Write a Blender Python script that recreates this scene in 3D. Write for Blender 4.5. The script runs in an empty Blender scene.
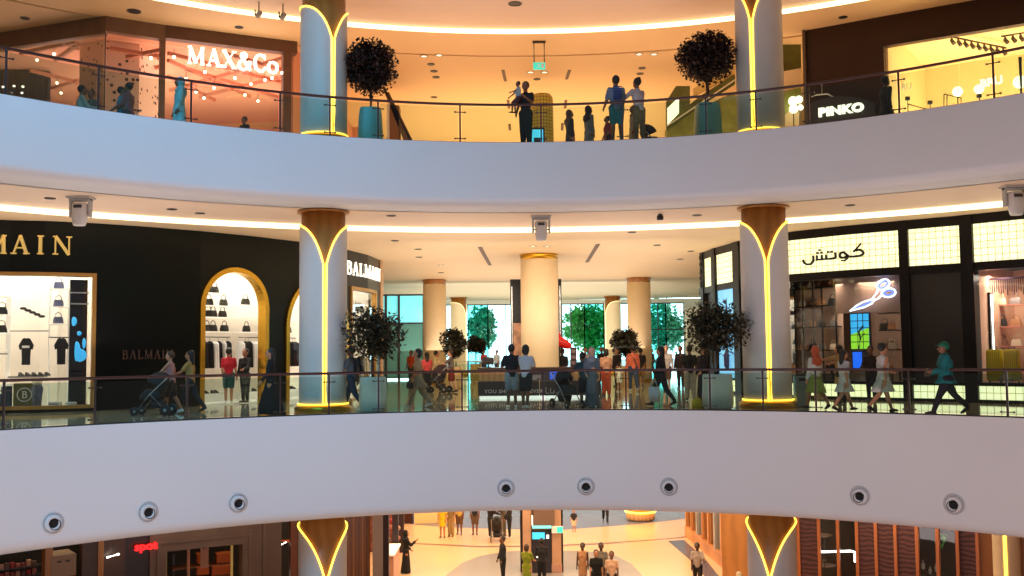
import bpy, bmesh, math, random
from mathutils import Vector, Matrix
random.seed(7)
S = bpy.context.scene
COL = S.collection
PI = math.pi
sin, cos, sqrt = math.sin, math.cos, math.sqrt

# ---------------------------------------------------------------- camera
FPX, TH, RO = 1000.0, .0641, .0094
EYE = 1.6
AX, AY, CX, CY = 17.956, 22.668, .607, 4.78        # atrium opening: an ellipse
ZM, ZU, ZG = 0.0, 7.41, -7.4                       # floor heights
_F = Vector((0, cos(TH), sin(TH))); _R0 = Vector((1, 0, 0)); _U0 = Vector((0, -sin(TH), cos(TH)))
_U = _U0*cos(RO) + _R0*sin(RO); _R = _R0*cos(RO) - _U0*sin(RO)
cd = bpy.data.cameras.new('camera'); cam = bpy.data.objects.new('camera', cd); COL.objects.link(cam)
cd.sensor_width = 36; cd.lens = 36*FPX/1024; cd.clip_end = 400; cd.clip_start = .1
M = Matrix((_R, _U, -_F)).transposed().to_4x4(); M.translation = Vector((0, 0, EYE)); cam.matrix_world = M
S.camera = cam

def ray(x, y): return _F + _R*((x-512)/FPX) - _U*((y-288)/FPX)
def pz(x, y, z):
    d = ray(x, y); t = (z-EYE)/d.z; return d*t + Vector((0, 0, EYE))
def py(x, y, Y):
    d = ray(x, y); return d*(Y/d.y) + Vector((0, 0, EYE))
def head_at(x, y, z):                              # plan point where something whose top is at height z shows at pixel y
    p = pz(x, y, z); return p

# ---------------------------------------------------------------- materials
MATS = {}
def mat(name, col, rough=.5, metal=0, emit=None, es=0, var=.0, vscale=3.0, bump=0, spec=.5, coat=0):
    if name in MATS: return MATS[name]
    m = bpy.data.materials.new(name); m.use_nodes = True; nt = m.node_tree; b = nt.nodes['Principled BSDF']
    c = (*col, 1)
    b.inputs['Base Color'].default_value = c; b.inputs['Roughness'].default_value = rough; b.inputs['Metallic'].default_value = metal
    b.inputs['Specular IOR Level'].default_value = spec; b.inputs['Coat Weight'].default_value = coat
    if emit is not None:
        b.inputs['Emission Color'].default_value = (*emit, 1); b.inputs['Emission Strength'].default_value = es
    if var or bump:
        tc = nt.nodes.new('ShaderNodeTexCoord'); n = nt.nodes.new('ShaderNodeTexNoise'); n.inputs['Scale'].default_value = vscale
        n.inputs['Detail'].default_value = 4
        nt.links.new(tc.outputs['Object'], n.inputs['Vector'])
        if var:
            r = nt.nodes.new('ShaderNodeValToRGB'); e = r.color_ramp.elements
            e[0].position = .3; e[1].position = .7
            e[0].color = (*[max(0, k*(1-var)) for k in col], 1); e[1].color = (*[min(1, k*(1+var)) for k in col], 1)
            nt.links.new(n.outputs['Fac'], r.inputs['Fac']); nt.links.new(r.outputs['Color'], b.inputs['Base Color'])
        if bump:
            bp = nt.nodes.new('ShaderNodeBump'); bp.inputs['Strength'].default_value = bump; bp.inputs['Distance'].default_value = .02
            nt.links.new(n.outputs['Fac'], bp.inputs['Height']); nt.links.new(bp.outputs['Normal'], b.inputs['Normal'])
    MATS[name] = m; return m
def glassmat(name, tint, gl=.12, rough=.02, fr=.45):
    m = bpy.data.materials.new(name); m.use_nodes = True; nt = m.node_tree
    nt.nodes.remove(nt.nodes['Principled BSDF']); out = nt.nodes['Material Output']
    t = nt.nodes.new('ShaderNodeBsdfTransparent'); t.inputs[0].default_value = (*tint, 1)
    g = nt.nodes.new('ShaderNodeBsdfGlossy'); g.inputs['Roughness'].default_value = rough
    lw = nt.nodes.new('ShaderNodeFresnel'); lw.inputs['IOR'].default_value = 1.45
    mu = nt.nodes.new('ShaderNodeMath'); mu.operation = 'MULTIPLY_ADD'; mu.inputs[1].default_value = fr; mu.inputs[2].default_value = gl*.3
    mx = nt.nodes.new('ShaderNodeMixShader')
    nt.links.new(lw.outputs[0], mu.inputs[0]); nt.links.new(mu.outputs[0], mx.inputs[0])
    nt.links.new(t.outputs[0], mx.inputs[1]); nt.links.new(g.outputs[0], mx.inputs[2]); nt.links.new(mx.outputs[0], out.inputs[0])
    MATS[name] = m; return m
def wavemat(name, c1, c2, scale, rough=.5, axis='X', dist=2.0):
    m = bpy.data.materials.new(name); m.use_nodes = True; nt = m.node_tree; b = nt.nodes['Principled BSDF']
    tc = nt.nodes.new('ShaderNodeTexCoord'); w = nt.nodes.new('ShaderNodeTexWave'); w.bands_direction = axis
    w.inputs['Scale'].default_value = scale; w.inputs['Distortion'].default_value = dist; w.inputs['Detail'].default_value = 3
    r = nt.nodes.new('ShaderNodeValToRGB'); r.color_ramp.elements[0].color = (*c1, 1); r.color_ramp.elements[1].color = (*c2, 1)
    nt.links.new(tc.outputs['Object'], w.inputs['Vector']); nt.links.new(w.outputs['Fac'], r.inputs['Fac']); nt.links.new(r.outputs['Color'], b.inputs['Base Color'])
    b.inputs['Roughness'].default_value = rough; MATS[name] = m; return m
def chipmat(name, base, chips, scale):
    m = bpy.data.materials.new(name); m.use_nodes = True; nt = m.node_tree; b = nt.nodes['Principled BSDF']
    tc = nt.nodes.new('ShaderNodeTexCoord'); v = nt.nodes.new('ShaderNodeTexVoronoi'); v.inputs['Scale'].default_value = scale
    v2 = nt.nodes.new('ShaderNodeSeparateColor')
    lt = nt.nodes.new('ShaderNodeMath'); lt.operation = 'LESS_THAN'; lt.inputs[1].default_value = .33
    l2 = nt.nodes.new('ShaderNodeMath'); l2.operation = 'LESS_THAN'; l2.inputs[1].default_value = .45
    mu = nt.nodes.new('ShaderNodeMath'); mu.operation = 'MULTIPLY'
    mx = nt.nodes.new('ShaderNodeMix'); mx.data_type = 'RGBA'
    nt.links.new(tc.outputs['Object'], v.inputs['Vector']); nt.links.new(v.outputs['Color'], v2.inputs[0])
    nt.links.new(v.outputs['Distance'], lt.inputs[0]); nt.links.new(v2.outputs[0], l2.inputs[0])
    nt.links.new(lt.outputs[0], mu.inputs[0]); nt.links.new(l2.outputs[0], mu.inputs[1]); nt.links.new(mu.outputs[0], mx.inputs['Factor'])
    mx.inputs['A'].default_value = (*base, 1); mx.inputs['B'].default_value = (*chips, 1)
    nt.links.new(mx.outputs['Result'], b.inputs['Base Color']); b.inputs['Roughness'].default_value = .5; MATS[name] = m; return m
def gridmat(name, c, cell, line, es, colv=.06):
    """Back-lit glazed tiles in a grid (uv in metres)."""
    m = bpy.data.materials.new(name); m.use_nodes = True; nt = m.node_tree; b = nt.nodes['Principled BSDF']
    tc = nt.nodes.new('ShaderNodeTexCoord'); br = nt.nodes.new('ShaderNodeTexBrick')
    br.offset = 0; br.squash = 1
    br.inputs['Scale'].default_value = 1; br.inputs['Mortar Size'].default_value = .010; br.inputs['Brick Width'].default_value = cell; br.inputs['Row Height'].default_value = cell
    br.inputs['Color1'].default_value = (*c, 1); br.inputs['Color2'].default_value = (c[0], c[1], c[2]*.82, 1); br.inputs['Mortar'].default_value = (*line, 1)
    nt.links.new(tc.outputs['UV'], br.inputs['Vector']); nt.links.new(br.outputs['Color'], b.inputs['Base Color'])
    nt.links.new(br.outputs['Color'], b.inputs['Emission Color']); b.inputs['Emission Strength'].default_value = es
    b.inputs['Roughness'].default_value = .3; MATS[name] = m; return m

# ---------------------------------------------------------------- mesh helpers
def link(name, bm, m, parent=None, smooth=False, mods=None):
    me = bpy.data.meshes.new(name); bm.normal_update(); bm.to_mesh(me); bm.free()
    if smooth:
        for p in me.polygons: p.use_smooth = True
    for k in (m if isinstance(m, (list, tuple)) else [m]): me.materials.append(k)
    o = bpy.data.objects.new(name, me); COL.objects.link(o)
    if parent: o.parent = parent
    return o
def tag(o, label=None, cat=None, group=None, kind=None):
    if label: o['label'] = label
    if cat: o['category'] = cat
    if group: o['group'] = group
    if kind: o['kind'] = kind
    return o
def thing(name, label, cat, loc=(0, 0, 0), rz=0, group=None):
    o = bpy.data.objects.new(name, None); COL.objects.link(o); o.location = loc; o.rotation_euler = (0, 0, rz)
    o.empty_display_size = .2
    return tag(o, label, cat, group)
def struct(name, bm, m, smooth=False):
    o = link(name, bm, m, None, smooth); o['kind'] = 'structure'; return o
def copy_tree(o, parent=None):
    c = o.copy(); COL.objects.link(c); c.parent = parent
    for ch in list(o.children): copy_tree(ch, c)
    return c
def box(bm, x0, x1, y0, y1, z0, z1, mi=0):
    v = [bm.verts.new(p) for p in ((x0,y0,z0),(x1,y0,z0),(x1,y1,z0),(x0,y1,z0),(x0,y0,z1),(x1,y0,z1),(x1,y1,z1),(x0,y1,z1))]
    for f in ((3,2,1,0),(4,5,6,7),(0,1,5,4),(1,2,6,5),(2,3,7,6),(3,0,4,7)):
        bm.faces.new([v[i] for i in f]).material_index = mi
def BX(x0, x1, y0, y1, z0, z1):
    bm = bmesh.new(); box(bm, x0, x1, y0, y1, z0, z1); return bm
def rbox(x0, x1, y0, y1, z0, z1, r=.02, seg=2):
    bm = BX(x0, x1, y0, y1, z0, z1); bmesh.ops.bevel(bm, geom=list(bm.edges), offset=r, segments=seg, affect='EDGES', profile=.5); return bm
def frame_of(d):
    d = d.normalized(); a = Vector((0, 0, 1)) if abs(d.z) < .9 else Vector((1, 0, 0))
    u = d.cross(a).normalized(); return u, u.cross(d).normalized()
def tube(bm, pts, rads, seg=8, caps=True, mi=0):
    """Tube through pts; rads a number or one per point."""
    pts = [Vector(p) for p in pts]; n = len(pts)
    if not isinstance(rads, (list, tuple)): rads = [rads]*n
    rings = []; u = None
    for i, p in enumerate(pts):
        d = (pts[min(i+1, n-1)] - pts[max(i-1, 0)])
        if d.length < 1e-9: d = Vector((0, 0, 1))
        d.normalize()
        if u is None: u, w = frame_of(d)
        else:
            u = (u - d*u.dot(d))
            if u.length < 1e-6: u, w = frame_of(d)
            u.normalize(); w = d.cross(u)
        rings.append([bm.verts.new(p + (u*cos(2*PI*k/seg) + w*sin(2*PI*k/seg))*rads[i]) for k in range(seg)])
    for a, b in zip(rings, rings[1:]):
        for k in range(seg):
            bm.faces.new((a[k], a[(k+1) % seg], b[(k+1) % seg], b[k])).material_index = mi
    if caps:
        bm.faces.new(rings[0][::-1]).material_index = mi; bm.faces.new(rings[-1]).material_index = mi
def cap(bm, a, b, r0, r1, seg=10):
    """Round-ended tapered capsule."""
    a, b = Vector(a), Vector(b); d = (b-a)
    if d.length < 1e-6: d = Vector((0, 0, .001)); b = a+d
    dn = d.normalized(); P, Rr = [], []
    for t in (-.98, -.8, -.45): P.append(a + dn*(t*r0)); Rr.append(r0*sqrt(1-t*t))
    P.append(a); Rr.append(r0); P.append(b); Rr.append(r1)
    for t in (.45, .8, .98): P.append(b + dn*(t*r1)); Rr.append(r1*sqrt(1-t*t))
    tube(bm, P, Rr, seg)
def loft(bm, rings, seg=16, mi=0, power=1.0):
    """rings: (cx, cy, z, rx, ry) ; power<1 gives squarer sections."""
    R = []
    for (cx, cy, z, rx, ry) in rings:
        row = []
        for k in range(seg):
            a = 2*PI*k/seg; c, s = cos(a), sin(a)
            if power != 1: c = math.copysign(abs(c)**power, c); s = math.copysign(abs(s)**power, s)
            row.append(bm.verts.new((cx+rx*c, cy+ry*s, z)))
        R.append(row)
    for a, b in zip(R, R[1:]):
        for k in range(seg): bm.faces.new((a[k], a[(k+1) % seg], b[(k+1) % seg], b[k])).material_index = mi
    bm.faces.new(R[0][::-1]).material_index = mi; bm.faces.new(R[-1]).material_index = mi
def ell(bm, c, rx, ry, rz, u=14, v=9):
    rings = []
    for i in range(v+1):
        t = -PI/2 + PI*i/v; t = max(-PI/2+.12, min(PI/2-.12, t))
        rings.append((c[0], c[1], c[2]+rz*sin(t), rx*cos(t), ry*cos(t)))
    loft(bm, rings, u)
def cyl(r, z0, z1, seg=32):
    bm = bmesh.new(); loft(bm, [(0, 0, z0, r, r), (0, 0, z1, r, r)], seg); return bm
def lathe(prof, seg=24):
    bm = bmesh.new(); loft(bm, [(0, 0, z, max(r, .001), max(r, .001)) for r, z in prof], seg); return bm
def slab_poly(bm, pts, z0, z1, mi=0):
    a = [bm.verts.new((p[0], p[1], z0)) for p in pts]; b = [bm.verts.new((p[0], p[1], z1)) for p in pts]
    n = len(pts); bm.faces.new(a[::-1]).material_index = mi; bm.faces.new(b).material_index = mi
    for k in range(n): bm.faces.new((a[k], a[(k+1) % n], b[(k+1) % n], b[k])).material_index = mi
def mod_remesh(o, vox, smooth=4):
    m = o.modifiers.new('r', 'REMESH'); m.mode = 'VOXEL'; m.voxel_size = vox; m.use_smooth_shade = True
    if smooth:
        s = o.modifiers.new('s', 'SMOOTH'); s.factor = .5; s.iterations = smooth
    return o

# ---------------------------------------------------------------- plan curves
def EL(a, d=0.0): return Vector((CX+(AX+d)*sin(a), CY+(AY+d)*cos(a), 0))
class Path:
    def __init__(s, pts):
        s.p = [Vector((q[0], q[1], 0)) for q in pts]; s.L = [0]
        for a, b in zip(s.p, s.p[1:]): s.L.append(s.L[-1] + (b-a).length)
        s.len = s.L[-1]
    def at(s, t):
        t = max(0, min(s.len-1e-6, t)); i = 0
        while i < len(s.L)-2 and s.L[i+1] <= t: i += 1
        return i, (t-s.L[i])/(s.L[i+1]-s.L[i])
    def tan(s, t):
        e = .25; a, b = s.raw(max(0, t-e)), s.raw(min(s.len, t+e)); return (b-a).normalized()
    def raw(s, t):
        i, f = s.at(t); return s.p[i].lerp(s.p[i+1], f)
    def pt(s, t, off=0, z=0):
        p = s.raw(t); d = s.tan(t); n = Vector((d.y, -d.x, 0)); q = p+n*off; q.z = z; return q
    def ang(s, t):                                  # rotation so that local -Y looks out of the wall, local X runs along it
        d = s.tan(t); return math.atan2(d.y, d.x)
    def hit(s, x, y):
        d = ray(x, y); best = None
        for i, (a, b) in enumerate(zip(s.p, s.p[1:])):
            ca = d.x*a.y - d.y*a.x; cb = d.x*b.y - d.y*b.x
            if ca*cb <= 0 and ca != cb:
                f = ca/(ca-cb); q = a.lerp(b, f)
                t = q.y/d.y
                if t > 0 and (best is None or t < best[2]): best = (s.L[i]+f*(s.L[i+1]-s.L[i]), EYE+d.z*t, t)
        if best is None:
            g = lambda p: abs(d.x/d.y-p.x/p.y); e = s.p[0] if g(s.p[0]) < g(s.p[-1]) else s.p[-1]
            best = (0 if e is s.p[0] else s.len, EYE+d.z*e.y/d.y, e.y/d.y)
        return best
    def so(s, x, y, off):
        d = ray(x, y); n = 400; best = None; pc = None
        for k in range(n+1):
            t = s.len*k/n; q = s.pt(t, off); c = d.x*q.y-d.y*q.x
            if pc is not None and c*pc <= 0 and c != pc:
                f = pc/(pc-c); tt = s.len*(k-1+f)/n; dist = q.y/d.y
                if dist > 0 and (best is None or dist < best[1]): best = (tt, dist)
            pc = c
        if best is None:
            g = lambda t: abs(d.x/d.y-s.pt(t, off).x/s.pt(t, off).y); return 0 if g(0) < g(s.len) else s.len
        return best[0]
    def s(s_, x, y): return s_.hit(x, y)[0]
    def z(s_, x, y): return s_.hit(x, y)[1]
def arc_path(d, a0, a1, n=90): return [EL(a0+(a1-a0)*k/n, d) for k in range(n+1)]
def cbox(bm, P, s0, s1, zlo, zhi, o0, o1, step=.4, mi=0, uv=None):
    """Solid that follows path P from s0 to s1 between offsets o0 < o1; zlo / zhi may be functions of s."""
    fl = zlo if callable(zlo) else (lambda s: zlo); fh = zhi if callable(zhi) else (lambda s: zhi)
    n = max(1, int(math.ceil((s1-s0)/step))); R = []
    for k in range(n+1):
        s = s0+(s1-s0)*k/n; a, b = fl(s), fh(s)
        if b-a < .002: b = a+.002
        R.append([bm.verts.new(P.pt(s, o1, a)), bm.verts.new(P.pt(s, o0, a)), bm.verts.new(P.pt(s, o0, b)), bm.verts.new(P.pt(s, o1, b))])
    uvl = bm.loops.layers.uv.verify() if uv else None
    for k, (A, B) in enumerate(zip(R, R[1:])):
        for j in range(4):
            f = bm.faces.new((A[j], B[j], B[(j+1) % 4], A[(j+1) % 4])); f.material_index = mi
            if uv:
                sa, sb = s0+(s1-s0)*k/n, s0+(s1-s0)*(k+1)/n
                for lp in f.loops:
                    lp[uvl].uv = ((sa if lp.vert in A else sb)-s0, lp.vert.co.z-uv)
    bm.faces.new(R[0]).material_index = mi; bm.faces.new(R[-1][::-1]).material_index = mi
def profile_sweep(bm, prof, a0, a1, n=120, mi=0, closed=True):
    """prof: closed list of (d, z) around the ellipse."""
    R = [[bm.verts.new(EL(a0+(a1-a0)*k/n, d) + Vector((0, 0, z))) for d, z in prof] for k in range(n+1)]
    m = len(prof)
    for A, B in zip(R, R[1:]):
        for j in range(m if closed else m-1):
            bm.faces.new((A[j], A[(j+1) % m], B[(j+1) % m], B[j])).material_index = mi
    if closed: bm.faces.new(R[0][::-1]); bm.faces.new(R[-1])

# ---------------------------------------------------------------- text
def text(body, size, m, parent, name='lettering', depth=.03, bold=0.0, sx=1.0, align='LEFT', space=1.0, res=3):
    c = bpy.data.curves.new(name, 'FONT'); c.body = body; c.size = size; c.extrude = depth/2; c.offset = bold
    c.align_x = align; c.space_character = space; c.resolution_u = res; c.materials.append(m)
    tmp = bpy.data.objects.new('tmp', c); COL.objects.link(tmp); me = bpy.data.meshes.new_from_object(tmp.evaluated_get(bpy.context.evaluated_depsgraph_get()))
    bpy.data.objects.remove(tmp); me.name = name
    if not me.materials: me.materials.append(m)
    o = bpy.data.objects.new(name, me); COL.objects.link(o); o.parent = parent; o.rotation_euler = (PI/2, 0, 0); o.scale = (sx, 1, 1)
    return o
# serif capitals drawn as strokes on a 1-high grid: (x0,y0,x1,y1,width); serifs are short bars
SER = {
 'B': (.70, [(.16,0,.16,1,.15)], [(.05,.04,.30,.04,.07),(.05,.96,.30,.96,.07)], [((.16,.96),(.42,.96),(.56,.87),(.56,.67),(.42,.54),(.16,.53)), ((.16,.53),(.46,.53),(.62,.42),(.62,.15),(.46,.04),(.16,.04))]),
 'A': (.84, [(.13,0,.42,1,.07),(.71,0,.42,1,.15),(.22,.33,.60,.33,.06)], [(.02,.03,.27,.03,.06),(.56,.03,.84,.03,.06)], []),
 'L': (.66, [(.16,0,.16,1,.15),(.16,.04,.60,.04,.08),(.60,.04,.60,.25,.06)], [(.04,.96,.32,.96,.07)], []),
 'M': (1.02, [(.13,0,.15,1,.07),(.15,1,.50,.06,.15),(.50,.06,.85,1,.07),(.87,0,.85,1,.15)], [(.02,.03,.26,.03,.06),(.74,.03,1.0,.03,.06),(.03,.97,.2,.97,.06),(.8,.97,.98,.97,.06)], []),
 'I': (.38, [(.18,0,.18,1,.15)], [(.05,.03,.33,.03,.06),(.05,.97,.33,.97,.06)], []),
 'N': (.88, [(.14,0,.14,1,.07),(.14,1,.74,0,.15),(.74,0,.74,1,.07)], [(.02,.03,.27,.03,.06),(.02,.97,.2,.97,.06),(.61,.97,.87,.97,.06)], []),
 'X': (.84, [(.10,0,.70,1,.07),(.10,1,.72,0,.15)], [(.0,.03,.24,.03,.06),(.58,.03,.86,.03,.06),(.0,.97,.24,.97,.06),(.58,.97,.82,.97,.06)], []),
 'C': (.80, [], [(.69,.72,.69,1.0,.06),(.69,.18,.69,.3,.06)], [((.69,.84),(.56,.96),(.38,.98),(.2,.88),(.11,.68),(.1,.4),(.18,.14),(.36,.02),(.56,.03),(.7,.2))]),
 'o': (.64, [], [], [((.3,.0),(.47,.05),(.57,.2),(.57,.42),(.47,.58),(.3,.63),(.13,.58),(.04,.42),(.04,.2),(.13,.05),(.3,0))]),
 '&': (.86, [(.22,.78,.78,0,.13)], [(.62,.5,.84,.5,.06)], [((.22,.78),(.24,.93),(.38,.99),(.5,.9),(.48,.75),(.3,.58),(.12,.42),(.06,.22),(.16,.04),(.36,0),(.56,.1),(.7,.28),(.74,.48))]),
 '.': (.28, [], [(.08,.06,.2,.06,.13)], []), ' ': (.4, [], [], []),
}
def stroke2(bm, x0, z0, x1, z1, w, dep):
    d = Vector((x1-x0, 0, z1-z0)); L = d.length
    if L < 1e-6: return
    d.normalize(); n = Vector((-d.z, 0, d.x))*(w/2)
    a, b = Vector((x0, 0, z0)), Vector((x1, 0, z1))
    vs = [a+n, b+n, b-n, a-n]
    F_ = [bm.verts.new(v+Vector((0, -dep, 0))) for v in vs]; B_ = [bm.verts.new(v) for v in vs]
    bm.faces.new(F_); bm.faces.new(B_[::-1])
    for k in range(4): bm.faces.new((F_[k], B_[k], B_[(k+1) % 4], F_[(k+1) % 4]))
def serif_letter(ch, h, w=1.0, dep=.06, bold=1.0):
    adv, st, se, cu = SER[ch]; bm = bmesh.new()
    for x0, z0, x1, z1, t in st+se: stroke2(bm, x0*h*w, z0*h, x1*h*w, z1*h, t*h*bold, dep)
    for c in cu:
        for k, ((xa, za), (xb, zb)) in enumerate(zip(c, c[1:])):
            t = .09 + .06*abs(math.sin(math.atan2(zb-za, xb-xa)))
            dx, dz = (xb-xa)*.12, (zb-za)*.12
            stroke2(bm, (xa-dx)*h*w, (za-dz)*h, (xb+dx)*h*w, (zb+dz)*h, t*h*bold, dep)
    return bm, adv*h*w
def serif_word(word, h, m, parent, w=1.0, dep=.06, bold=1.0, gap=.12, name='letter'):
    x = 0
    for ch in word:
        bm, adv = serif_letter(ch, h, w, dep, bold)
        if ch != ' ':
            o = link(name, bm, m, parent); o.location = (x, 0, 0)
        else: bm.free()
        x += adv + gap*h
    return x
def L(r, g, b):
    f = lambda c: ((c/255+.055)/1.055)**2.4 if c > 10 else c/255/12.92
    return (f(r), f(g), f(b))
# ---------------------------------------------------------------- shared materials
WHITE = mat('white plaster', L(205, 203, 206), .55, var=.02, vscale=.3)
SOFF = mat('cream soffit', L(226, 200, 176), .6, var=.02, vscale=.4)
CEILM = mat('pale cream ceiling', L(240, 212, 172), .6, var=.02, vscale=.4)
CEIL = mat('cream ceiling', L(240, 205, 150), .6, var=.02, vscale=.4)
CEILFAR = mat('dimmed cream ceiling', L(215, 200, 170), .7)  # weaker light of the far end put into the ceiling colour
FLOORM = mat('polished marble floor', L(190, 178, 150), .07, var=.10, vscale=.6, coat=.3)
COVE = mat('cove light', L(255, 238, 205), .5, emit=L(255, 232, 178), es=2.6)
COLM = mat('light grey column', L(196, 188, 182), .5, var=.03, vscale=1)
WOOD = wavemat('oak veneer', L(156, 102, 44), L(172, 115, 54), 1.1, .35, 'X', 4)
WOOD2 = wavemat('walnut veneer', L(110, 66, 30), L(140, 88, 42), 2.5, .35, 'X', 3)
LED = mat('warm led strip', L(255, 220, 120), .5, emit=L(255, 205, 70), es=3.2)
GOLD = mat('brushed gold', L(205, 150, 40), .28, .9)
GOLDL = mat('gold frame', L(196, 150, 80), .35, .7)
CREAMC = mat('cream column', L(246, 226, 186), .5, var=.02)
BLACK = mat('black metal', L(22, 20, 20), .4, var=.1)
DKBR = mat('dark handrail', L(62, 30, 28), .3, .2)
STEEL = mat('dark steel post', L(70, 62, 60), .35, .6)
RGLASS = glassmat('railing glass', (.82, .91, .87), .05, fr=.14)
CGLASS = glassmat('clear shop glass', (.93, .95, .95), .06)
GREYD = mat('grey device plastic', L(170, 165, 160), .45)
DKG = mat('dark grey metal', L(50, 48, 48), .4)

R80 = math.radians(78)
# ---------------------------------------------------------------- slabs, floors, ceilings
def ring(name, prof, m, a=R80, smooth=True, n=140):
    bm = bmesh.new(); profile_sweep(bm, prof, -a, a, n)
    o = struct(name, bm, m)
    if smooth:
        for p in o.data.polygons: p.use_smooth = True
        e = o.modifiers.new('e', 'EDGE_SPLIT'); e.split_angle = math.radians(35)
    return o
ring('trim_1', [(0, 0), (0, -2.42), (.015, -2.53), (.06, -2.63), (.15, -2.69), (.3, -2.727), (1.3, -2.727), (1.3, 0)], WHITE)
ring('trim_2', [(0, ZU), (0, 5.88), (.02, 5.8), (.08, 5.72), (.2, 5.65), (.4, 5.625), (.8, 5.62), (1.3, 5.62), (1.3, ZU)], WHITE)
ring('floor_mid', [(.3, .012), (47.7, .012), (47.7, -.5), (.3, -.5)], FLOORM)
ring('floor_upper', [(.3, ZU+.012), (47.7, ZU+.012), (47.7, ZU-.5), (.3, ZU-.5)], FLOORM)
ring('ceiling_ground', [(1.2, -2.72), (60, -2.72), (60, -2.5), (1.2, -2.5)], CEIL)
SC, CM = 5.62, 5.50
ring('ceiling_mid_edge', [(1.2, SC), (4.72, SC), (4.72, SC+.3), (1.2, SC+.3)], SOFF)
ring('ceiling_mid', [(4.80, CM), (27, CM), (27, CM+.3), (4.80, CM+.3)], CEILM)
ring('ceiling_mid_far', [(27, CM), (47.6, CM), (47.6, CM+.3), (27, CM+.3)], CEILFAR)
SU, CU = 12.12, 12.12
ring('ceiling_upper_edge', [(0, SU), (3.2, SU), (3.2, SU+.5), (0, SU+2.5)], SOFF)
ring('ceiling_upper_recess', [(3.2, SU+.16), (5.0, SU+.16), (5.0, SU+.5), (3.2, SU+.5)], SOFF)
ring('ceiling_upper', [(5.08, CU), (7.5, CU), (7.5, CU+.5), (5.08, CU+.5)], CEIL)
ring('ceiling_upper_groove', [(7.5, CU+.07), (7.66, CU+.07), (7.66, CU+.5), (7.5, CU+.5)], mat('groove shadow gap', L(150, 105, 70), .7))
ring('ceiling_upper_inner', [(7.66, CU), (60, CU), (60, CU+.5), (7.66, CU+.5)], CEIL)
def cove(label, d, z0, z1):
    bm = bmesh.new(); profile_sweep(bm, [(d, z0), (d+.07, z0), (d+.07, z1), (d, z1)], -R80, R80, 140)
    tag(link('cove_light', bm, COVE), label, 'light', kind='thing')
cove('long curved warm light line in the ceiling of the middle gallery', 4.73, CM-.03, SC+.0)
cove('long curved warm light line in the ceiling of the top gallery', 5.01, SU+.0, SU+.14)
struct('wall_back_upper', (lambda b: (profile_sweep(b, [(31, ZU), (31.3, ZU), (31.3, CU), (31, CU)], -R80, R80, 80), b)[1])(bmesh.new()), CEIL)
# ground floor
bm = bmesh.new(); slab_poly(bm, [(-45, 3), (50, 3), (50, 95), (-45, 95)], ZG-.3, ZG); struct('floor_ground', bm, mat('peach stone floor', L(214, 172, 132), .22, var=.05, vscale=.3))
GREYF = mat('grey stone inlay', L(140, 132, 128), .22, var=.05, vscale=.5)
LINEF = mat('brown stone line', L(120, 88, 70), .3)
BLUEF = mat('blue grey stone inlay', L(112, 116, 138), .2)
def inlay(pix, m, dz=.004, name='floor_inlay'):
    bm = bmesh.new(); pts = [pz(x, y, ZG) for x, y in pix]; slab_poly(bm, pts, ZG-.02, ZG+dz); struct(name, bm, m)
inlay([(440, 580), (462, 563), (480, 556), (505, 551.5), (530, 550.5), (580, 551), (612, 554), (632, 564), (646, 580), (640, 640), (430, 640)], GREYF)
inlay([(395, 542), (440, 544), (480, 546), (540, 545.5), (600, 543), (660, 539), (690, 536), (690, 537.2), (600, 544.6), (540, 547), (480, 547.4), (395, 543.2)], LINEF)
inlay([(380, 521), (440, 527), (500, 529), (560, 530), (640, 524), (700, 517), (700, 500), (380, 500)], BLUEF)
inlay([(668, 541), (684, 540), (706, 560), (722, 580), (708, 580), (690, 560)], mat('slate border stone', L(72, 74, 92), .25), .006)

# ---------------------------------------------------------------- facades in plan
def pixpath(pp, z, pre=(), post=()):
    return Path(list(pre) + [pz(x, y, z) for x, y in pp] + list(post))
_d0 = 6.3
ML = Path([EL(-math.radians(a), _d0) for a in (72, 66, 60, 54, 48)] + [pz(x, y, CM) for x, y in ((0, 220), (50, 221), (100, 223.5), (150, 227), (200, 231), (256, 236.5), (297, 241.5), (325, 245.5), (348, 250), (368, 255), (382, 261))])
_m0, _m1 = pz(702, 253, CM), pz(714, 248.5, CM)
MR = Path([_m0+(_m0-_m1).normalized()*.5] + [pz(x, y, CM) for x, y in ((702, 253), (714, 248.5), (740, 241), (765, 236), (790, 232), (845, 226), (900, 221), (962, 215.5), (1024, 209))] + [EL(math.radians(a), _d0) for a in (50, 57, 64, 72)])
def ext(p, q, L_):
    d = (q-p).normalized(); return q + d*L_
_u = [pz(x, y, CU) for x, y in ((0, 33), (105, 16), (163, 25), (256, 37), (297, 42))]
UL = Path([ext(_u[1], _u[0], 12)] + _u)
_v = [pz(x, y, CU) for x, y in ((803, 31), (890, 15), (975, 0), (1024, -9))]
UR = Path(_v + [ext(_v[2], _v[3], 12)])
GL = Path(arc_path(7.0, -R80, -math.radians(9), 60))
GR = Path(arc_path(7.0, math.radians(15), R80, 60))

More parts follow.
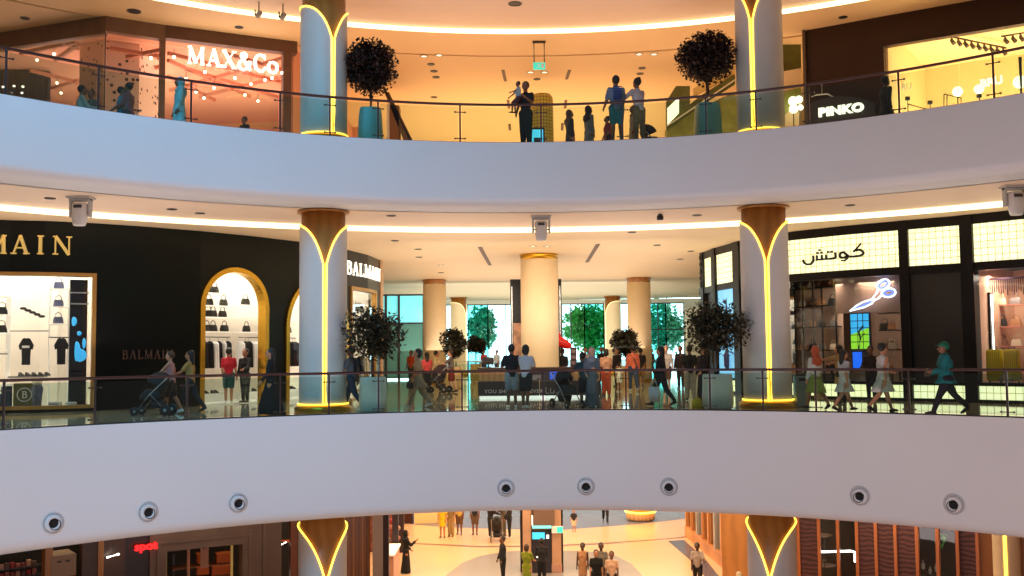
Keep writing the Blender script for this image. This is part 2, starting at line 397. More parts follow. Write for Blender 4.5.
# ---------------------------------------------------------------- railings
PXM = [4, 95, 187, 280, 329, 378.5, 462, 543, 626, 710, 763, 816, 909, 1007]
PXU = [5, 98, 191, 280, 330, 378, 460, 541, 622.5, 706, 756, 809, 899.6, 995]
RP = Path(arc_path(.12, -R80, R80, 400))
def railing(floor_z, pxs, ypx, label):
    t = thing('glass_railing', label, 'railing', (0, 0, 0))
    ss = [RP.s(x, ypx) for x in pxs]
    step = ss[7]-ss[6]
    s = ss[0]
    pre = []
    while s-step > .5 and len(pre) < 12: s -= step*1.12; pre.append(max(.3, s))
    s = ss[-1]; post = []
    while s+step < RP.len-.5 and len(post) < 12: s += step*1.12; post.append(min(RP.len-.3, s))
    ss = pre[::-1]+ss+post
    bm = bmesh.new(); n = 200
    pts = [RP.pt(ss[0]+(ss[-1]-ss[0])*k/n, 0, floor_z+1.085) for k in range(n+1)]
    tube(bm, pts, .036, 10); link('handrail', bm, DKBR, t, True)
    bm = bmesh.new(); n = 200
    cbox(bm, RP, ss[0], ss[-1], floor_z, floor_z+.03, -.03, .03, .5); link('base_channel', bm, STEEL, t)
    for s in ss:
        bm = bmesh.new(); p = RP.pt(s, 0, floor_z); a = RP.ang(s)
        box(bm, -.022, .022, -.03, .03, 0, 1.06)
        bmesh.ops.bevel(bm, geom=list(bm.edges), offset=.006, segments=1, affect='EDGES')
        for z in (.12, .86):
            box(bm, -.15, .15, -.012, .012, z-.011, z+.011)
            for x in (-.14, .14): box(bm, x-.02, x+.02, -.02, .02, z-.02, z+.02)
        o = link('post', bm, STEEL, t); o.location = p; o.rotation_euler = (0, 0, a)
    for a, b in zip(ss, ss[1:]):
        bm = bmesh.new(); cbox(bm, RP, a+.05, b-.05, floor_z+.05, floor_z+1.0, -.006, .006, .6); link('glass_panel', bm, RGLASS, t)
railing(ZM, PXM, 395, 'curved glass railing with dark red-brown handrail along the middle gallery')
railing(ZU, PXU, 115, 'curved glass railing with dark red-brown handrail along the top gallery')

# ---------------------------------------------------------------- columns
def deco_column(c, z0, z1, phi0, label, top_drop=.38, vz=1.55, r=.66, shell=COLM, core=WOOD, base=True, fexp=.21, led=None, bh=.2):
    phi0 += math.atan2(-c[1], -c[0])+PI/2; z1 -= .02
    """Shell with a flared slot that opens onto a timber core; light line around the slot and down to the floor. phi0: direction of the line."""
    t = thing('column', label, 'column', (c[0], c[1], z0), 0); t['kind'] = 'thing'; t['group'] = 'atrium columns'
    del t['group']
    H = z1-z0
    link('timber_core', cyl(r-.05, .12, H), core, t, True)
    bm = bmesh.new(); loft(bm, [(0, 0, H-.05, r+.06, r+.06), (0, 0, H-.01, r+.06, r+.06)], 40); link('top_ring', bm, core, t)
    zt, zv = H-top_drop, H-vz
    span = math.radians(118); half = math.radians(3.2)
    def zz(phi):
        d = abs((phi-phi0+PI) % (2*PI)-PI)
        s = max(0, min(1, (d-half)/(span-half)))
        return zv+(zt-zv)*(1-math.exp(-s/fexp))/(1-math.exp(-1/fexp))
    bm = bmesh.new(); n = 72; rows = []
    angs = [phi0+half+(2*PI-2*half)*k/n for k in range(n+1)]
    for i, ph in enumerate(angs):
        z = zz(ph); x, y = cos(ph), sin(ph)
        rows.append([bm.verts.new((x*r, y*r, .16)), bm.verts.new((x*r, y*r, z)), bm.verts.new((x*(r-.04), y*(r-.04), z)), bm.verts.new((x*(r-.04), y*(r-.04), .16))])
    for A, B in zip(rows, rows[1:]):
        for j in range(4): bm.faces.new((A[j], B[j], B[(j+1) % 4], A[(j+1) % 4]))
    bm.faces.new(rows[0][::-1]); bm.faces.new(rows[-1])
    o = link('shell', bm, shell, t, True); e = o.modifiers.new('e', 'EDGE_SPLIT'); e.split_angle = math.radians(40)
    # light strip
    bm = bmesh.new()
    pts = []
    for k in range(n+1):
        ph = angs[k]; pts.append(Vector((cos(ph)*(r+.005), sin(ph)*(r+.005), zz(ph))))
    a0 = phi0+half; a1 = phi0-half
    dn = [Vector((cos(a0)*(r+.0), sin(a0)*(r+.0), .18+(zz(a0)-.18)*k/4)) for k in range(4)]
    up = [Vector((cos(a1)*(r+.0), sin(a1)*(r+.0), .18+(zz(a1)-.18)*k/4)) for k in range(3, -1, -1)]
    # fine samples close to the slot
    fine = [phi0+half+math.radians(q) for q in (.3, 1, 2, 3.5, 6, 9, 13, 18, 24, 31)]
    left = [Vector((cos(p_)*(r+.005), sin(p_)*(r+.005), zz(p_))) for p_ in fine]
    rest = [p_ for k, p_ in enumerate(pts) if angs[k] > fine[-1]+.05 and angs[k] < phi0+2*PI-(fine[-1]-phi0)-.05]
    right = [Vector((cos(2*phi0-p_)*(r+.005), sin(2*phi0-p_)*(r+.005), zz(p_))) for p_ in fine[::-1]]
    tube(bm, dn+left+rest+right+up, .026, 8)
    link('light_strip', bm, led or LED, t, True)
    if base:
        link('base_ring', lathe([(r+.02, 0), (r+.12, .0), (r+.13, bh-.08), (r+.05, bh), (.3, bh)], 48), GOLD, t, True)
        bm = bmesh.new(); pts = [Vector((cos(2*PI*k/40)*(r+.03), sin(2*PI*k/40)*(r+.055), bh+.025)) for k in range(41)]
        tube(bm, pts, .02, 6, False); link('base_light', bm, led or LED, t, True)
    return t
def line_angle(cx_px, line_px, w_px):
    s = max(-.95, min(.95, (line_px-cx_px)/(w_px/2))); return -PI/2 + math.asin(s)
YL, YR = 28.0, 28.0
cl = py(323, 400, YL); cr = py(768, 400, YR)
deco_column(cl, ZM, SC, line_angle(323, 324.5, 47), 'grey column beside the black fashion shop, middle gallery')
deco_column(cr, ZM, SC, line_angle(764.5, 766.5, 47), 'grey column in front of the bag shop with yellow tiles, middle gallery')
deco_column(cl, ZU, SU, line_angle(321, 330, 47), 'blue-grey column beside the orange-lit shop, top gallery', vz=1.7, top_drop=.7, fexp=.22, bh=.3)
deco_column(cr, ZU, SU, line_angle(760, 753, 48), 'blue-grey column between potted tree and brown shop, top gallery', vz=1.3, top_drop=.35, fexp=.14, bh=.3)
deco_column(cl, ZG, -2.72, line_angle(321, 324.5, 47), 'grey column beside oak panels on the ground floor', top_drop=.32, vz=1.72, fexp=.28)
deco_column(cr, ZG, -2.72, line_angle(773, 770.5, 47), 'grey column before copper-framed shopfront, ground floor', top_drop=.32, vz=1.72, fexp=.28)
_c5 = py(1006, 540, 29.5)
deco_column(_c5, ZG, -2.72, line_angle(1006, 1005, 24), 'cream column with yellow light line at right end, ground floor', top_drop=.02, vz=.03, r=.37, shell=CREAMC)
def plain_column(px, top_y, w, z_c, Y, label, ring_h=.25, capm=WOOD):
    p = py(px, top_y, Y); r = w/2/FPX*Y
    t = thing('column', label, 'column', (p.x, Y, 0)); t['kind'] = 'thing'
    link('shaft', cyl(r, 0, z_c-ring_h, 40), CREAMC, t, True)
    link('cap_ring', lathe([(r*.97, z_c-ring_h), (r*1.0, z_c-ring_h+.001), (r*1.03, z_c-.06), (r*1.03, z_c-.005)], 40), capm, t, True)
    link('skirting_ring', lathe([(r+.03, 0), (r+.03, .12), (r, .13)], 40), GOLD, t, True)
Yc = pz(540, 253, CM).y+.65
plain_column(539, 253, 37.5, CM, Yc, 'wide cream column standing in the middle of the service counter', .22, GOLD)
Yf = pz(434, 279, CM).y+.6
plain_column(434.5, 279, 23, CM, Yf, 'smooth cream column behind the trees, between shop and counter')
plain_column(638.5, 277, 23.5, CM, Yf, 'smooth cream column beyond the counter, near the green trees')
Yff = pz(458, 297, CM).y+.6
for px, ln, lab in ((458.5, 466, 'distant cream column with flared light line, behind the bushy trees'), (612.5, 605, 'distant cream column with flared light line, beside green outdoor trees')):
    p = py(px, 297, Yff)
    deco_column((p.x, Yff), ZM, CM, line_angle(px, ln, 17), lab, top_drop=.35, vz=1.3, r=.58, shell=CREAMC, led=mat('faint cream light', L(255, 240, 190), .5, emit=L(255, 236, 180), es=.7))

# ---------------------------------------------------------------- air nozzles in the lower band
for x, y in ((53, 523), (148, 512), (238, 503), (506, 488), (586, 486.5), (669, 487), (860, 496), (954, 504.5)):
    P = Path(arc_path(0, -R80, R80, 400)); s, z, _t = P.hit(x, y); p = P.pt(s, .0, z)
    where = {53: 'first round air nozzle from the left end of the lower white band', 148: 'second round air nozzle from the left end of the lower white band', 238: 'third round air nozzle from the left end of the lower white band',
             506: 'round air nozzle of the lower white band, just left of centre', 586: 'round air nozzle of the lower white band, middle of the three central ones', 669: 'rightmost of the three central round air nozzles in the lower white band',
             860: 'round air nozzle under the white-dressed walkers, in the lower white band', 954: 'rightmost round air nozzle in the lower white band'}[x]
    t = thing('air_nozzle', where, 'air nozzle', p, P.ang(s))
    def disc(name, prof, m, dx=0, dz=0, tilt=0):
        bm = lathe(prof, 32); o = link(name, bm, m, t, True); o.rotation_euler = (PI/2+tilt, 0, 0); o.location = (dx, 0, dz); return o
    disc('outer_ring', [(.25, 0), (.25, .012), (.235, .022), (.205, .022), (.20, .012), (.20, .0)], WHITE)
    disc('shadow_ring', [(.228, .02), (.228, .026), (.22, .026), (.22, .02)], DKG)
    disc('ball', [(.20, .0), (.195, .025), (.16, .05), (.11, .06), (.11, .02)], WHITE, 0, -.0)
    dx = .03 if x < 300 else (-.0 if x < 800 else -.03)
    disc('throat', [(.125, .0), (.125, .066), (.11, .068), (.105, .03), (.01, .028)], mat('nozzle black', L(14, 12, 12), .8), dx, -.035)

# ---------------------------------------------------------------- hanging moving-head projectors and ceiling bits
def projector(x, y, label, ztop=SC):
    p = pz(x, y, ztop); t = thing('ceiling_projector', label, 'projector', (p.x, p.y, ztop), 0)
    link('mounting_plate', rbox(-.3, .3, -.2, .2, -.05, 0, .01), GREYD, t)
    bm = bmesh.new(); box(bm, -.27, -.21, -.08, .08, -.52, -.05); box(bm, .21, .27, -.08, .08, -.52, -.05); box(bm, -.27, .27, -.1, .1, -.11, -.05)
    bmesh.ops.bevel(bm, geom=list(bm.edges), offset=.012, segments=1, affect='EDGES'); link('yoke', bm, GREYD, t)
    bm = bmesh.new(); loft(bm, [(0, -.02, -.16, .15, .14), (0, -.02, -.2, .19, .17), (0, -.05, -.55, .18, .16), (0, -.07, -.70, .15, .14), (0, -.07, -.74, .13, .12)], 20, power=.7)
    link('head', bm, mat('light grey housing', L(205, 200, 195), .4), t, True)
    link('vent_grille', rbox(-.1, .1, -.21, -.17, -.3, -.22, .005), DKG, t)
    bm = bmesh.new(); tube(bm, [(-.24, 0, -.4), (.24, 0, -.4)], .03, 10); link('pivot', bm, DKG, t)
projector(81, 197, 'grey projector hanging from the soffit above the black facade')
projector(541, 216, 'grey projector hanging from the soffit above the central column')
projector(1014, 186, 'grey projector hanging from the soffit at the far right')
def cambox(x, y, z, label, s=.1):
    p = pz(x, y, z); t = thing('ceiling_camera', label, 'camera', (p.x, p.y, z))
    link('mount', rbox(-s*.6, s*.6, -s*.6, s*.6, -s*.5, 0, .01), DKG, t)
    link('housing', rbox(-s, s, -s*.9, s*.9, -s*2, -s*.5, .02), BLACK, t)
cambox(660, 214, SC, 'small black camera box on the soffit', .09)
# ================================================================ LEFT, MIDDLE GALLERY: black fashion shop
GREENBLK = mat('black green lacquer', L(7, 15, 12), .3, spec=.25, var=.15, vscale=.5)
SHOPW = mat('white shop wall', L(250, 240, 226), .6, var=.02)
SHOPF = mat('white shop floor', L(240, 236, 232), .15)
LITW = mat('lit shop ceiling', L(255, 250, 240), .5, emit=L(255, 246, 232), es=6)
CLOTHB = mat('black cloth', L(22, 20, 24), .9, var=.3, vscale=12)
LEATHB = mat('black leather', L(24, 22, 22), .35, var=.2, vscale=8)
WHITEC = mat('white cloth', L(238, 236, 234), .8)
def panes(name, P, s0, s1, z0, z1, off=-.04, m=None, parent=None):
    bm = bmesh.new(); cbox(bm, P, s0, s1, z0, z1, off-.008, off+.008, .8); return link(name, bm, m or CGLASS, parent)
def room(n, P, s0, s1, z0, z1, depth, mw, mf, mc, lit=None, off=-.32):
    bm = bmesh.new(); cbox(bm, P, s0, s1, z0, z1, -depth-.1, -depth, .6); cbox(bm, P, s0, s0+.06, z0, z1, -depth, off); cbox(bm, P, s1-.06, s1, z0, z1, -depth, off)
    struct('wall_back_%s' % n, bm, mw)
    bm = bmesh.new(); cbox(bm, P, s0, s1, z0, z0+.03, -depth, off); struct('floor_%s' % n, bm, mf)
    bm = bmesh.new(); cbox(bm, P, s0, s1, z1-.06, z1, -depth, off); struct('ceiling_%s' % n, bm, mc)

bx0 = 0.0
P = ML
w1a, w1b = P.s(-60, 330), P.s(95.5, 330)
w1top = P.z(60, 276); 
a1a, a1b = P.s(199.5, 330), P.s(267.5, 330)
a2a, a2b = P.s(285, 330), P.s(344, 330)+.25
w2a, w2b = P.s(346, 330)+.35, P.s(375.5, 330)
atop = P.z(234, 267.5)
endS = P.len
def arch_lo(a, b, top):
    c, r = (a+b)/2, (b-a)/2
    return lambda s: top-r+sqrt(max(0, r*r-(s-c)**2))
bm = bmesh.new()
cbox(bm, P, 0, w1a, 0, CM, -.3, 0, .5)
cbox(bm, P, w1a, w1b, w1top, CM, -.3, 0, .5); cbox(bm, P, w1a, w1b, 0, .12, -.3, 0, .5)
cbox(bm, P, w1b, a1a, 0, CM, -.3, 0, .5)
cbox(bm, P, a1a, a1b, arch_lo(a1a, a1b, atop), CM, -.3, 0, .08)
cbox(bm, P, a1b, a2a, 0, CM, -.3, 0, .2)
a2top = atop-.02
cbox(bm, P, a2a, a2b, arch_lo(a2a, a2b, a2top), CM, -.3, 0, .08)
cbox(bm, P, a2b, w2a, 0, CM, -.3, 0, .2)
w2top = P.z(362, 291)
cbox(bm, P, w2a, w2b, w2top, CM, -.3, 0, .2)
cbox(bm, P, w2b, P.s(380, 330), 0, CM, -.3, 0, .2)
struct('wall_left', bm, GREENBLK)
bm = bmesh.new(); q = P.pt(P.s(380, 330)+.02, -.0, 0); tq = P.tan(P.len); 
cbox(bm, P, P.s(380, 330), P.len, 0, CM, -.6, .06, .2); struct('trim_3', bm, mat('beige stone pilaster', L(205, 165, 125), .5))
e1 = P.pt(P.len, 0, 0)
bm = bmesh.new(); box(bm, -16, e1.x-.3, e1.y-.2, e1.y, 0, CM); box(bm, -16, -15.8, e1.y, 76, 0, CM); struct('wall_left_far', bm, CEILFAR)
room('fashion_shop', P, w1a-.3, P.s(380, 330)-.05, 0, CM-.1, 2.9, SHOPW, SHOPF, LITW)
bm = bmesh.new(); cbox(bm, P, w1b+.6, w1b+.7, 0, CM-.1, -2.9, -.3); cbox(bm, P, a1a-.5, a1a-.4, 0, CM-.1, -2.9, -.3); struct('wall_inner_fashion_shop', bm, SHOPW)
# window frames
def rect_frame(name, label, P, s0, s1, z0, z1, w, m, d0=-.1, d1=.06, cat='window frame', mull=()):
    t = thing(name, label, cat, (0, 0, 0))
    bm = bmesh.new(); cbox(bm, P, s0, s1, z1, z1+w, d0, d1, .4); link('head', bm, m, t)
    bm = bmesh.new(); cbox(bm, P, s0, s1, z0, z0+w, d0, d1, .4); link('sill', bm, m, t)
    for s in (s0, s1-w) + tuple(mull):
        bm = bmesh.new(); cbox(bm, P, s, s+w, z0+w, z1, d0, d1, .4); link('jamb', bm, m, t)
    panes('glass_pane', P, s0+w, s1-w, z0+w, z1, (d0+d1)/2, None, t)
    return t
rect_frame('shop_window', 'rectangular gold-framed shop window at the left, with clothes and green emblem box', P, w1a, w1b, .10, w1top, .10, GOLDL, -.15, .07)
rect_frame('shop_window', 'narrow gold-framed shop window behind the potted tree, under the white lettering', P, w2a, w2b, .10, w2top, .12, GOLDL, -.15, .07)
def arch_window(P, a, b, top, label):
    t = thing('arched_window', label, 'arched window', (0, 0, 0)); c, r = (a+b)/2, (b-a)/2; w = .16
    bm = bmesh.new(); secs = []
    prof = [(a, 0), (a, (top-r)*.5), (a, top-r)] + [(c-r*cos(PI*k/28), top-r+r*sin(PI*k/28)) for k in range(1, 28)] + [(b, top-r), (b, (top-r)*.5), (b, 0)]
    n = len(prof)
    for i, (s, z) in enumerate(prof):
        s_a, z_a = prof[max(0, i-1)]; s_b, z_b = prof[min(n-1, i+1)]
        d = Vector((s_b-s_a, z_b-z_a)); d.normalize(); nn = Vector((d.y, -d.x))*w
        q = [P.pt(s, .08, z), P.pt(s+nn.x, .08, z+nn.y), P.pt(s+nn.x, -.28, z+nn.y), P.pt(s, -.28, z)]
        secs.append([bm.verts.new(v) for v in q])
    for A, B in zip(secs, secs[1:]):
        for j in range(4): bm.faces.new((A[j], A[(j+1) % 4], B[(j+1) % 4], B[j]))
    link('gold_surround', bm, mat('bright gold', L(225, 175, 60), .25, .85), t)
    bm = bmesh.new(); lo = arch_lo(a+.17, b-.17, top-.17); m = 24; A = []
    for k in range(m+1):
        s = a+.17+(b-a-.34)*k/m; A.append((bm.verts.new(P.pt(s, -.2, .02)), bm.verts.new(P.pt(s, -.2, lo(s)))))
    for p, q in zip(A, A[1:]): bm.faces.new((p[0], q[0], q[1], p[1]))
    link('glass_pane', bm, CGLASS, t)
arch_window(P, a1a, a1b, atop, 'tall arched gold-edged opening beside the dark emblem wall')
arch_window(P, a2a, a2b, a2top, 'arched gold-edged opening half hidden by the grey column')
# lettering
def sign(label, P, px, pyy, word, h, m, dep=.07, w=1.0, bold=1.0, gap=.12, off=.05, name='shop_sign', right=False, serif=True, tilt=0):
    s, z, _ = P.hit(px, pyy); a = P.ang(s+.5); p = P.pt(s, off, z)
    t = thing(name, label, 'sign', p, a); serif_word(word, h, m, t, w, dep, bold, gap); return t
GOLDE = mat('gold letter', L(226, 190, 110), .2, .8, emit=L(255, 214, 120), es=.35)
LITL = mat('lit white letter', L(255, 250, 235), .4, emit=L(255, 246, 225), es=1.5)
h_ = P.z(60, 237)-P.z(60, 255.5)
s_, z_, _ = P.hit(52.5, 254); 
# word is centred so that MAIN ends at x=71: start is placed from the width of the word
def word_w(word, h, w, gap): return sum(SER[c][0]*h*w+gap*h for c in word)-gap*h
sE = P.s(72, 250); ww = word_w('BALMAIN', h_, 1.12, .32)
def curved_sign(label, P, sS, z, word, h, m, w=1.0, dep=.07, bold=1.0, gap=.12, off=.04):
    t = thing('shop_sign', label, 'sign', P.pt(sS, off, z), P.ang(sS)); inv = t.matrix_basis.inverted()
    x = sS
    for ch in word:
        bm, adv = serif_letter(ch, h, w, dep, bold); a = P.ang(x+adv/2)
        Mx = Matrix.Translation(P.pt(x, off, z)) @ Matrix.Rotation(a, 4, 'Z')
        o = link('letter', bm, m, t); o.matrix_basis = Matrix.Translation(t.location).to_4x4().inverted() @ Mx if False else (Matrix.Translation(t.location) @ Matrix.Rotation(t.rotation_euler.z, 4, 'Z')).inverted() @ Mx
        x += adv+gap*h
    return t
curved_sign('large gold metal shop lettering above the rectangular window', P, sE-ww, P.z(60, 255), 'BALMAIN', h_, GOLDE, 1.12, .09, 1.05, .32)
h2 = P.z(145, 350)-P.z(145, 359); s0, s1 = P.s(121.5, 355), P.s(172, 355); k = (s1-s0)/word_w('BALMAIN', h2, 1, .14)
curved_sign('small dim outline shop lettering on the dark wall above the stroller', P, s0, P.z(145, 359), 'BALMAIN', h2, mat('dim rose letter', L(120, 92, 84), .4, .3), k, .03, .8, .14*k)
h3 = P.z(362, 263.5)-P.z(362, 276.5); s0, s1 = P.s(344.5, 270), P.s(378.5, 270); k = (s1-s0)/word_w('BALMAIN', h3, 1, .12)
curved_sign('bright white shop lettering on the curved corner beside the grey column', P, s0, P.z(362, 277), 'BALMAIN', h3, LITL, k, .05, .8, .12*k)

# merchandise prototypes
def mk_bag(m, w=.34, h=.22):
    bm = bmesh.new(); loft(bm, [(0, 0, 0, w/2, .07), (0, 0, h*.5, w/2*.97, .065), (0, 0, h, w/2*.8, .04)], 14, power=.5)
    tube(bm, [(-w*.28, 0, h*.9), (-w*.25, 0, h*1.45), (0, 0, h*1.7), (w*.25, 0, h*1.45), (w*.28, 0, h*.9)], .014, 6); return bm
def mk_tee(w=.5, h=.72, slim=False):
    bm = bmesh.new(); hw = w/2
    pts = [(-hw*.62, 0), (hw*.62, 0), (hw*.6, h*.62), (hw*.95, h*.55), (hw*1.12, h*.72), (hw*.55, h*.97), (hw*.2, h), (0, h*.94), (-hw*.2, h), (-hw*.55, h*.97), (-hw*1.12, h*.72), (-hw*.95, h*.55), (-hw*.6, h*.62)]
    f = [bm.verts.new((x, -.05, z)) for x, z in pts]; b = [bm.verts.new((x, .05, z)) for x, z in pts]
    bm.faces.new(f[::-1]); bm.faces.new(b); n = len(pts)
    for i in range(n): bm.faces.new((f[i], f[(i+1) % n], b[(i+1) % n], b[i]))
    bmesh.ops.bevel(bm, geom=[e for e in bm.edges], offset=.012, segments=1, affect='EDGES'); return bm
def mk_hung(w=.07, h=.95):                         # garment seen edge-on, hanging from a rail
    bm = bmesh.new(); loft(bm, [(0, 0, 0, w*.6, .24), (0, 0, h*.5, w*.5, .22), (0, 0, h*.88, w*.5, .2), (0, 0, h*.97, w*.3, .08)], 12)
    tube(bm, [(0, 0, h*.95), (0, 0, h+.05), (0, .03, h+.08)], .006, 5); return bm
def mk_shoe():
    bm = bmesh.new(); loft(bm, [(0, 0, 0, .045, .13), (0, 0, .03, .045, .135), (0, .02, .07, .035, .09), (0, .06, .11, .032, .045)], 12)
    return bm
PROTO = {}
def item(kind, bmf, m, label, cat, P, s, off, z, rz=0, group=None):
    key = (kind, m.name)
    if key not in PROTO:
        bm = bmf(); me = bpy.data.meshes.new(kind); bm.to_mesh(me); bm.free(); me.materials.append(m); PROTO[key] = me
    o = bpy.data.objects.new(kind, PROTO[key]); COL.objects.link(o); o.location = P.pt(s, off, z); o.rotation_euler = (0, 0, P.ang(s)+rz)
    tag(o, label, cat, group); return o
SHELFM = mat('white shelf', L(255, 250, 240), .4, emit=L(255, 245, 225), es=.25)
def shelving(P, s0, s1, zs, d, label, rails=(), m=SHELFM, dep=.35, uprights=0, um=None):
    t = thing('display_shelving', label, 'shelves', (0, 0, 0))
    for z in zs:
        bm = bmesh.new(); cbox(bm, P, s0, s1, z-.04, z, -d-dep, -d, .6); link('shelf_board', bm, m, t)
    for z in rails:
        bm = bmesh.new(); n = 8; tube(bm, [P.pt(s0+(s1-s0)*k/n, -d-.05, z) for k in range(n+1)], .018, 6); link('hanging_rail', bm, BLACK, t)
    for k in range(uprights):
        s = s0+(s1-s0)*k/max(1, uprights-1); bm = bmesh.new(); cbox(bm, P, s-.02, s+.02, 0, max(zs)+.8, -d-dep*.5, -d-dep*.5+.04); link('upright', bm, um or m, t)
    return t
ordn = ['lowest', 'second', 'third', 'fourth', 'fifth']
def fill_window(nm, s0, s1, zs, d, bags_per, railz, pink=None, low=.12):
    shelving(P, s0, s1, zs, d, 'white display shelves in %s' % nm, [railz])
    for i, z in enumerate(zs):
        for k in range(bags_per):
            s = s0+(s1-s0)*(k+.5)/bags_per+random.uniform(-.08, .08)
            if random.random() < .12: continue
            item('handbag', lambda: mk_bag(None), LEATHB, 'black handbag on the shelves of %s' % nm, 'handbag', P, s, -d-.17, z+.002, random.uniform(-.2, .2), 'handbags on the shelves of %s' % nm)
    n = int((s1-s0)/.2)
    for k in range(n):
        s = s0+.1+(s1-s0-.2)*k/max(1, n-1)
        wht = random.random() < .4
        item('hanging_garment', lambda: mk_hung(.11, .95), WHITEC if wht else CLOTHB, '%s garment hanging on the rail of %s' % ('white' if wht else 'black', nm), 'garment', P, s, -d-.05, railz-1.06, random.uniform(-.08, .08), '%s garments on the rail of %s' % ('white' if wht else 'black', nm))
def zz(y, Y=33.0): return EYE+(351.5-y)/FPX*Y
A1 = 'the first arched opening'
fill_window('the first arched opening', a1a-.2, a1b+.3, [zz(327), zz(312), zz(300), zz(287)], 2.1, 7, zz(333))
fill_window('the half-hidden arched opening', a2a-.1, a2b, [zz(327), zz(312), zz(298)], 2.1, 4, zz(333))
fill_window('the narrow window under white lettering', w2a+.1, w2b-.1, [zz(345, 38), zz(325, 38), zz(307, 38)], .38, 7, zz(352, 38))
# shoes along the floor plinths of the arches
for (nm, s0, s1) in (('the first arched opening', a1a, a1b), ('the half-hidden arched opening', a2a, a2b)):
    bm = bmesh.new(); cbox(bm, P, s0, s1, 0.03, .3, -2.4, -1.9, .5); tag(link('display_plinth', bm, SHOPF), 'low white plinth inside %s' % nm, 'plinth')
    for k in range(7):
        item('shoe', mk_shoe, LEATHB, 'black shoe on the low plinth inside %s' % nm, 'shoe', P, s0+.3+(s1-s0-.6)*k/6, -2.15, .302, random.uniform(-.4, .4), 'shoes on the plinth inside %s' % nm)
# rectangular window: white wall bays, clothes, emblem box
wx = lambda px: ML.so(px, 330, -1.5)
W1 = 'the rectangular window'
dd_ = 1.5
zr = lambda y: EYE+(353-y)/FPX*30.2
shelving(P, wx(48), wx(69), [zr(285), zr(303), zr(320)], dd_, 'narrow white bag shelves inside the rectangular window', [zr(334)], uprights=2)
shelving(P, wx(-30), wx(8), [zr(293), zr(311), zr(329), zr(346)], dd_, 'white shelves at the left edge of the rectangular window', [zr(350)], uprights=2)
for z, nm in ((zr(285), 'top'), (zr(303), 'middle'), (zr(320), 'lowest')):
    item('handbag', lambda: mk_bag(None, .3, .2), mat('blue grey leather', L(90, 95, 125), .4), 'blue-grey handbag on the %s of three narrow shelves, rectangular window' % nm, 'handbag', P, wx(58.5), -dd_-.17, z+.002)
for z, nm in ((zr(311), 'second'), (zr(329), 'third')):
    item('handbag', lambda: mk_bag(None), LEATHB, 'black handbag on the %s shelf from top at the left picture edge' % nm, 'handbag', P, wx(1.5), -dd_-.17, z+.002)
item('display_tee_shirt', lambda: mk_tee(.36, .8), CLOTHB, 'black tee shirt with white chest mark hung in the rectangular window', 'tee shirt', P, wx(29), -dd_+.3, zr(361))
bm = BX(-.1, .1, -.06, -.045, 0, .07); o = link('chest_print', bm, WHITEC, bpy.data.objects['display_tee_shirt']); o.location = (0, -.01, .5)
item('display_tee_shirt', lambda: mk_tee(.5, .8), CLOTHB, 'plain black tee shirt hung below the narrow bag shelves', 'tee shirt', P, wx(61), -dd_+.25, zr(361))
bm = bmesh.new(); cbox(bm, P, wx(10), wx(47), zr(328), zr(327), -dd_-.3, -dd_, .5); cbox(bm, P, wx(10), wx(47), zr(373.5), zr(372), -dd_-.3, -dd_+.3, .5); tag(link('wall_shelf', bm, mat('grey glass shelf', L(150, 140, 135), .3)), 'pair of thin grey shelves behind the black tee shirt', 'shelf')
for k in range(5): item('shoe', mk_shoe, LEATHB, 'black shoe on the thin shelf below the black tee shirt', 'shoe', P, wx(23)+k*.18, -dd_+.1, zr(372)+.003, .9, 'shoes below the black tee shirt')
t = thing('sculpture_hook', 'black leaf-shaped ornament on the white bay of the rectangular window', 'ornament', P.pt(wx(31), -dd_-.1, zr(309)), P.ang(wx(31)))
bm = bmesh.new()
for k in range(5): ell(bm, (-.25+.13*k, 0, .12-.06*k), .1, .03, .045)
link('leaves', bm, BLACK, t, True)
bm = bmesh.new(); cbox(bm, P, wx(69.5), wx(87), .12, zr(276), -dd_-.1, -dd_, .4); o = link('video_wall', bm, mat('black screen glass', L(12, 14, 20), .1)); tag(o, 'tall dark display panel with blue shapes inside the rectangular window', 'display')
BLU = mat('blue screen glow', L(60, 170, 220), .5, emit=L(50, 160, 220), es=.9)
bm = bmesh.new()
for (x, y, r, q) in ((73.5, 318, .10, .14), (80, 352, .22, .2), (77, 348, .12, .3), (84, 340, .06, .16), (79, 330, .08, .07)):
    p = P.pt(wx(x), -dd_+.015, zr(y)); ell(bm, p, r, .02, q, 10, 6)
link('glowing_shapes', bm, BLU, o, True)
shelving(P, wx(70), wx(87), [zr(289), zr(300)], dd_-.3, 'two dark glossy shelves before the dark display panel', m=mat('mirror shelf', L(200, 200, 205), .15, .6), dep=.12)
# emblem box and things beside it
wn = lambda px: ML.so(px, 395, -.5)
p = P.pt(wn(13.5), -.45, .14); t = thing('emblem_box', 'olive green display box with circled letter B in the rectangular window', 'display box', p, P.ang(wx(20)))
OL = mat('olive lacquer', L(96, 92, 40), .4)
link('box_body', rbox(0, .58, 0, .3, 0, .70, .015), OL, t)
bm = bmesh.new(); pts = [(.30+.19*cos(2*PI*k/32), -.01, .37+.19*sin(2*PI*k/32)) for k in range(33)]; tube(bm, pts, .014, 6, False); link('emblem_ring', bm, WHITEC, t, True)
bmx, adv = serif_letter('B', .2, 1.0, .012, 1.1); o = link('emblem_letter', bmx, WHITEC, t); o.location = (.23, -.006, .27)
p = P.pt(wn(37), -.5, .14); t = thing('mannequin_torso', 'headless display torso with grey scarf next to the olive green box', 'mannequin', p, P.ang(wx(37)))
bm = bmesh.new(); loft(bm, [(0, 0, 0, .12, .1), (0, 0, .3, .14, .12), (0, 0, .55, .17, .12), (0, 0, .7, .1, .08), (0, 0, .78, .05, .05)], 16); link('torso', bm, mat('grey blue cloth', L(110, 110, 130), .8, var=.4, vscale=9), t, True)
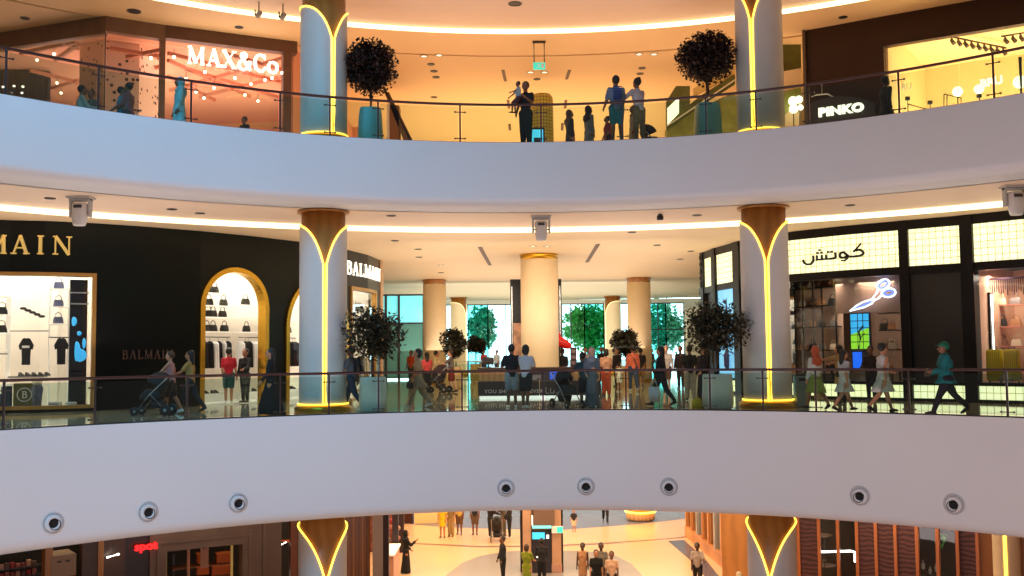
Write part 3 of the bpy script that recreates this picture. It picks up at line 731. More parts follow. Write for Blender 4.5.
bm = bmesh.new(); ell(bm, (0, -.02, .72), .15, .12, .1); link('scarf', bm, mat('cream cloth', L(220, 210, 180), .8, var=.3, vscale=20), t, True)
for px, w_, h_2, lb in ((48, .34, .14, 'first'), (66, .3, .12, 'second')):
    p = P.pt(wn(px), -.5, .14); tag((lambda o: (setattr(o, 'location', p), setattr(o, 'rotation_euler', (0, 0, P.ang(wx(px)))), o)[2])(link('gift_box', rbox(0, w_, 0, .25, 0, h_2, .01), mat('pale grey box', L(200, 198, 200), .5))), 'small pale grey box low in the rectangular window, %s from the grey torso' % lb, 'box')
for px in (6, 2):
    p = P.pt(wn(px), -.6, .14); o = link('suitcase', rbox(-.14, .14, 0, .2, 0, .62 if px == 6 else .4, .03), mat('navy suitcase', L(40, 55, 78), .4)); o.location = p; o.rotation_euler = (0, 0, P.ang(wx(px))); tag(o, '%s navy blue suitcase left of the olive green emblem box' % ('taller' if px == 6 else 'shorter'), 'suitcase')

# ================================================================ RIGHT, MIDDLE GALLERY: bag shop with lit yellow tiles
P = MR
BLK2 = mat('black window steel', L(14, 10, 9), .4, var=.2, spec=.25)
TILE = gridmat('lit glazed tile', L(255, 250, 205), .20, L(150, 145, 90), 1.15)
X = lambda px, y=300: P.s(px, y)
bandlo, bandhi = .10, .50
ptop_a = P.z(850, 236); 
bm = bmesh.new()
zt = P.z(850, 234.5); zb = P.z(850, 270); wz = P.z(850, 277.5)
cbox(bm, P, .4, P.len, zt, CM, -.3, .04, .5)                      # header
cbox(bm, P, 0, P.len, wz, zb, -.3, .04, .5)                      # transom under the tiles
cbox(bm, P, .4, P.len, bandhi, bandhi+.09, -.5, .04, .5)
cbox(bm, P, .4, P.len, 0, bandlo, -.5, .04, .5)
posts = [(.4, X(705)), (X(713.5), X(717)), (X(735), X(741)), (X(901), X(910.5)), (X(962.5), X(975.5)), (X(1040), X(1048)), (X(1110), X(1120))]
for a, b in posts: cbox(bm, P, a, b, 0, CM, -.3, .08, .3)
struct('wall_right', bm, BLK2)
rng = [(X(705), X(713.5), 'narrow curved lit tile panel at the corner of the bag shop'), (X(717), X(735), 'lit yellow tile panel above the blue poster, beside the column'), (X(741), X(901), 'long lit yellow tile panel carrying black Arabic lettering'),
       (X(910.5), X(962.5), 'lit yellow tile panel above the plain black shop panel'), (X(975.5), X(1040), 'lit yellow tile panel above the pink shop window at the right'), (X(1048), X(1110), 'lit yellow tile panel beyond the right picture edge')]
for a, b, lb in rng:
    bm = bmesh.new(); cbox(bm, P, a, b, zb, zt, -.08, -.02, .3, uv=zb); o = tag(link('tile_panel', bm, TILE), lb, 'light panel')
for a, b, lb in ((X(705), X(713.5), 'narrow low lit tile band at the corner of the bag shop'), (X(717), X(735), 'low lit tile band beneath the blue poster'), (X(741), X(901), 'low lit tile band below the scissors window'), (X(910.5), X(962.5), 'low lit tile band below the plain black panel'), (X(975.5), X(1040), 'low lit tile band below the yellow suitcases'), (X(1048), X(1110), 'low lit tile band beyond the right picture edge')):
    bm = bmesh.new(); cbox(bm, P, a, b, bandlo, bandhi, -.08, -.02, .3, uv=bandlo); tag(link('tile_panel', bm, TILE), lb, 'light panel')
# black panel
bm = bmesh.new(); cbox(bm, P, X(910.5), X(962.5), bandhi, wz, -.2, -.06, .5); struct('wall_panel', bm, mat('dark brown panel', L(30, 26, 22), .5, var=.2, vscale=.8))
bm = bmesh.new(); cbox(bm, P, X(705), X(713.5), bandhi, wz, -.2, -.06, .5); struct('wall_panel_corner', bm, BLK2)
# corner panels' vertical black letters
t = thing('shop_sign', 'dark vertical lettering on the curved lit tile corner', 'sign', P.pt(X(703.5), .1, P.z(703, 284)), P.ang(X(703)))
for k, ch in enumerate('COACH'):
    o = text(ch, .3, BLACK, t, 'letter', .03, .01); o.location = (-.12, 0, .95-.27*k)
# poster
bm = bmesh.new(); cbox(bm, P, X(717.5), X(734.5), P.z(725, 378), P.z(725, 289), -.06, -.02, .3, uv=0)
pm = mat('poster blue', L(120, 195, 235), .4, emit=L(110, 190, 240), es=.8, var=.25, vscale=1.4)
o = tag(link('light_box_poster', bm, pm), 'tall blue backlit poster on the black corner beside the column', 'poster')
bm = bmesh.new()
tube(bm, [P.pt(X(726), -.015, P.z(726, y0)) for y0 in (298, 303, 312, 322, 330, 338, 348, 356, 366, 370)], [.02, .03, .06, .13, .10, .03, .05, .15, .14, .05], 10)
link('printed_figure', bm, mat('poster ink', L(60, 66, 110), .5), o)
bm = bmesh.new(); ell(bm, P.pt(X(727), -.01, P.z(727, 316)), .11, .014, .07, 10, 6); link('printed_red_spot', bm, mat('poster red', L(170, 50, 60), .5), o)
# Arabic word, right to left: kaf, waw, teh, sheen
s_l, s_r = X(800.5, 255), X(868, 255); zbase = P.z(835, 257.5); Wd = s_r-s_l
t = thing('shop_sign', 'black Arabic lettering on the long lit tile panel', 'sign', P.pt(s_l, .05, zbase), P.ang((s_l+s_r)/2))
u = Wd/68.0                                       # one photo pixel
def ink(name, strokes, w):
    bm = bmesh.new()
    for st, ww in strokes:
        for (xa, za), (xb, zb_) in zip(st, st[1:]):
            d = Vector((xb-xa, zb_-za)); e = d.normalized()*.25 if d.length else d
            stroke2(bm, (xa-e.x)*u, (za-e.y)*u, (xb+e.x)*u, (zb_+e.y)*u, ww*u, .05)
    return link(name, bm, BLACK, t)
ink('letter_kaf', [([(64, 10.5), (56.5, 3.5), (58, 5)], 1.3), ([(57, 4.5), (63, 5), (66, 2.5), (66, .8), (63, -.6), (57, -.8), (53, -.6)], 2.0)], 1)
ink('letter_waw', [([(52, -.6), (49.5, 1.5), (46.5, 4), (43.5, 3.5), (42.2, 1), (44, -1), (48, -1), (50.5, 1)], 2.0), ([(50.8, 1), (50.2, -2), (47, -4), (44, -3.6)], 1.4)], 1)
ink('letter_teh', [([(38, 4), (38.3, 0), (37, -.9), (32, -1)], 2.0), ([(30, 5.5), (31.6, 5.5)], 1.7), ([(33.4, 5.5), (35, 5.5)], 1.7)], 1)
ink('letter_sheen', [([(32, -1), (24.5, -1)], 1.6), ([(28.5, 3), (28.5, -1)], 1.8), ([(24, 3), (24, -1)], 1.8), ([(25, -1), (18, -1)], 1.6), ([(18.8, 3), (18.8, -1)], 1.8), ([(15, 3.2), (15, -2), (12, -4.6), (8, -4.6), (5, -2.8), (4, 0)], 1.9), ([(19, 5.5), (20.6, 5.5)], 1.7), ([(23, 5.5), (24.6, 5.5)], 1.7), ([(21, 8), (22.6, 8)], 1.7)], 1)
# the shop interior behind the long window
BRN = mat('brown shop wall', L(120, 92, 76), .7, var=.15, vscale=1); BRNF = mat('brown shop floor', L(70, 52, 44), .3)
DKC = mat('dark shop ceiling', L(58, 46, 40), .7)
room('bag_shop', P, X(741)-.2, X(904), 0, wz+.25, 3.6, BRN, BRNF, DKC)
panes('window_1', P, X(741), X(901), bandhi+.09, wz, -.05)['kind'] = 'structure'
D_ = 1.9
sx = lambda px: MR.so(px, 330, -D_)
t = thing('steel_shelf_rack', 'black steel grid rack of bags in the scissors window', 'shelves', (0, 0, 0))
SZ = [zz(352, 35), zz(329, 35), zz(308, 35), zz(290, 35)]
for z in SZ+[.75]:
    bm = bmesh.new(); cbox(bm, P, sx(786), sx(836), z-.035, z, -D_-.4, -D_, .5); link('shelf_board', bm, BLACK, t)
for px in (786, 794.5, 803, 813, 822, 836):
    bm = bmesh.new(); cbox(bm, P, sx(px)-.02, sx(px)+.02, 0, wz+.1, -D_-.05, -D_, .3); link('upright', bm, BLACK, t)
bm = bmesh.new(); cbox(bm, P, sx(786), sx(836), .7, wz+.1, -D_-.5, -D_-.45, .5); link('back_panel', bm, mat('taupe back panel', L(190, 160, 140), .7), t)
BAGC = [('brown', mat('brown leather', L(120, 78, 50), .4)), ('black', LEATHB), ('cream', mat('cream leather', L(215, 195, 165), .4)), ('tan', mat('tan leather', L(176, 120, 78), .4)), ('grey', mat('grey leather', L(120, 112, 110), .4))]
rown = ['fourth', 'third', 'second', 'top']
for i, z in enumerate(SZ):
    for k, px in enumerate((790, 798.5, 808, 817.5, 829)):
        c = BAGC[(i*2+k*3) % 5]
        item('handbag', lambda: mk_bag(None, .34, .2), c[1], '%s handbag on the %s shelf of the black rack, %s bay' % (c[0], rown[i], ('first', 'second', 'third', 'fourth', 'fifth')[k]), 'handbag', P, sx(px), -D_-.2, z+.002, random.uniform(-.2, .2))
# right hand shelves
t2 = shelving(P, sx(882), sx(900), [zz(352, 35), zz(334, 35), zz(318, 35)], 1.6, 'short shelves of leather goods at the right of the scissors window', m=BLK2)
for i, z in enumerate([zz(352, 35), zz(334, 35), zz(318, 35)]):
    for k, px in enumerate((886, 893)):
        c = BAGC[(i+k*2) % 5]; item('handbag', lambda: mk_bag(None, .3, .2), c[1], '%s handbag on the %s short shelf, %s one' % (c[0], ('lowest', 'middle', 'top')[i], ('first', 'second')[k]), 'handbag', P, sx(px), -1.78, z+.002)
s_a, s_b = MR.so(836.5, 295, -1.25), MR.so(902, 295, -1.25); Yq = P.pt((s_a+s_b)/2, -1.25).y; bm = bmesh.new(); cbox(bm, P, s_a, s_b, EYE+(349-313)/FPX*Yq, wz+.2, -1.3, -1.2, .5); struct('wall_panel_taupe', bm, mat('taupe wall panel', L(150, 118, 100), .7, var=.1, vscale=1.2))
# neon scissors
sn = lambda px: MR.so(px, 300, -1.1)
c0 = P.pt(sn(852), -.95, 0); a_ = P.ang(sn(872)); z0 = EYE+(349-311)/FPX*(c0.y)
t = thing('neon_scissors', 'big white and blue neon scissors in the shop window', 'neon sign', (c0.x, c0.y, z0), a_)
u = (P.pt(sn(898.5), -.95, 0)-c0).length/46.0
NEO = mat('white neon', L(240, 248, 255), .4, emit=L(235, 245, 255), es=1.8); NB = mat('blue neon', L(70, 100, 230), .4, emit=L(110, 140, 245), es=1.5)
def neon(name, pts, m, r): bm = bmesh.new(); tube(bm, [(x*u, 0, z*u) for x, z in pts], r, 6); return link(name, bm, m, t, True)
neon('blade', [(0, 0), (6, 4.5), (13, 8), (22, 10.5), (24, 12), (22, 6.5), (14, 3), (0, 0)], NEO, .028)
neon('blade', [(3, 1.2), (14, 5.2), (22, 8.3)], NB, .03)
def loop(cx_, cz_, rx, rz_, rot): return [(cx_+rx*cos(a)*cos(rot)-rz_*sin(a)*sin(rot), cz_+rx*cos(a)*sin(rot)+rz_*sin(a)*cos(rot)) for a in [2*PI*k/24 for k in range(25)]]
neon('handle_loop', loop(33, 24, 6.5, 4.6, .5), NEO, .032); neon('handle_loop', loop(33, 24, 4.4, 2.6, .5), NB, .03)
neon('handle_loop', loop(38, 16, 6.5, 4.2, .1), NEO, .032); neon('handle_loop', loop(38, 16, 4.2, 2.2, .1), NB, .03)
neon('handle_arm', [(22, 10.5), (27, 17), (29, 21)], NEO, .034); neon('handle_arm', [(22, 8), (28, 11), (32, 14.5)], NEO, .034)
# screens
def screen(px0, px1, y0, y1, d, m, label, grid=None):
    s0, s1 = MR.so(px0, (y0+y1)/2, -d), MR.so(px1, (y0+y1)/2, -d); Yd = P.pt((s0+s1)/2, -d, 0).y; za, zb_ = EYE+(349-y1)/FPX*Yd, EYE+(349-y0)/FPX*Yd
    t = thing('display_screen', label, 'screen', (0, 0, 0)); bm = bmesh.new(); cbox(bm, P, s0-.04, s1+.04, za-.04, zb_+.04, -d-.1, -d, .5); link('bezel', bm, BLACK, t)
    bm = bmesh.new(); cbox(bm, P, s0, s1, za, zb_, -d, -d+.012, .5); link('picture', bm, m, t)
    if grid:
        bm = bmesh.new()
        for k in range(1, grid[0]): s = s0+(s1-s0)*k/grid[0]; cbox(bm, P, s-.012, s+.012, za, zb_, -d+.01, -d+.03)
        for k in range(1, grid[1]): z = za+(zb_-za)*k/grid[1]; cbox(bm, P, s0, s1, z-.012, z+.012, -d+.01, -d+.03)
        link('seams', bm, BLACK, t)
    return t, s0, s1, za, zb_
t, s0, s1, za, zb_ = screen(851, 869, 314, 349, 1.05, mat('screen sky blue', L(60, 185, 240), .4, emit=L(50, 175, 240), es=1.0), 'tall lit screen with blue and green picture below the neon scissors', (3, 5))
bm = bmesh.new(); n = 8
fa = lambda s: za+(zb_-za)*(.42+.18*((s-s0)/(s1-s0)))
cbox(bm, P, s0, s1, za, fa, -1.04, -1.03, .08); link('green_picture_field', bm, mat('screen green', L(150, 220, 60), .4, emit=L(140, 215, 50), es=1.0), t)
bm = bmesh.new(); m_ = (s0+s1)/2
tube(bm, [P.pt(m_-.1, -1.02, za), P.pt(m_, -1.02, za+.35), P.pt(m_-.08, -1.02, za+.55), P.pt(m_+.15, -1.02, za+.75)], .03, 6); tube(bm, [P.pt(m_, -1.02, za+.35), P.pt(m_+.2, -1.02, za+.5)], .02, 6)
link('picture_branch', bm, mat('screen dark green', L(20, 60, 40), .5), t)
screen(853, 862, 352, 368, 1.0, mat('screen deep blue', L(20, 110, 240), .4, emit=L(20, 100, 240), es=1.1), 'small deep blue screen under the tall lit screen')
screen(864, 869, 351, 364, .95, mat('screen dim', L(20, 22, 30), .2), 'small black screen beside the deep blue one')
# a display table of bags behind the walkers
t = thing('display_table', 'long dark display table with bags inside the scissors window', 'table', P.pt(sn(855), -1.35, .1), P.ang(sn(855)))
link('table_top', rbox(-1.3, 1.3, -.3, .3, .78, .84, .01), BLACK, t)
for a in (-1.2, 1.2):
    for b in (-.25, .25): link('leg', BX(a-.03, a+.03, b-.03, b+.03, -.06, .78), BLACK, t)
for k in range(7):
    c = BAGC[(k*2+1) % 5]; item('handbag', lambda: mk_bag(None, .34, .2), c[1], '%s handbag on the long dark table, number %s from the rack' % (c[0], ('one', 'two', 'three', 'four', 'five', 'six', 'seven')[k]), 'handbag', P, sn(855)-1.1+k*.36, -1.35, .943, random.uniform(-.3, .3))
# right window: pink shop with yellow suitcases
PINK = mat('rose shop wall', L(214, 168, 140), .7, var=.1); 
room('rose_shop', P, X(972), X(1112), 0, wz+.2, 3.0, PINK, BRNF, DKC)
panes('window_2', P, X(975.5), X(1040), bandhi+.09, wz, -.05)['kind'] = 'structure'
bm = bmesh.new(); cbox(bm, P, P.so(975, 330, -.9), P.so(987.5, 330, -.9), 0, wz+.1, -1.2, -.9, .3); struct('wall_pier_grey', bm, mat('grey stone pier', L(128, 122, 112), .6, var=.1))
s0 = MR.so(993, 330, -1.0); t = thing('lit_door_frame', 'thin white light tube beside the rose shop shelves', 'light', (0, 0, 0))
bm = bmesh.new(); tube(bm, [P.pt(s0, -1.0, .8), P.pt(s0, -1.0, zz(302, 32))], .035, 8); link('light_tube', bm, LITW, t)
bm = bmesh.new(); cbox(bm, P, s0-.1, s0-.04, .7, zz(300, 32), -1.1, -.95); link('frame', bm, BLK2, t)
shelving(P, sx(998), sx(1060), [zz(350, 33), zz(332, 33), zz(312, 33)], 1.8, 'shelves of small goods in the rose shop window', m=mat('rose shelf', L(190, 120, 100), .5))
for i, z in enumerate([zz(350, 33), zz(332, 33), zz(312, 33)]):
    for k in range(4):
        c = BAGC[(i+k*2) % 5]; item('handbag', lambda: mk_bag(None, .3, .2), c[1], '%s handbag in the rose shop, %s shelf, place %s' % (c[0], ('lowest', 'middle', 'top')[i], ('one', 'two', 'three', 'four')[k]), 'handbag', P, sx(1001)+k*.42, -1.95, z+.002)
t = thing('fringed_pendant', 'row of hanging fringe under the ceiling of the rose shop', 'decoration', P.pt(sn(1012), -.9, zz(296, 31)), P.ang(sn(1012)))
bm = bmesh.new(); box(bm, -.55, .7, -.02, .02, .28, .34)
for k in range(20): box(bm, -.54+k*.062, -.52+k*.062, -.015, .015, random.uniform(-.2, .05), .28)
link('fringe', bm, mat('fringe violet', L(90, 60, 80), .7), t)
YEL = mat('yellow suitcase shell', L(205, 185, 25), .35, emit=None); 
for px, lab in ((996.5, 'yellow hard-shell suitcase next to the grey pier in the right window'), (1014, 'yellow hard-shell suitcase at the right picture edge, second from the grey pier')):
    p = P.pt(P.so(px-1.5, 370, -.32), -.32, .62); t = thing('suitcase', lab, 'suitcase', p, P.ang(X(px)))
    bm = bmesh.new(); loft(bm, [(0, 0, .02, .18, .11), (0, 0, .06, .215, .13), (0, 0, .88, .215, .13), (0, 0, .93, .18, .11)], 28, power=.45); link('shell', bm, YEL, t, True)
    bm = bmesh.new()
    for k in range(-3, 4): box(bm, k*.055-.006, k*.055+.006, -.137, -.12, .1, .85)
    link('grooves', bm, mat('yellow groove', L(160, 140, 15), .5), t)
    bm = bmesh.new(); tube(bm, [(-.08, 0, .92), (-.08, 0, 1.0), (.08, 0, 1.0), (.08, 0, .92)], .012, 6); link('handle', bm, BLACK, t)
    for a in (-.16, .16):
        o = link('wheel', cyl(.03, -.02, .02, 12), BLACK, t); o.location = (a, 0, .0); o.rotation_euler = (0, PI/2, 0)
bm = bmesh.new(); cbox(bm, P, X(975.5), X(1040), .52, .58, -.6, -.1, .4); tag(link('window_plinth', bm, BLK2), 'dark ledge under the yellow suitcases', 'ledge')
e2 = P.pt(0, 0, 0)
bm = bmesh.new(); box(bm, e2.x+.3, 18, e2.y, e2.y+.2, 0, CM); struct('wall_right_far', bm, BLK2)

p = py(801.5, 411, 27.9); t = thing('litter_bin', 'slim grey-green litter bin standing right of the column by the green skirt woman', 'bin', (p.x, 27.9, .013))
link('bin_body', rbox(-.17, .17, -.17, .17, 0, .86, .02), mat('grey green bin', L(118, 128, 118), .4), t); link('bin_lid', rbox(-.18, .18, -.18, .18, .86, .92, .015), STEEL, t); link('bin_slot', BX(-.1, .1, -.176, -.17, .72, .8), BLACK, t)
# ================================================================ FAR END OF THE MIDDLE GALLERY
YW = 75.0
FRAMEW = mat('pale window frame', L(225, 230, 230), .4); TEALG = glassmat('cyan tinted glass', (.45, .92, .94), .0, fr=.05); CLEARG = glassmat('clear daylight glass', (.86, .98, 1.0), .0, fr=.05)
XW = lambda px, y=330, Y=YW: py(px, y, Y).x
def win(n, x0, x1, m, z1=5.0, bars=(), cross=None):
    bm = bmesh.new(); box(bm, x0, x1, YW-.02, YW+.02, .1, z1); o = struct('window_%d' % n, bm, m)
    bm = bmesh.new()
    for x in (x0, x1)+tuple(bars): box(bm, x-.04, x+.04, YW-.06, YW+.06, 0, z1)
    if cross: box(bm, x0, x1, YW-.07, YW+.07, cross-.04, cross+.04)
    box(bm, x0, x1, YW-.08, YW+.08, z1-.08, z1)
    struct('window_%d_frame' % n, bm, DKG)
win(11, XW(468), XW(488), TEALG, 5.2, ()); win(12, XW(488), XW(512), CLEARG, 5.2, (XW(506),))
win(13, XW(562), XW(584.5), CLEARG, 5.2, (XW(571),)); win(14, XW(584.5), XW(604), TEALG, 5.2)
win(15, XW(604), XW(650), CLEARG, 5.2); win(16, XW(650), XW(666), TEALG, 5.2, (XW(658),), 3.2); win(17, XW(666), XW(684), CLEARG, 5.2, (), 3.2)
win(18, XW(446), XW(468), CLEARG, 5.2)
bm = bmesh.new(); box(bm, -16, 20, YW-.1, YW+.1, 5.2, CM); box(bm, XW(512), XW(562), YW-.1, YW+.1, 0, 5.2); box(bm, XW(684), 20, YW-.1, YW+.1, 0, 5.2); struct('wall_back', bm, mat('pale end wall', L(235, 235, 225), .6))
bm = bmesh.new(); x0 = py(686, 320, 62).x; box(bm, x0, 18, 61.8, 62.1, 0, 4.2); struct('wall_right_white', bm, mat('pale green white wall', L(225, 228, 205), .6))
# teal glass shopfront at the left of the far end
Yt = 60; x0, x1 = py(370, 340, Yt).x, py(424, 340, Yt).x
zt_ = EYE+(351-292)/FPX*Yt; zm_ = EYE+(351-322)/FPX*Yt
t = thing('glass_shopfront', 'teal glass shopfront with dark mullions beyond the corner pilaster', 'shopfront', (0, 0, 0))
link('lower_glazing', BX(x0, x1, Yt-.02, Yt+.02, .1, zm_), mat('deep teal glass', L(105, 165, 155), .08, emit=L(60, 118, 112), es=.0, coat=.3), t)
link('upper_glazing', BX(x0, x1, Yt-.02, Yt+.02, zm_+.1, zt_), mat('lit cyan glass', L(140, 235, 240), .2, emit=L(110, 225, 235), es=.8, var=.3, vscale=.8), t)
bm = bmesh.new()
for px in (386, 399, 424): x = py(px, 340, Yt).x; box(bm, x-.07, x+.07, Yt-.08, Yt+.08, 0, zt_)
box(bm, x0, x1, Yt-.07, Yt+.07, zm_, zm_+.1); box(bm, x0, x1, Yt-.07, Yt+.07, zt_-.1, zt_); link('mullions', bm, DKG, t)
# outdoors
bm = bmesh.new(); slab_poly(bm, [(-60, YW+.2), (70, YW+.2), (70, 200), (-60, 200)], -.3, -.02); struct('ground_outside', bm, mat('pale terrace paving', L(220, 225, 225), .6, var=.1))
def leafcloud(bm, c, R, n, size, squash=.85, holes=.0, seed=1):
    g = .27 if holes else .2
    rnd = random.Random(seed)
    cl = []
    for k in range(max(8, n//40)):
        while True:
            v = Vector((rnd.uniform(-1, 1), rnd.uniform(-1, 1), rnd.uniform(-1, 1)))
            if .35 < v.length < .95: break
        cl.append(v)
    for k in range(n):
        b = rnd.choice(cl); v = b + Vector((rnd.gauss(0, g), rnd.gauss(0, g), rnd.gauss(0, g*.85)))
        if v.length > (1.35 if holes else 1.2): continue
        p = Vector((c[0]+v.x*R, c[1]+v.y*R, c[2]+v.z*R*squash))
        d = Vector((rnd.gauss(0, 1), rnd.gauss(0, 1), rnd.gauss(0, 1)+.3)).normalized(); u, w = frame_of(d)
        L_ = size*rnd.uniform(.7, 1.3); q = L_*.32
        vs = [bm.verts.new(p - d*L_/2), bm.verts.new(p + u*q), bm.verts.new(p + d*L_/2), bm.verts.new(p - u*q)]
        bm.faces.new(vs)
    return cl
BARK = mat('grey brown bark', L(70, 52, 40), .8, var=.3, vscale=9)
def tree(name, label, loc, z0, trunk_h, R, zc, n, leaf, lm, squash=.85, seed=1, tr=.05, group=None, cat='tree', multi=1):
    t = thing(name, label, cat, (loc[0], loc[1], z0), 0, group); rnd = random.Random(seed)
    bm = bmesh.new(); cl = leafcloud(bm, (0, 0, zc), R, n, leaf, squash, multi > 1, seed); o = link('foliage', bm, lm, t)
    bm = bmesh.new()
    for k in range(multi):
        dx = rnd.uniform(-.06, .06)*(multi > 1); tube(bm, [(dx, 0, 0), (dx*1.5+rnd.uniform(-.05, .05), rnd.uniform(-.03, .03), trunk_h*.5), (dx*2, 0, trunk_h), (dx*2.2, 0, zc)], [tr, tr*.85, tr*.75, tr*.3], 8)
    for v in cl[:22]:
        e = Vector((v.x*R*.85, v.y*R*.85, zc+v.z*R*squash*.85)); s = Vector((0, 0, trunk_h*rnd.uniform(.85, 1.1))); mi_ = s.lerp(e, .5)+Vector((0, 0, -.08*R))
        tube(bm, [s, mi_, e], [tr*.45, tr*.3, tr*.1], 5)
    link('trunk', bm, BARK, t, True); return t
GRN = mat('green leaves', L(120, 225, 120), .6, var=.4, vscale=2); GRN2 = mat('bright cyan green leaves', L(130, 235, 190), .6, var=.4, vscale=2); OLV = mat('olive leaves', L(52, 50, 32), .6, var=.5, vscale=5); OLVD = mat('dark bronze leaves', L(48, 30, 26), .7, var=.5, vscale=5)
def px_tree(px, ytop, ybot, halfw, Y, label, lm, n, seed, name='leafy_tree', leaf=.28):
    c = py(px, (ytop+ybot)/2, Y); R = halfw/FPX*Y; hh = (ybot-ytop)/2/FPX*Y
    tree(name, label, (c.x, Y), -.02, c.z-hh*.7, R, c.z+.02, n, leaf, lm, hh/R, seed, .12, 'trees outside the windows')
px_tree(588, 306, 352, 26, 86, 'broad bright green tree outside the window, beside the thin distant column', GRN, 5500, 3, leaf=.4)
px_tree(664, 300, 352, 20, 90, 'pale cyan-green tree outside the window right of the smooth cream column', GRN2, 4000, 4, leaf=.4)
px_tree(482, 306, 350, 13, 88, 'cyan-green tree outside the window, above the bushy indoor tree', GRN2, 3200, 5, leaf=.4)
# ---------------------------------------------------------------- potted trees
def planter(loc, z0, rz, w, h, label, m, taper='up', name='planter'):
    t = thing(name, label, 'planter', (loc[0], loc[1], z0), rz)
    bm = bmesh.new()
    if taper == 'up': R_ = [(0, 0, 0, w*.40, w*.40), (0, 0, h*.06, w*.47, w*.47), (0, 0, h*.25, w*.5, w*.5), (0, 0, h*.97, w*.46, w*.46), (0, 0, h, w*.45, w*.45), (0, 0, h, w*.41, w*.41), (0, 0, h-.07, w*.41, w*.41)]
    else: R_ = [(0, 0, 0, w*.5, w*.5), (0, 0, h*.8, w*.44, w*.44), (0, 0, h*.95, w*.41, w*.41), (0, 0, h, w*.39, w*.39), (0, 0, h, w*.36, w*.36), (0, 0, h-.07, w*.36, w*.36)]
    loft(bm, R_, 28, power=.6); o = link('pot', bm, m, t, True); e = o.modifiers.new('e', 'EDGE_SPLIT'); e.split_angle = .6
    bm = bmesh.new(); loft(bm, [(0, 0, h-.12, w*.38, w*.38), (0, 0, h-.06, w*.38, w*.38)], 20, power=.6); link('soil', bm, mat('dark soil', L(40, 30, 24), .9, var=.4, vscale=20), t)
    return t
POTM = mat('pale grey glazed pot', L(178, 185, 178), .35, var=.05)
def potted(px, y_top_pot, y_bot, wpx, Y, z0, crown, plabel, tlabel, lm, taper, seed, n=2400, leaf=.085, multi=1, pm=POTM):
    b = py(px, y_bot, Y); w = wpx/FPX*Y; h = py(px, y_top_pot, Y).z-z0
    planter((b.x, Y), z0, .1, w, h, plabel, pm, taper)
    cx_, cy0, cy1, hw = crown; c = py(cx_, (cy0+cy1)/2, Y); R = hw/FPX*Y; hh = (cy1-cy0)/2/FPX*Y
    zb_ = z0+h-.062
    t = tree('potted_tree', tlabel, (b.x, Y), zb_, c.z-zb_-hh*.8, R, c.z-zb_, n, leaf, lm, hh/R, seed, .06 if taper == 'down' else .045, None, 'tree', multi)
    return t
TEALP = mat('teal glazed pot', L(96, 150, 142), .35, var=.05)
Yp = 27.9
YPm = pz(372, 412.5, 0).y
potted(373, 377, 411.5, 28, 27.55, 0, (375, 311, 358, 27), 'pale tapered planter of the dark tree beside the narrow gold window', 'dark spreading tree in the pale planter beside the grey column and gold window', OLV, 'up', 11, 3900, .12, 2)
potted(718, 374, 409.5, 29, 27.55, 0, (716, 305, 352, 28), 'pale tapered planter in front of the blue poster corner', 'dark spreading tree in the pale planter in front of the blue poster', OLV, 'up', 12, 4300, .12, 2)
potted(370.5, 109, 141, 27, 28.2, ZU, (372, 41, 93, 24.5), 'teal-looking planter behind glass, top gallery, beside orange-lit shop column', 'round dense tree on a single stem in the top gallery, nearer the orange shop', OLVD, 'down', 13, 7000, .12, 1, TEALP)
potted(708, 104.5, 135, 28, 28.2, ZU, (705.5, 34, 82, 27), 'teal-looking planter behind glass, top gallery, nearer the brown shop column', 'round dense tree on a single stem in the top gallery, nearer the brown shop', OLVD, 'down', 14, 7500, .12, 1, TEALP)
TEALP_ = 0
YELP = mat('cream round pot', L(225, 190, 130), .5)
potted(453, 367, 383, 20, 45, 0, (452, 330, 357, 13), 'cream round pot in front of the smooth cream column', 'small bushy round tree before the smooth cream column left of the counter', OLV, 'up', 15, 3200, .17, 1, YELP)
potted(476, 364, 376, 12, 55, 0, (477, 337, 353, 9.5), 'small cream pot beyond the left end of the counter', 'smallest bushy tree, beyond the left end of the counter', OLV, 'up', 16, 1800, .18, 1, YELP)
potted(626, 366, 380, 18, 47, 0, (625, 329, 357, 13.5), 'cream round pot beside the second smooth column right of the counter', 'bushy round tree behind the salmon-shirted walker', OLV, 'up', 17, 3200, .17, 1, YELP)

# ---------------------------------------------------------------- service counter round the middle column
Yk = 34.6
xk0, xk1 = py(478, 390, Yk).x, py(601, 390, Yk).x; kz = lambda y: EYE+(351-y)/FPX*Yk
t = thing('service_counter', 'long dark service counter with lettering and timber top around the wide cream column', 'counter', (0, 0, 0))
xm = xk0+(xk1-xk0)*.5
DKPAN = mat('dark brown grey panel', L(72, 60, 58), .4, var=.08)
link('plinth', BX(xk0+.05, xk1-.05, Yk+.05, Yk+1.1, 0, .1), mat('lit white plinth', L(255, 252, 245), .4, emit=L(255, 250, 240), es=.9), t)
link('front_panel', rbox(xk0, xm-.01, Yk, Yk+.12, .10, kz(380), .008), DKPAN, t)
link('front_panel', rbox(xm+.01, xk1, Yk, Yk+.12, .10, kz(380), .008), DKPAN, t)
link('side_panel', BX(xk0, xk0+.1, Yk+.12, Yk+1.1, .10, kz(380)), DKPAN, t); link('side_panel', BX(xk1-.1, xk1, Yk+.12, Yk+1.1, .10, kz(380)), DKPAN, t)
TIM = wavemat('pale oak top', L(205, 150, 95), L(225, 172, 116), 1.5, .4, 'X', 2)
link('timber_upstand', rbox(xk0+.05, py(528, 390, Yk).x, Yk+.05, Yk+.9, kz(380), kz(368), .01), TIM, t)
link('timber_upstand', rbox(py(560, 390, Yk).x, xk1-.02, Yk+.05, Yk+.9, kz(380), kz(368), .01), TIM, t)
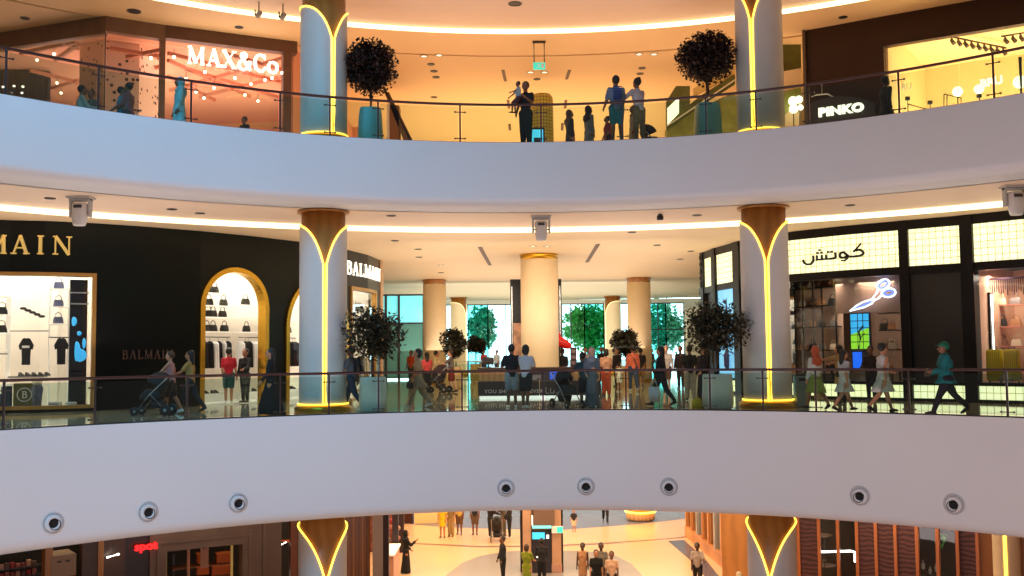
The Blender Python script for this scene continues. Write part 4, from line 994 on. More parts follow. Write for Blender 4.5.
link('desk_recess', BX(py(528, 390, Yk).x, py(560, 390, Yk).x, Yk+.25, Yk+.9, kz(380), kz(368)), mat('taupe desk', L(130, 105, 95), .5), t)
link('counter_top', rbox(xk0-.03, xk1+.03, Yk, Yk+1.1, kz(368), kz(366.4), .008), mat('dark stone top', L(92, 74, 66), .25), t)
LETM = mat('pale lettering', L(205, 198, 190), .5)
hh = .22; wd, x_ = 0, py(484, 390, Yk).x
FONTL = {'Y': None}
def sans(word, x, zc, size, lab='letter', sx=1.1):
    o = text(word, size, LETM, t, lab, .02, .004, sx, 'LEFT', 1.1); o.location = (x, Yk-.012, zc); return o
sans('YOU SHO', py(484.5, 392, Yk).x, kz(391.5), .17, 'lettering'); sans('EVER', py(530, 392, Yk).x, kz(391.5), .17, 'lettering')
bm = bmesh.new(); x = py(546, 392, Yk).x; u = Yk/FPX
for st in ([(0, 6), (0, 0), (3, 0)], [(4.5, 5), (4.5, 0), (8, 0), (8, 3)], [(10, 0), (14, 0), (14, 2.5)], [(11, 5), (12, 5)], [(16, 0), (19, 0), (19, 3)], [(16.5, 5), (18, 5)], [(21, 6), (21, 0), (26, 0), (26, 2)], [(23, 5), (24, 5)], [(29, 3), (28, -1.5), (25, -2)]):
    for (xa, za), (xb, zb_) in zip(st, st[1:]): stroke2(bm, x+xa*u, kz(392)+za*u, x+xb*u, kz(392)+zb_*u, .7*u, .02)
bmesh.ops.translate(bm, verts=bm.verts, vec=(0, Yk-.005, 0)); link('arabic_lettering', bm, LETM, t)
o = link('desk_screen', BX(py(550, 375, Yk).x, py(559, 375, Yk).x, Yk+.2, Yk+.24, kz(378.5), kz(371)), mat('blue screen', L(60, 90, 220), .3, emit=L(70, 110, 235), es=.8)); tag(o, 'small bright blue screen set in the counter front', 'screen')
o = link('desk_sign', BX(py(531, 375, Yk).x, py(541, 375, Yk).x, Yk+.2, Yk+.24, kz(379), kz(374)), mat('pale pink sign', L(225, 195, 190), .5)); tag(o, 'pale pink card set in the counter front beside the blue screen', 'sign')
# till screens and a brochure stand on the counter
for px, lab in ((488.5, 'black tilted screen on the left part of the counter'),):
    p = py(px, 366, Yk+.6); t2 = thing('till_screen', lab, 'screen', (p.x, Yk+.6, kz(366.4)+.001)); link('foot', rbox(-.09, .09, -.09, .09, 0, .02, .004), BLACK, t2); link('neck', BX(-.02, .02, -.02, .02, .02, .2), BLACK, t2)
    o = link('panel', rbox(-.2, .2, -.02, .02, .12, .38, .01), BLACK, t2); o.rotation_euler = (-.3, 0, .3)
p = py(573.5, 366, Yk+.7); t2 = thing('brochure_stand', 'dark upright brochure stand on the counter left of the two strollers walkers', 'stand', (p.x, Yk+.7, kz(366.4)+.001))
t2['label'] = 'dark upright brochure stand on the counter, right of the red balloon shape'
link('board', rbox(-.11, .11, -.03, .03, 0, .68, .01), DKPAN, t2)
for k in range(3):
    link('brochure', BX(-.07, .07, -.045, -.03, .08+.2*k, .2+.2*k), mat('brochure paper', L(150, 120, 110), .6), t2)
# dark display tower and red inflatable behind the column
Yb = Yc+1.6
x0, x1 = py(510.5, 330, Yb).x, py(562, 330, Yb).x
t2 = thing('display_tower', 'tall black display tower directly behind the wide cream column', 'display', ((x0+x1)/2, Yb+.4, 0)); w = (x1-x0)/2; zt = EYE+(351-278)/FPX*Yb
link('body', rbox(-w, w, -.35, .35, 0, min(zt, CM-.03), .02), mat('glossy black', L(8, 7, 8), .3, spec=.2), t2)
for a in (-w+.07, w-.07): link('edge_strip', BX(a-.02, a+.02, -.37, -.35, .2, min(zt, CM)-.3), mat('silver edge', L(190, 195, 195), .3, .6), t2)
o = link('poster', BX(-w+.12, -w+.5, -.362, -.35, EYE+(351-357)/FPX*Yb, EYE+(351-322)/FPX*Yb), mat('beige portrait poster', L(205, 160, 130), .5, var=.4, vscale=3), t2)
p = py(562, 342, Yb-.6)
t2 = thing('red_balloon', 'glossy red lobed balloon shape poking out from behind the wide column', 'balloon', (p.x-.05, Yb-.75, p.z))
bm = bmesh.new(); ell(bm, (0, 0, 0), .5, .22, .2, 18, 10); bmesh.ops.rotate(bm, verts=bm.verts, cent=(0, 0, 0), matrix=Matrix.Rotation(.5, 3, 'Y')); bm2 = bmesh.new(); ell(bm2, (-.35, 0, .28), .35, .2, .26, 16, 9); me_ = bpy.data.meshes.new('q'); bm2.to_mesh(me_); bm2.free(); bm.from_mesh(me_); ell(bm, (-.3, 0, .1), .3, .2, .25)
o = link('lobes', bm, mat('red vinyl', L(225, 28, 22), .25), t2, True); mod_remesh(o, .03, 6)
bm = bmesh.new(); tube(bm, [(-.3, 0, -.1), (-.3, 0, -(p.z)+.02)], .02, 6); link('stand', bm, BLACK, t2)

# ================================================================ CEILING DETAILS
DARKS = mat('dark slot', L(110, 78, 60), .6); LENS = mat('downlight lens', L(255, 245, 220), .4, emit=L(255, 236, 190), es=1.6)
def slot(x, y, x2, y2, zc, w, label):
    a, b = pz(x, y, zc), pz(x2, y2, zc); d = (b-a); L_ = d.length; t = thing('linear_diffuser', label, 'air diffuser', ((a.x+b.x)/2, (a.y+b.y)/2, zc), math.atan2(d.y, d.x))
    link('frame', BX(-L_/2-.02, L_/2+.02, -w/2-.015, w/2+.015, -.012, -.002), DKG, t); link('slot', BX(-L_/2, L_/2, -w/2, w/2, -.02, -.012), DARKS, t)
slot(480, 247, 490, 265, CM, .13, 'slanting dark diffuser slot in the middle ceiling, left of the projector')
slot(598, 244, 587, 262, CM, .13, 'slanting dark diffuser slot in the middle ceiling, right of the projector')
slot(503, 70, 505.5, 81, CU, .09, 'dark diffuser slot in the top ceiling left of the exit sign')
slot(569.5, 70, 566.5, 79, CU, .09, 'dark diffuser slot in the top ceiling right of the exit sign')
slot(508, 100, 509, 108, CU, .09, 'dark diffuser slot deeper in the top ceiling, left of the exit sign')
slot(566, 100, 565, 108, CU, .09, 'dark diffuser slot deeper in the top ceiling, right of the exit sign')
slot(509.5, 124, 510, 130, CU, .09, 'deepest diffuser slot in the top ceiling, left')
slot(562.5, 123, 562, 130, CU, .09, 'deepest diffuser slot in the top ceiling, right')
def downlight(x, y, zc, on, label, r=.11):
    p = pz(x, y, zc); t = thing('downlight', label, 'ceiling light', (p.x, p.y, zc)); link('rim', lathe([(r+.04, -.002), (r+.04, -.02), (r, -.02), (r, -.004)], 20), GREYD if on else DKG, t, True); link('lens', lathe([(r, -.002), (r, -.012)], 20), LENS if on else BLACK, t)
names = {True: 'small lit round downlight', False: 'small dark round ceiling fitting'}
dl = [(395, 240.5, CM, 0, 'middle gallery ceiling between shop and projector'), (418, 249, CM, 0, 'middle gallery ceiling above the left tree'), (419, 257, CM, 0, 'middle gallery, deeper ceiling above the left tree'), (441, 265, CM, 1, 'middle gallery ceiling before the smooth column'),
      (441, 272.5, CM, 0, 'middle gallery ceiling just before the smooth column'), (533, 246, CM, 1, 'left of the projector tip'), (547, 246, CM, 1, 'right of the projector tip'), (632, 232, CM, 0, 'middle ceiling, under the camera box'), (657, 245, CM, 0, 'middle ceiling right of the slot'), (680, 259, CM, 0, 'middle ceiling near the tile corner'), (691, 251, CM, 0, 'middle ceiling next to the tile corner'),
      (50, 198, SC, 0, 'soffit at far left'), (172, 209, SC, 0, 'soffit left of grey column'), (200, 213, SC, 0, 'soffit near grey column'), (391, 215.5, SC, 0, 'soffit right of the grey column'), (850, 205, SC, 0, 'soffit above the Arabic lettering'), (697, 215, SC, 0, 'soffit left of the right column'),
      (424, 56, CU, 1, 'top ceiling beyond the tree'), (439, 55, CU, 1, 'top ceiling beyond the tree, next one'), (431, 64, CU, 0, 'top ceiling beyond the tree, dark'), (434, 71, CU, 0, 'top ceiling, second dark one beyond the tree'), (436, 77, CU, 0, 'top ceiling, third dark one beyond the tree'), (434, 97, CU, 0, 'top ceiling just above the rail'),
      (639, 54, CU, 1, 'top ceiling above the leaning couple'), (654, 54, CU, 1, 'top ceiling above the leaning couple, second'), (642, 68, CU, 0, 'top ceiling above the leaning couple, dark'), (640, 73.5, CU, 0, 'top ceiling above the leaning couple, second dark'), (530.5, 72, CU, 1, 'under the exit sign'), (544.5, 72, CU, 1, 'under the exit sign, second'), (537, 79, CU, 0, 'behind the exit sign'),
      (134, 11, SU, 0, 'top soffit above the orange shop corner'), (25, 18, SU, 0, 'top soffit at far left'), (843, 17, CU, 0, 'top ceiling above the brown shop'), (239, 27, CU, 0, 'top ceiling above the orange shop'), (515, 3.5, SU, 0, 'top soffit at the centre')]
for x, y, zc, on, lab in dl: downlight(x, y, zc, on, ('%s, %s' % (names[bool(on)], lab)), .17 if (x, y) in ((134, 11), (515, 3.5)) else .1)
# exit sign
p = pz(539, 41, CU); Ye = p.y; t = thing('exit_sign', 'small hanging teal exit sign in the top gallery', 'exit sign', (p.x, Ye, 0)); ez = lambda y: EYE+(352-y)/FPX*Ye
bm = bmesh.new(); w = 5.2/FPX*Ye
for a in (-w, w): tube(bm, [(a, 0, CU-.005), (a, 0, ez(58))], .022, 6)
link('hanging_rods', bm, DKG, t); link('ceiling_bar', BX(-w-.05, w+.05, -.04, .04, CU-.07, CU-.003), DKG, t)
link('sign_box', rbox(-w-.03, w+.03, -.04, .04, ez(65.5), ez(58.5), .01), mat('exit teal', L(60, 205, 190), .4, emit=L(60, 215, 190), es=.8), t)
bm = bmesh.new(); z0 = ez(64.3); tube(bm, [(-.08, -.045, z0), (-.03, -.045, z0+.07), (-.02, -.045, z0+.13)], .012, 5); tube(bm, [(-.03, -.045, z0+.07), (.03, -.045, z0+.01)], .012, 5); tube(bm, [(-.09, -.045, z0+.1), (.03, -.045, z0+.11)], .01, 5); box(bm, .07, .15, -.05, -.04, z0, z0+.15); link('running_figure', bm, WHITEC, t)
# spotlights on the left of the top soffit
for px, y, lab in ((259, 4, 'first'), (283, 6, 'second')):
    p = pz(px, y-2, SU+.16); t = thing('ceiling_spotlight', '%s hanging grey spotlight above the lit shop lettering' % lab, 'spotlight', (p.x, p.y, SU+.16)); link('stem', BX(-.015, .015, -.015, .015, -.28, 0), DKG, t); link('yoke', BX(-.13, -.1, -.03, .03, -.42, -.24), DKG, t); o = link('lamp_head', lathe([(.05, -.12), (.08, -.1), (.08, .1), (.05, .12)], 14), GREYD, t, True); o.location = (0, 0, -.38); o.rotation_euler = (.8, .9, 0)

# ================================================================ LEFT, TOP GALLERY: orange-lit shop with glass corner
P = UL
BRW = mat('brown bronze cladding', L(100, 68, 50), .4, var=.1); BRW2 = mat('grey bronze cladding', L(128, 96, 74), .4, var=.1)
U = lambda px, y=80: P.s(px, y)
hz = P.z(230, 46); hzl = P.z(60, 40)
bm = bmesh.new(); cbox(bm, P, U(165), P.len, hz, CU, -.3, .05, .5); cbox(bm, P, U(283), U(291), ZU, hz, -.3, .05, .3); struct('wall_upper_left', bm, BRW)
bm = bmesh.new(); cbox(bm, P, 0, U(105), hzl, CU, -.25, .03, .5); cbox(bm, P, U(105), U(165), P.z(140, 36), CU, -.25, .03, .5); cbox(bm, P, U(160), U(165), ZU, hz, -.25, .04, .3); struct('wall_upper_left_glass_corner', bm, BRW2)
bm = bmesh.new(); cbox(bm, P, U(104.4), U(105.2), ZU, hzl, -.05, .03, .1); cbox(bm, P, 0, U(283), ZU, ZU+.1, -.1, .03, .5); struct('window_21_frame', bm, DKG)
o = panes('window_21', P, .2, U(104), ZU+.1, hzl, -.05); o['kind'] = 'structure'; o = panes('window_22', P, U(106), U(160), ZU+.1, P.z(140, 36), -.05); o['kind'] = 'structure'; o = panes('window_23', P, U(165.5), U(283), ZU+.1, hz, -.05); o['kind'] = 'structure'
ORW = mat('salmon shop wall', L(222, 156, 124), .6); ORC = mat('salmon shop ceiling', L(236, 170, 136), .6)
bm = bmesh.new(); slab_poly(bm, [P.pt(.1, -.3), P.pt(U(105), -.3), P.pt(P.len-.1, -.3), P.pt(P.len-.1, -.3)+Vector((-1.5, 11, 0)), (-20, 46, 0), (-32, 46, 0)], CU-.02, CU+.0); struct('ceiling_orange_shop', bm, ORC)
bm = bmesh.new(); box(bm, -32, -6.8, 46, 46.2, ZU, CU); q = P.pt(P.len-.1, -.3); box(bm, q.x-.05, q.x+.05, q.y, 46, ZU, CU); struct('wall_back_orange_shop', bm, ORW)
# lattice of beams with little hanging spots
zL = CU-.55
LAT = mat('pinkish beam', L(186, 118, 88), .5)
def beam(x0, y0, x1, y1, label, i):
    a, b = pz(x0, y0, zL), pz(x1, y1, zL); bm = bmesh.new(); d = (b-a).normalized(); n = Vector((-d.y, d.x, 0))*.05
    vs = [a+n, b+n, b-n, a-n]; A = [bm.verts.new(v) for v in vs]; B = [bm.verts.new(v+Vector((0, 0, .12))) for v in vs]
    bm.faces.new(A[::-1]); bm.faces.new(B)
    for k in range(4): bm.faces.new((A[k], A[(k+1) % 4], B[(k+1) % 4], B[k]))
    return link('beam', bm, LAT, LT)
LT = thing('beam_lattice', 'crossing ceiling beams with tiny lamps inside the orange-lit shop', 'ceiling beams', (0, 0, 0))
for k, (a, b, c, d) in enumerate(((168, 55, 283, 84), (168, 62, 250, 98), (170, 92, 283, 60), (185, 70, 283, 100), (200, 98, 283, 78), (168, 78, 215, 102), (110, 50, 160, 58), (110, 62, 160, 52), (20, 55, 76, 44), (55, 62, 78, 46), (62, 44, 78, 50), (30, 72, 78, 84), (52, 90, 78, 82), (145, 68, 160, 78), (140, 76, 160, 68), (225, 55, 283, 72))): beam(a, b, c, d, '', k)
random.seed(5)
SPOT = mat('tiny lamp glow', L(255, 240, 215), .4, emit=L(255, 236, 205), es=5)
for k, (x, y) in enumerate(((54, 54), (37, 60), (151, 58), (157, 84), (174, 57), (205, 72), (196, 92), (204, 98), (235, 78), (251, 84), (214, 88), (57, 83), (61, 93), (265, 80), (272, 78), (161, 98), (161, 112), (160, 92), (297-6, 81), (258, 101), (245, 95), (186, 79), (222, 66))):
    p = pz(x, y, zL-.25); 
    if x in (161, 160) : p = UL.pt(U(162), -.1, UL.z(162, y)); p.z = UL.z(162, y)
    t = thing('pendant_spot', 'tiny glowing pendant lamp in the orange-lit shop', 'lamp', p, 0, 'tiny pendant lamps of the orange-lit shop')
    bm = bmesh.new(); ell(bm, (0, 0, 0), .055, .055, .055, 10, 6); link('bulb', bm, SPOT, t, True); bm = bmesh.new(); tube(bm, [(0, 0, .05), (0, 0, .26)], .012, 5); link('stem', bm, DKG, t)
# terrazzo block
TZ = chipmat('terrazzo with dark chips', L(240, 205, 180), L(70, 50, 50), 5.5)
xa, xb = pz(78, 60, 11.6), None
Yz = 33.2; x0, x1 = py(79, 90, Yz).x, py(139, 90, Yz).x
t = thing('terrazzo_block', 'big speckled terrazzo-clad block inside the glass corner shop', 'clad block', (0, 0, 0)); bm = bmesh.new(); slab_poly(bm, [(x0, Yz), (x0+1.0, Yz-.5), (x1, Yz), (x1+.2, Yz+1.6), (x0+.2, Yz+1.6)], ZU+.015, CU-.03); link('cladding', bm, TZ, t)
# dark curtain and lights at far left
Yd = 36; x0, x1 = py(-40, 90, Yd).x, py(50, 90, Yd).x; bm = bmesh.new(); n = 60
A = [(bm.verts.new((x0+(x1-x0)*k/n, Yd+.06*sin(k*1.9), ZU+.02)), bm.verts.new((x0+(x1-x0)*k/n, Yd+.06*sin(k*1.9), EYE+(352-(47+16*k/n))/FPX*Yd))) for k in range(n+1)]
for p, q in zip(A, A[1:]): bm.faces.new((p[0], q[0], q[1], p[1]))
o = link('curtain', bm, mat('navy curtain', L(26, 38, 52), .8, var=.2)); tag(o, 'dark navy curtain at the left edge of the top gallery shop', 'curtain'); m = o.modifiers.new('s', 'SOLIDIFY'); m.thickness = .03
for k, (x, y) in enumerate(((3, 87), (14, 86), (23, 86.5), (12, 92), (22, 93))):
    p = py(x, y, Yd-.5); t = thing('table_lamp_glow', 'tiny warm lamp in front of the navy curtain', 'lamp', p, 0, 'tiny lamps before the navy curtain'); bm = bmesh.new(); ell(bm, (0, 0, 0), .05, .05, .04, 8, 5); link('bulb', bm, SPOT, t, True); bm = bmesh.new(); tube(bm, [(0, 0, -.03), (0, 0, -(p.z-ZU)+.02)], .01, 5); link('stem', bm, DKG, t)
# white logo lightbox in the shop
p = py(71, 71, 38); t = thing('illuminated_logo', 'small glowing white and violet round logo above the seated people, orange shop', 'sign', (p.x, 38, p.z)); o = link('disc', lathe([(.24, -.02), (.24, .02)], 24), LITL, t, True); o.rotation_euler = (PI/2, 0, 0); o.scale = (1.1, .8, 1)
bm = bmesh.new()
for k in range(5): bm2 = ell(bm, (-.14+.07*k, -.03, .05*sin(k*2)), .025, .01, .08)
link('violet_marks', bm, mat('violet', L(120, 90, 160), .5), t)
bm = bmesh.new(); tube(bm, [(0, 0, .2), (0, 0, CU-p.z-.03)], .012, 5); link('hanging_rod', bm, DKG, t)
# shop lettering
P = UL
hM = P.z(230, 50)-P.z(230, 67)
s0, s1 = P.s(186.5, 58), P.s(283, 70)
word = 'MAX&Co.'; k_ = (s1-s0)/word_w(word, hM, 1.0, .08)
zb0 = P.z(190, 65.0)
curved_sign('big lit white serif shop lettering hung on the glass of the orange-lit shop', P, s0, zb0, word, hM, LITL, k_, .1, 1.12, .08*k_, .12)

# escalator side and pale post behind the left tree
Ye = 38
t = thing('escalator', 'brown escalator flank sloping down behind the tree, top gallery', 'escalator', (0, 0, 0))
q = [py(384, 92, Ye), py(389, 92, Ye), py(413, 141, Ye), py(404, 141, Ye)]
bm = bmesh.new(); A = [bm.verts.new(v) for v in q]; B = [bm.verts.new(v+Vector((0, 1.4, 0))) for v in q]; bm.faces.new(A); bm.faces.new(B[::-1])
for k in range(4): bm.faces.new((A[k], B[k], B[(k+1) % 4], A[(k+1) % 4]))
link('truss', bm, mat('escalator cladding', L(120, 88, 58), .4), t)
bm = bmesh.new(); tube(bm, [py(384, 88, Ye), py(411, 141, Ye)], .05, 8); tube(bm, [py(384, 88, Ye)+Vector((0, 1.4, 0)), py(411, 141, Ye)+Vector((0, 1.4, 0))], .05, 8); link('handrail', bm, BLACK, t)
q0, q1 = py(389.5, 118, 38), py(399, 118, 38)
bm = bmesh.new(); slab_poly(bm, [(q0.x, 38), (q1.x, 38), (q1.x, 38.6), (q0.x, 38.6)], ZU+.015, EYE+(352-101)/FPX*38); struct('wall_brown_post', bm, mat('amber brown post', L(150, 95, 45), .5))
q0 = py(388, 118, 37.8); bm = bmesh.new(); slab_poly(bm, [(q0.x-.05, 37.8), (q0.x+.05, 37.8), (q0.x+.05, 37.9), (q0.x-.05, 37.9)], ZU+.015, EYE+(352-100)/FPX*38); struct('trim_4', bm, SHOPW)

# green mosaic drum with a screen
Ym = 38; c = py(542, 110, Ym); r = 11.5/FPX*Ym; zt = EYE+(352-92)/FPX*Ym
MOS = gridmat('olive gold mosaic', L(190, 182, 92), .13, L(96, 86, 40), .0)
t = thing('mosaic_drum', 'olive mosaic-clad round drum behind the man holding a child', 'clad drum', (c.x, Ym, ZU+.012)); bm = bmesh.new(); H = zt-ZU
loft(bm, [(0, 0, 0, r, r), (0, 0, H-.25, r, r), (0, 0, H-.08, r*.93, r*.93), (0, 0, H, r*.75, r*.75)], 32)
uvl = bm.loops.layers.uv.verify()
for f in bm.faces:
    for lp in f.loops: a = math.atan2(lp.vert.co.y, lp.vert.co.x); lp[uvl].uv = ((a if a < PI*.99 else -PI)*r+10, lp.vert.co.z)
link('cladding', bm, MOS, t, True)
p = py(537, 135, Ym-2); t = thing('information_screen', 'small blue screen on a black stand before the mosaic drum', 'screen', (p.x, Ym-2, ZU+.012)); link('stand', rbox(-.28, .28, -.06, .06, 0, 1.95, .02), BLACK, t); zz0 = EYE+(352-128)/FPX*(Ym-2)-ZU
link('picture', BX(-.22, .22, -.07, -.06, zz0-.6, zz0), mat('screen cyan', L(70, 190, 225), .4, emit=L(60, 190, 230), es=1.0), t); link('picture_caption', BX(-.12, .12, -.075, -.07, zz0-.5, zz0-.3), mat('screen navy', L(20, 40, 70), .5), t)
o = bpy.data.objects[t.name]
for ch in t.children: 
    if ch.name.startswith('stand'): ch.scale = (1, 1, (zz0+.08)/1.95)
# green escalator hall on the right
GRW = mat('green mosaic wall', L(150, 150, 62), .5, var=.25, vscale=3); GRD = mat('dark olive wall', L(96, 100, 44), .5, var=.2)
Yg = 35.5
def prism(name, pix, Y, dep, m, parent=None, kind=None):
    bm = bmesh.new(); A = [bm.verts.new(py(x, y, Y)) for x, y in pix]; B = [bm.verts.new(py(x, y, Y)+Vector((0, dep, 0))) for x, y in pix]
    bm.faces.new(A); bm.faces.new(B[::-1]); n = len(pix)
    for k in range(n): bm.faces.new((A[k], B[k], B[(k+1) % n], A[(k+1) % n]))
    o = link(name, bm, m, parent)
    if kind: o['kind'] = kind
    return o
t = thing('escalator_hall', 'olive green stair enclosure with lit panel and sloping bands behind the right tree, top gallery', 'stair enclosure', (0, 0, 0))
prism('low_wall', [(667, 142), (667, 128), (690, 112), (735, 92), (735, 142)], Yg, .5, GRW, t)
prism('sloping_band', [(667, 130), (667, 123), (700, 96), (735, 74), (735, 84), (700, 106)], Yg-.2, .2, GRD, t)
prism('end_box', [(667, 100), (676, 86), (690, 86), (690, 112), (680, 118), (667, 126)], Yg-.4, .3, GRD, t)
prism('lit_panel', [(667.5, 108), (679, 97), (679, 113), (667.5, 125)], Yg-.45, .05, mat('lit white panel', L(255, 250, 225), .4, emit=L(255, 248, 215), es=1.2), t)
prism('upper_band', [(694, 96), (735, 74), (735, 66), (694, 88)], Yg-.1, .2, mat('yellow band', L(236, 205, 120), .5), t)
prism('mosaic_pier', [(722, 142), (722, 97), (737, 95), (737, 142)], Yg-.8, .5, MOS if False else GRW, t)
prism('handrail', [(667, 125), (735, 79), (735, 80.5), (667, 126.5)], Yg-.9, .05, mat('pale rail', L(230, 225, 190), .3), t)

# ================================================================ RIGHT, TOP GALLERY: brown shop with warm window
P = UR
DB = mat('dark brown cladding', L(56, 34, 24), .45, spec=.3, var=.12, vscale=.8)
V = lambda px, y=60: P.s(px, y)
wt0, wt1 = P.z(884, 46), P.z(1020, 24)
wt = (wt0+wt1)/2
bm = bmesh.new(); cbox(bm, P, 0, V(884), ZU, CU, -.3, 0, .5); cbox(bm, P, V(884), P.len, wt, CU, -.3, 0, .5); cbox(bm, P, V(884), P.len, ZU, ZU+.1, -.3, 0, .5); struct('wall_upper_right', bm, DB)
bm = bmesh.new(); cbox(bm, P, 0, V(806.5), ZU, CU, -.0, .12, .3); struct('trim_5', bm, mat('grey brown mullion', L(92, 76, 58), .4))
YW_ = mat('warm cream shop wall', L(250, 222, 172), .6); 
room('cream_shop', P, V(884), P.len-.2, ZU+.0, CU-.1, 6.5, YW_, mat('warm shop floor', L(220, 180, 120), .3), YW_)
o = panes('window_31', P, V(884), V(958), ZU+.1, wt, -.1); o['kind'] = 'structure'; o = panes('window_32', P, V(958.6), P.len-.2, ZU+.1, wt, -.1); o['kind'] = 'structure'
def track(x0, y0, x1, y1, n, label):
    a, b = pz(x0, y0, CU-.35), pz(x1, y1, CU-.35); t = thing('track_light', label, 'track light', (0, 0, 0)); bm = bmesh.new(); tube(bm, [a, b], .035, 6); link('rail', bm, BLACK, t)
    for k in range(n):
        p = a.lerp(b, (k+.5)/n); bm = bmesh.new(); tube(bm, [p, p+Vector((0, 0, -.12)), p+Vector((.05, -.08, -.26))], [.03, .06, .07], 8); link('lamp_head', bm, BLACK, t)
    for f in (.05, .95): bm = bmesh.new(); p = a.lerp(b, f); tube(bm, [p, p+Vector((0, 0, .24))], .012, 5); link('drop_rod', bm, BLACK, t)
track(948, 36, 1006, 48, 9, 'black track of spotlights slanting across the cream shop ceiling'); track(1001, 36.5, 1040, 30, 5, 'shorter black spotlight track at the right edge of the cream shop')
t = thing('shop_sign', 'white raised letters on the cream shop wall', 'sign', py(980.5, 87.5, P.pt(V(985), -3).y), P.ang(V(985)))
o = text('BRU', .36, LITL, t, 'letter', .05, .012, 1.0); o.rotation_euler = (PI/2, -.08, 0)
t = thing('shop_sign', 'faint pale raised letters left end of the cream shop', 'sign', py(897, 90.5, P.pt(V(900), -2.6).y), P.ang(V(900))); o = text('BRU', .28, WHITEC, t, 'letter', .05, .006, .9)
for px, y, r_, lab in ((957.5, 91.5, .16, 'white globe lamp near the middle of the cream shop window'), (979, 89, .15, 'white globe lamp beside the raised letters of the cream shop'), (1020, 82, .2, 'large white globe lamp at the right picture edge, cream shop')):
    Yl = P.pt(V(px), -1.6).y; p = py(px, y, Yl); t = thing('globe_lamp', lab, 'lamp', p); bm = bmesh.new(); ell(bm, (0, 0, 0), r_, r_, r_, 18, 12); link('globe', bm, mat('globe glow', L(255, 250, 230), .4, emit=L(255, 245, 220), es=1.8), t, True); bm = bmesh.new(); tube(bm, [(0, 0, -r_), (0, 0, -(p.z-ZU)+.03)], .018, 6); link('pole', bm, BLACK, t)
Yr_ = P.pt(V(945), -1.0).y
t = thing('garment_rail', 'thin black clothes frame low in the cream shop window', 'clothes rail', (0, 0, 0)); bm = bmesh.new()
for a, b in (((944, 94), (944, 112)), ((947, 95), (947, 112)), ((944, 94), (961, 98)), ((961, 98), (961, 108)), ((908, 104), (926, 109)), ((908, 104), (908, 114))): tube(bm, [py(a[0], a[1], Yr_), py(b[0], b[1], Yr_)], .018, 5)
link('frame_tubes', bm, BLACK, t)
for k, (px, y) in enumerate(((907.5, 98.5), (930, 102.5), (979, 96))):
    p = py(px, y, Yr_-.1); t2 = thing('small_speaker', 'small dark object %s in the cream shop window' % ('under the faint raised letters', 'left of the thin clothes frame', 'under the globe lamp by the letters')[k], 'object', p); link('case', rbox(-.07, .07, -.05, .05, -.06, .06, .02), DKG, t2); bm = bmesh.new(); tube(bm, [(0, 0, -.06), (0, 0, -(p.z-ZU)+.03)], .012, 5); link('pole', bm, BLACK, t2)
s_ = V(1022); bm = bmesh.new(); tube(bm, [P.pt(V(1018.5), -.4, ZU+.1), P.pt(V(1018.5), -.4, P.z(1018, 54))], .05, 6); tag(link('display_pole', bm, BLACK), 'black pole beside the large globe lamp at the right edge', 'pole')
# grey fascia block with lit lettering
Yq = P.pt(V(840), .35).y
t = thing('sign_block', 'dark grey curved block carrying lit wide lettering, foot of the brown wall', 'sign', (0, 0, 0))
zs = lambda x, y: P.z(x, y)
s0, s1 = V(810, 110), V(877, 108); zt0, zt1 = zs(825, 100.5), zs(870, 101)
bm = bmesh.new(); cbox(bm, P, s0, s1, ZU+.015, lambda s: zt0-.25*(2*(s-s0)/(s1-s0)-.75)**2, .02, .35, .15); link('block', bm, mat('charcoal block', L(52, 48, 50), .4), t)
sa = P.s(822, 113); o = text('PINKO', .37, LITL, t, 'lettering', .06, .022, 1.15, 'LEFT', 1.08); o.location = P.pt(sa, .40, P.z(822, 119)); o.rotation_euler = (PI/2, 0, P.ang(sa+.8))
bb = o.data; w_ = (max(v.co.x for v in bb.vertices)-min(v.co.x for v in bb.vertices)); tgt = (P.pt(P.s(867, 110), .4)-P.pt(sa, .4)).length; o.scale = (tgt/w_, 1, 1)
t = thing('garment_stand', 'thin white hanger stand above the lit wide lettering', 'clothes stand', (0, 0, 0)); bm = bmesh.new(); a = P.pt(V(823.5), .3, 0)
tube(bm, [P.pt(V(823.5), .3, P.z(823, 84)), P.pt(V(823.5), .3, P.z(823, 97))], .025, 5); tube(bm, [P.pt(V(813), .3, P.z(813, 99)), P.pt(V(818), .3, P.z(818, 97)), P.pt(V(829), .3, P.z(829, 96)), P.pt(V(835), .3, P.z(835, 99.5))], .025, 5); link('stand_tube', bm, mat('silver edge', L(190, 195, 195), .3, .6), t)
# slice of green hall between column and brown shop
Yg = 33.6
prism('wall_green_slice', [(770, 142), (770, 45), (801, 38), (801, 142)], Yg+.35, .3, GRD, None, 'structure')
prism('wall_cream_slice', [(780, 142), (780, 72), (801, 68), (801, 142)], Yg, .3, YW_, None, 'structure')
prism('wall_green_arch', [(780, 122), (780, 96), (790, 90), (801, 87), (801, 98), (792, 106)], Yg-.2, .15, GRW, None, 'structure')
for k, (x, y, r_) in enumerate(((793, 101, .16), (799, 99.5, .13), (793.5, 109, .15), (800.5, 107.5, .1))):
    p = py(x, y, Yg-.45); t = thing('globe_lamp', '%s small round white lamp between the column and the brown shop' % ('upper left', 'upper right', 'lower left', 'lower right')[k], 'lamp', p); bm = bmesh.new(); ell(bm, (0, 0, 0), r_, r_, r_, 14, 9); link('globe', bm, MATS['globe glow'], t, True); bm = bmesh.new(); tube(bm, [(0, 0, -r_), (0, 0, -(p.z-ZU)+.02)], .015, 5); link('pole', bm, DKG, t)

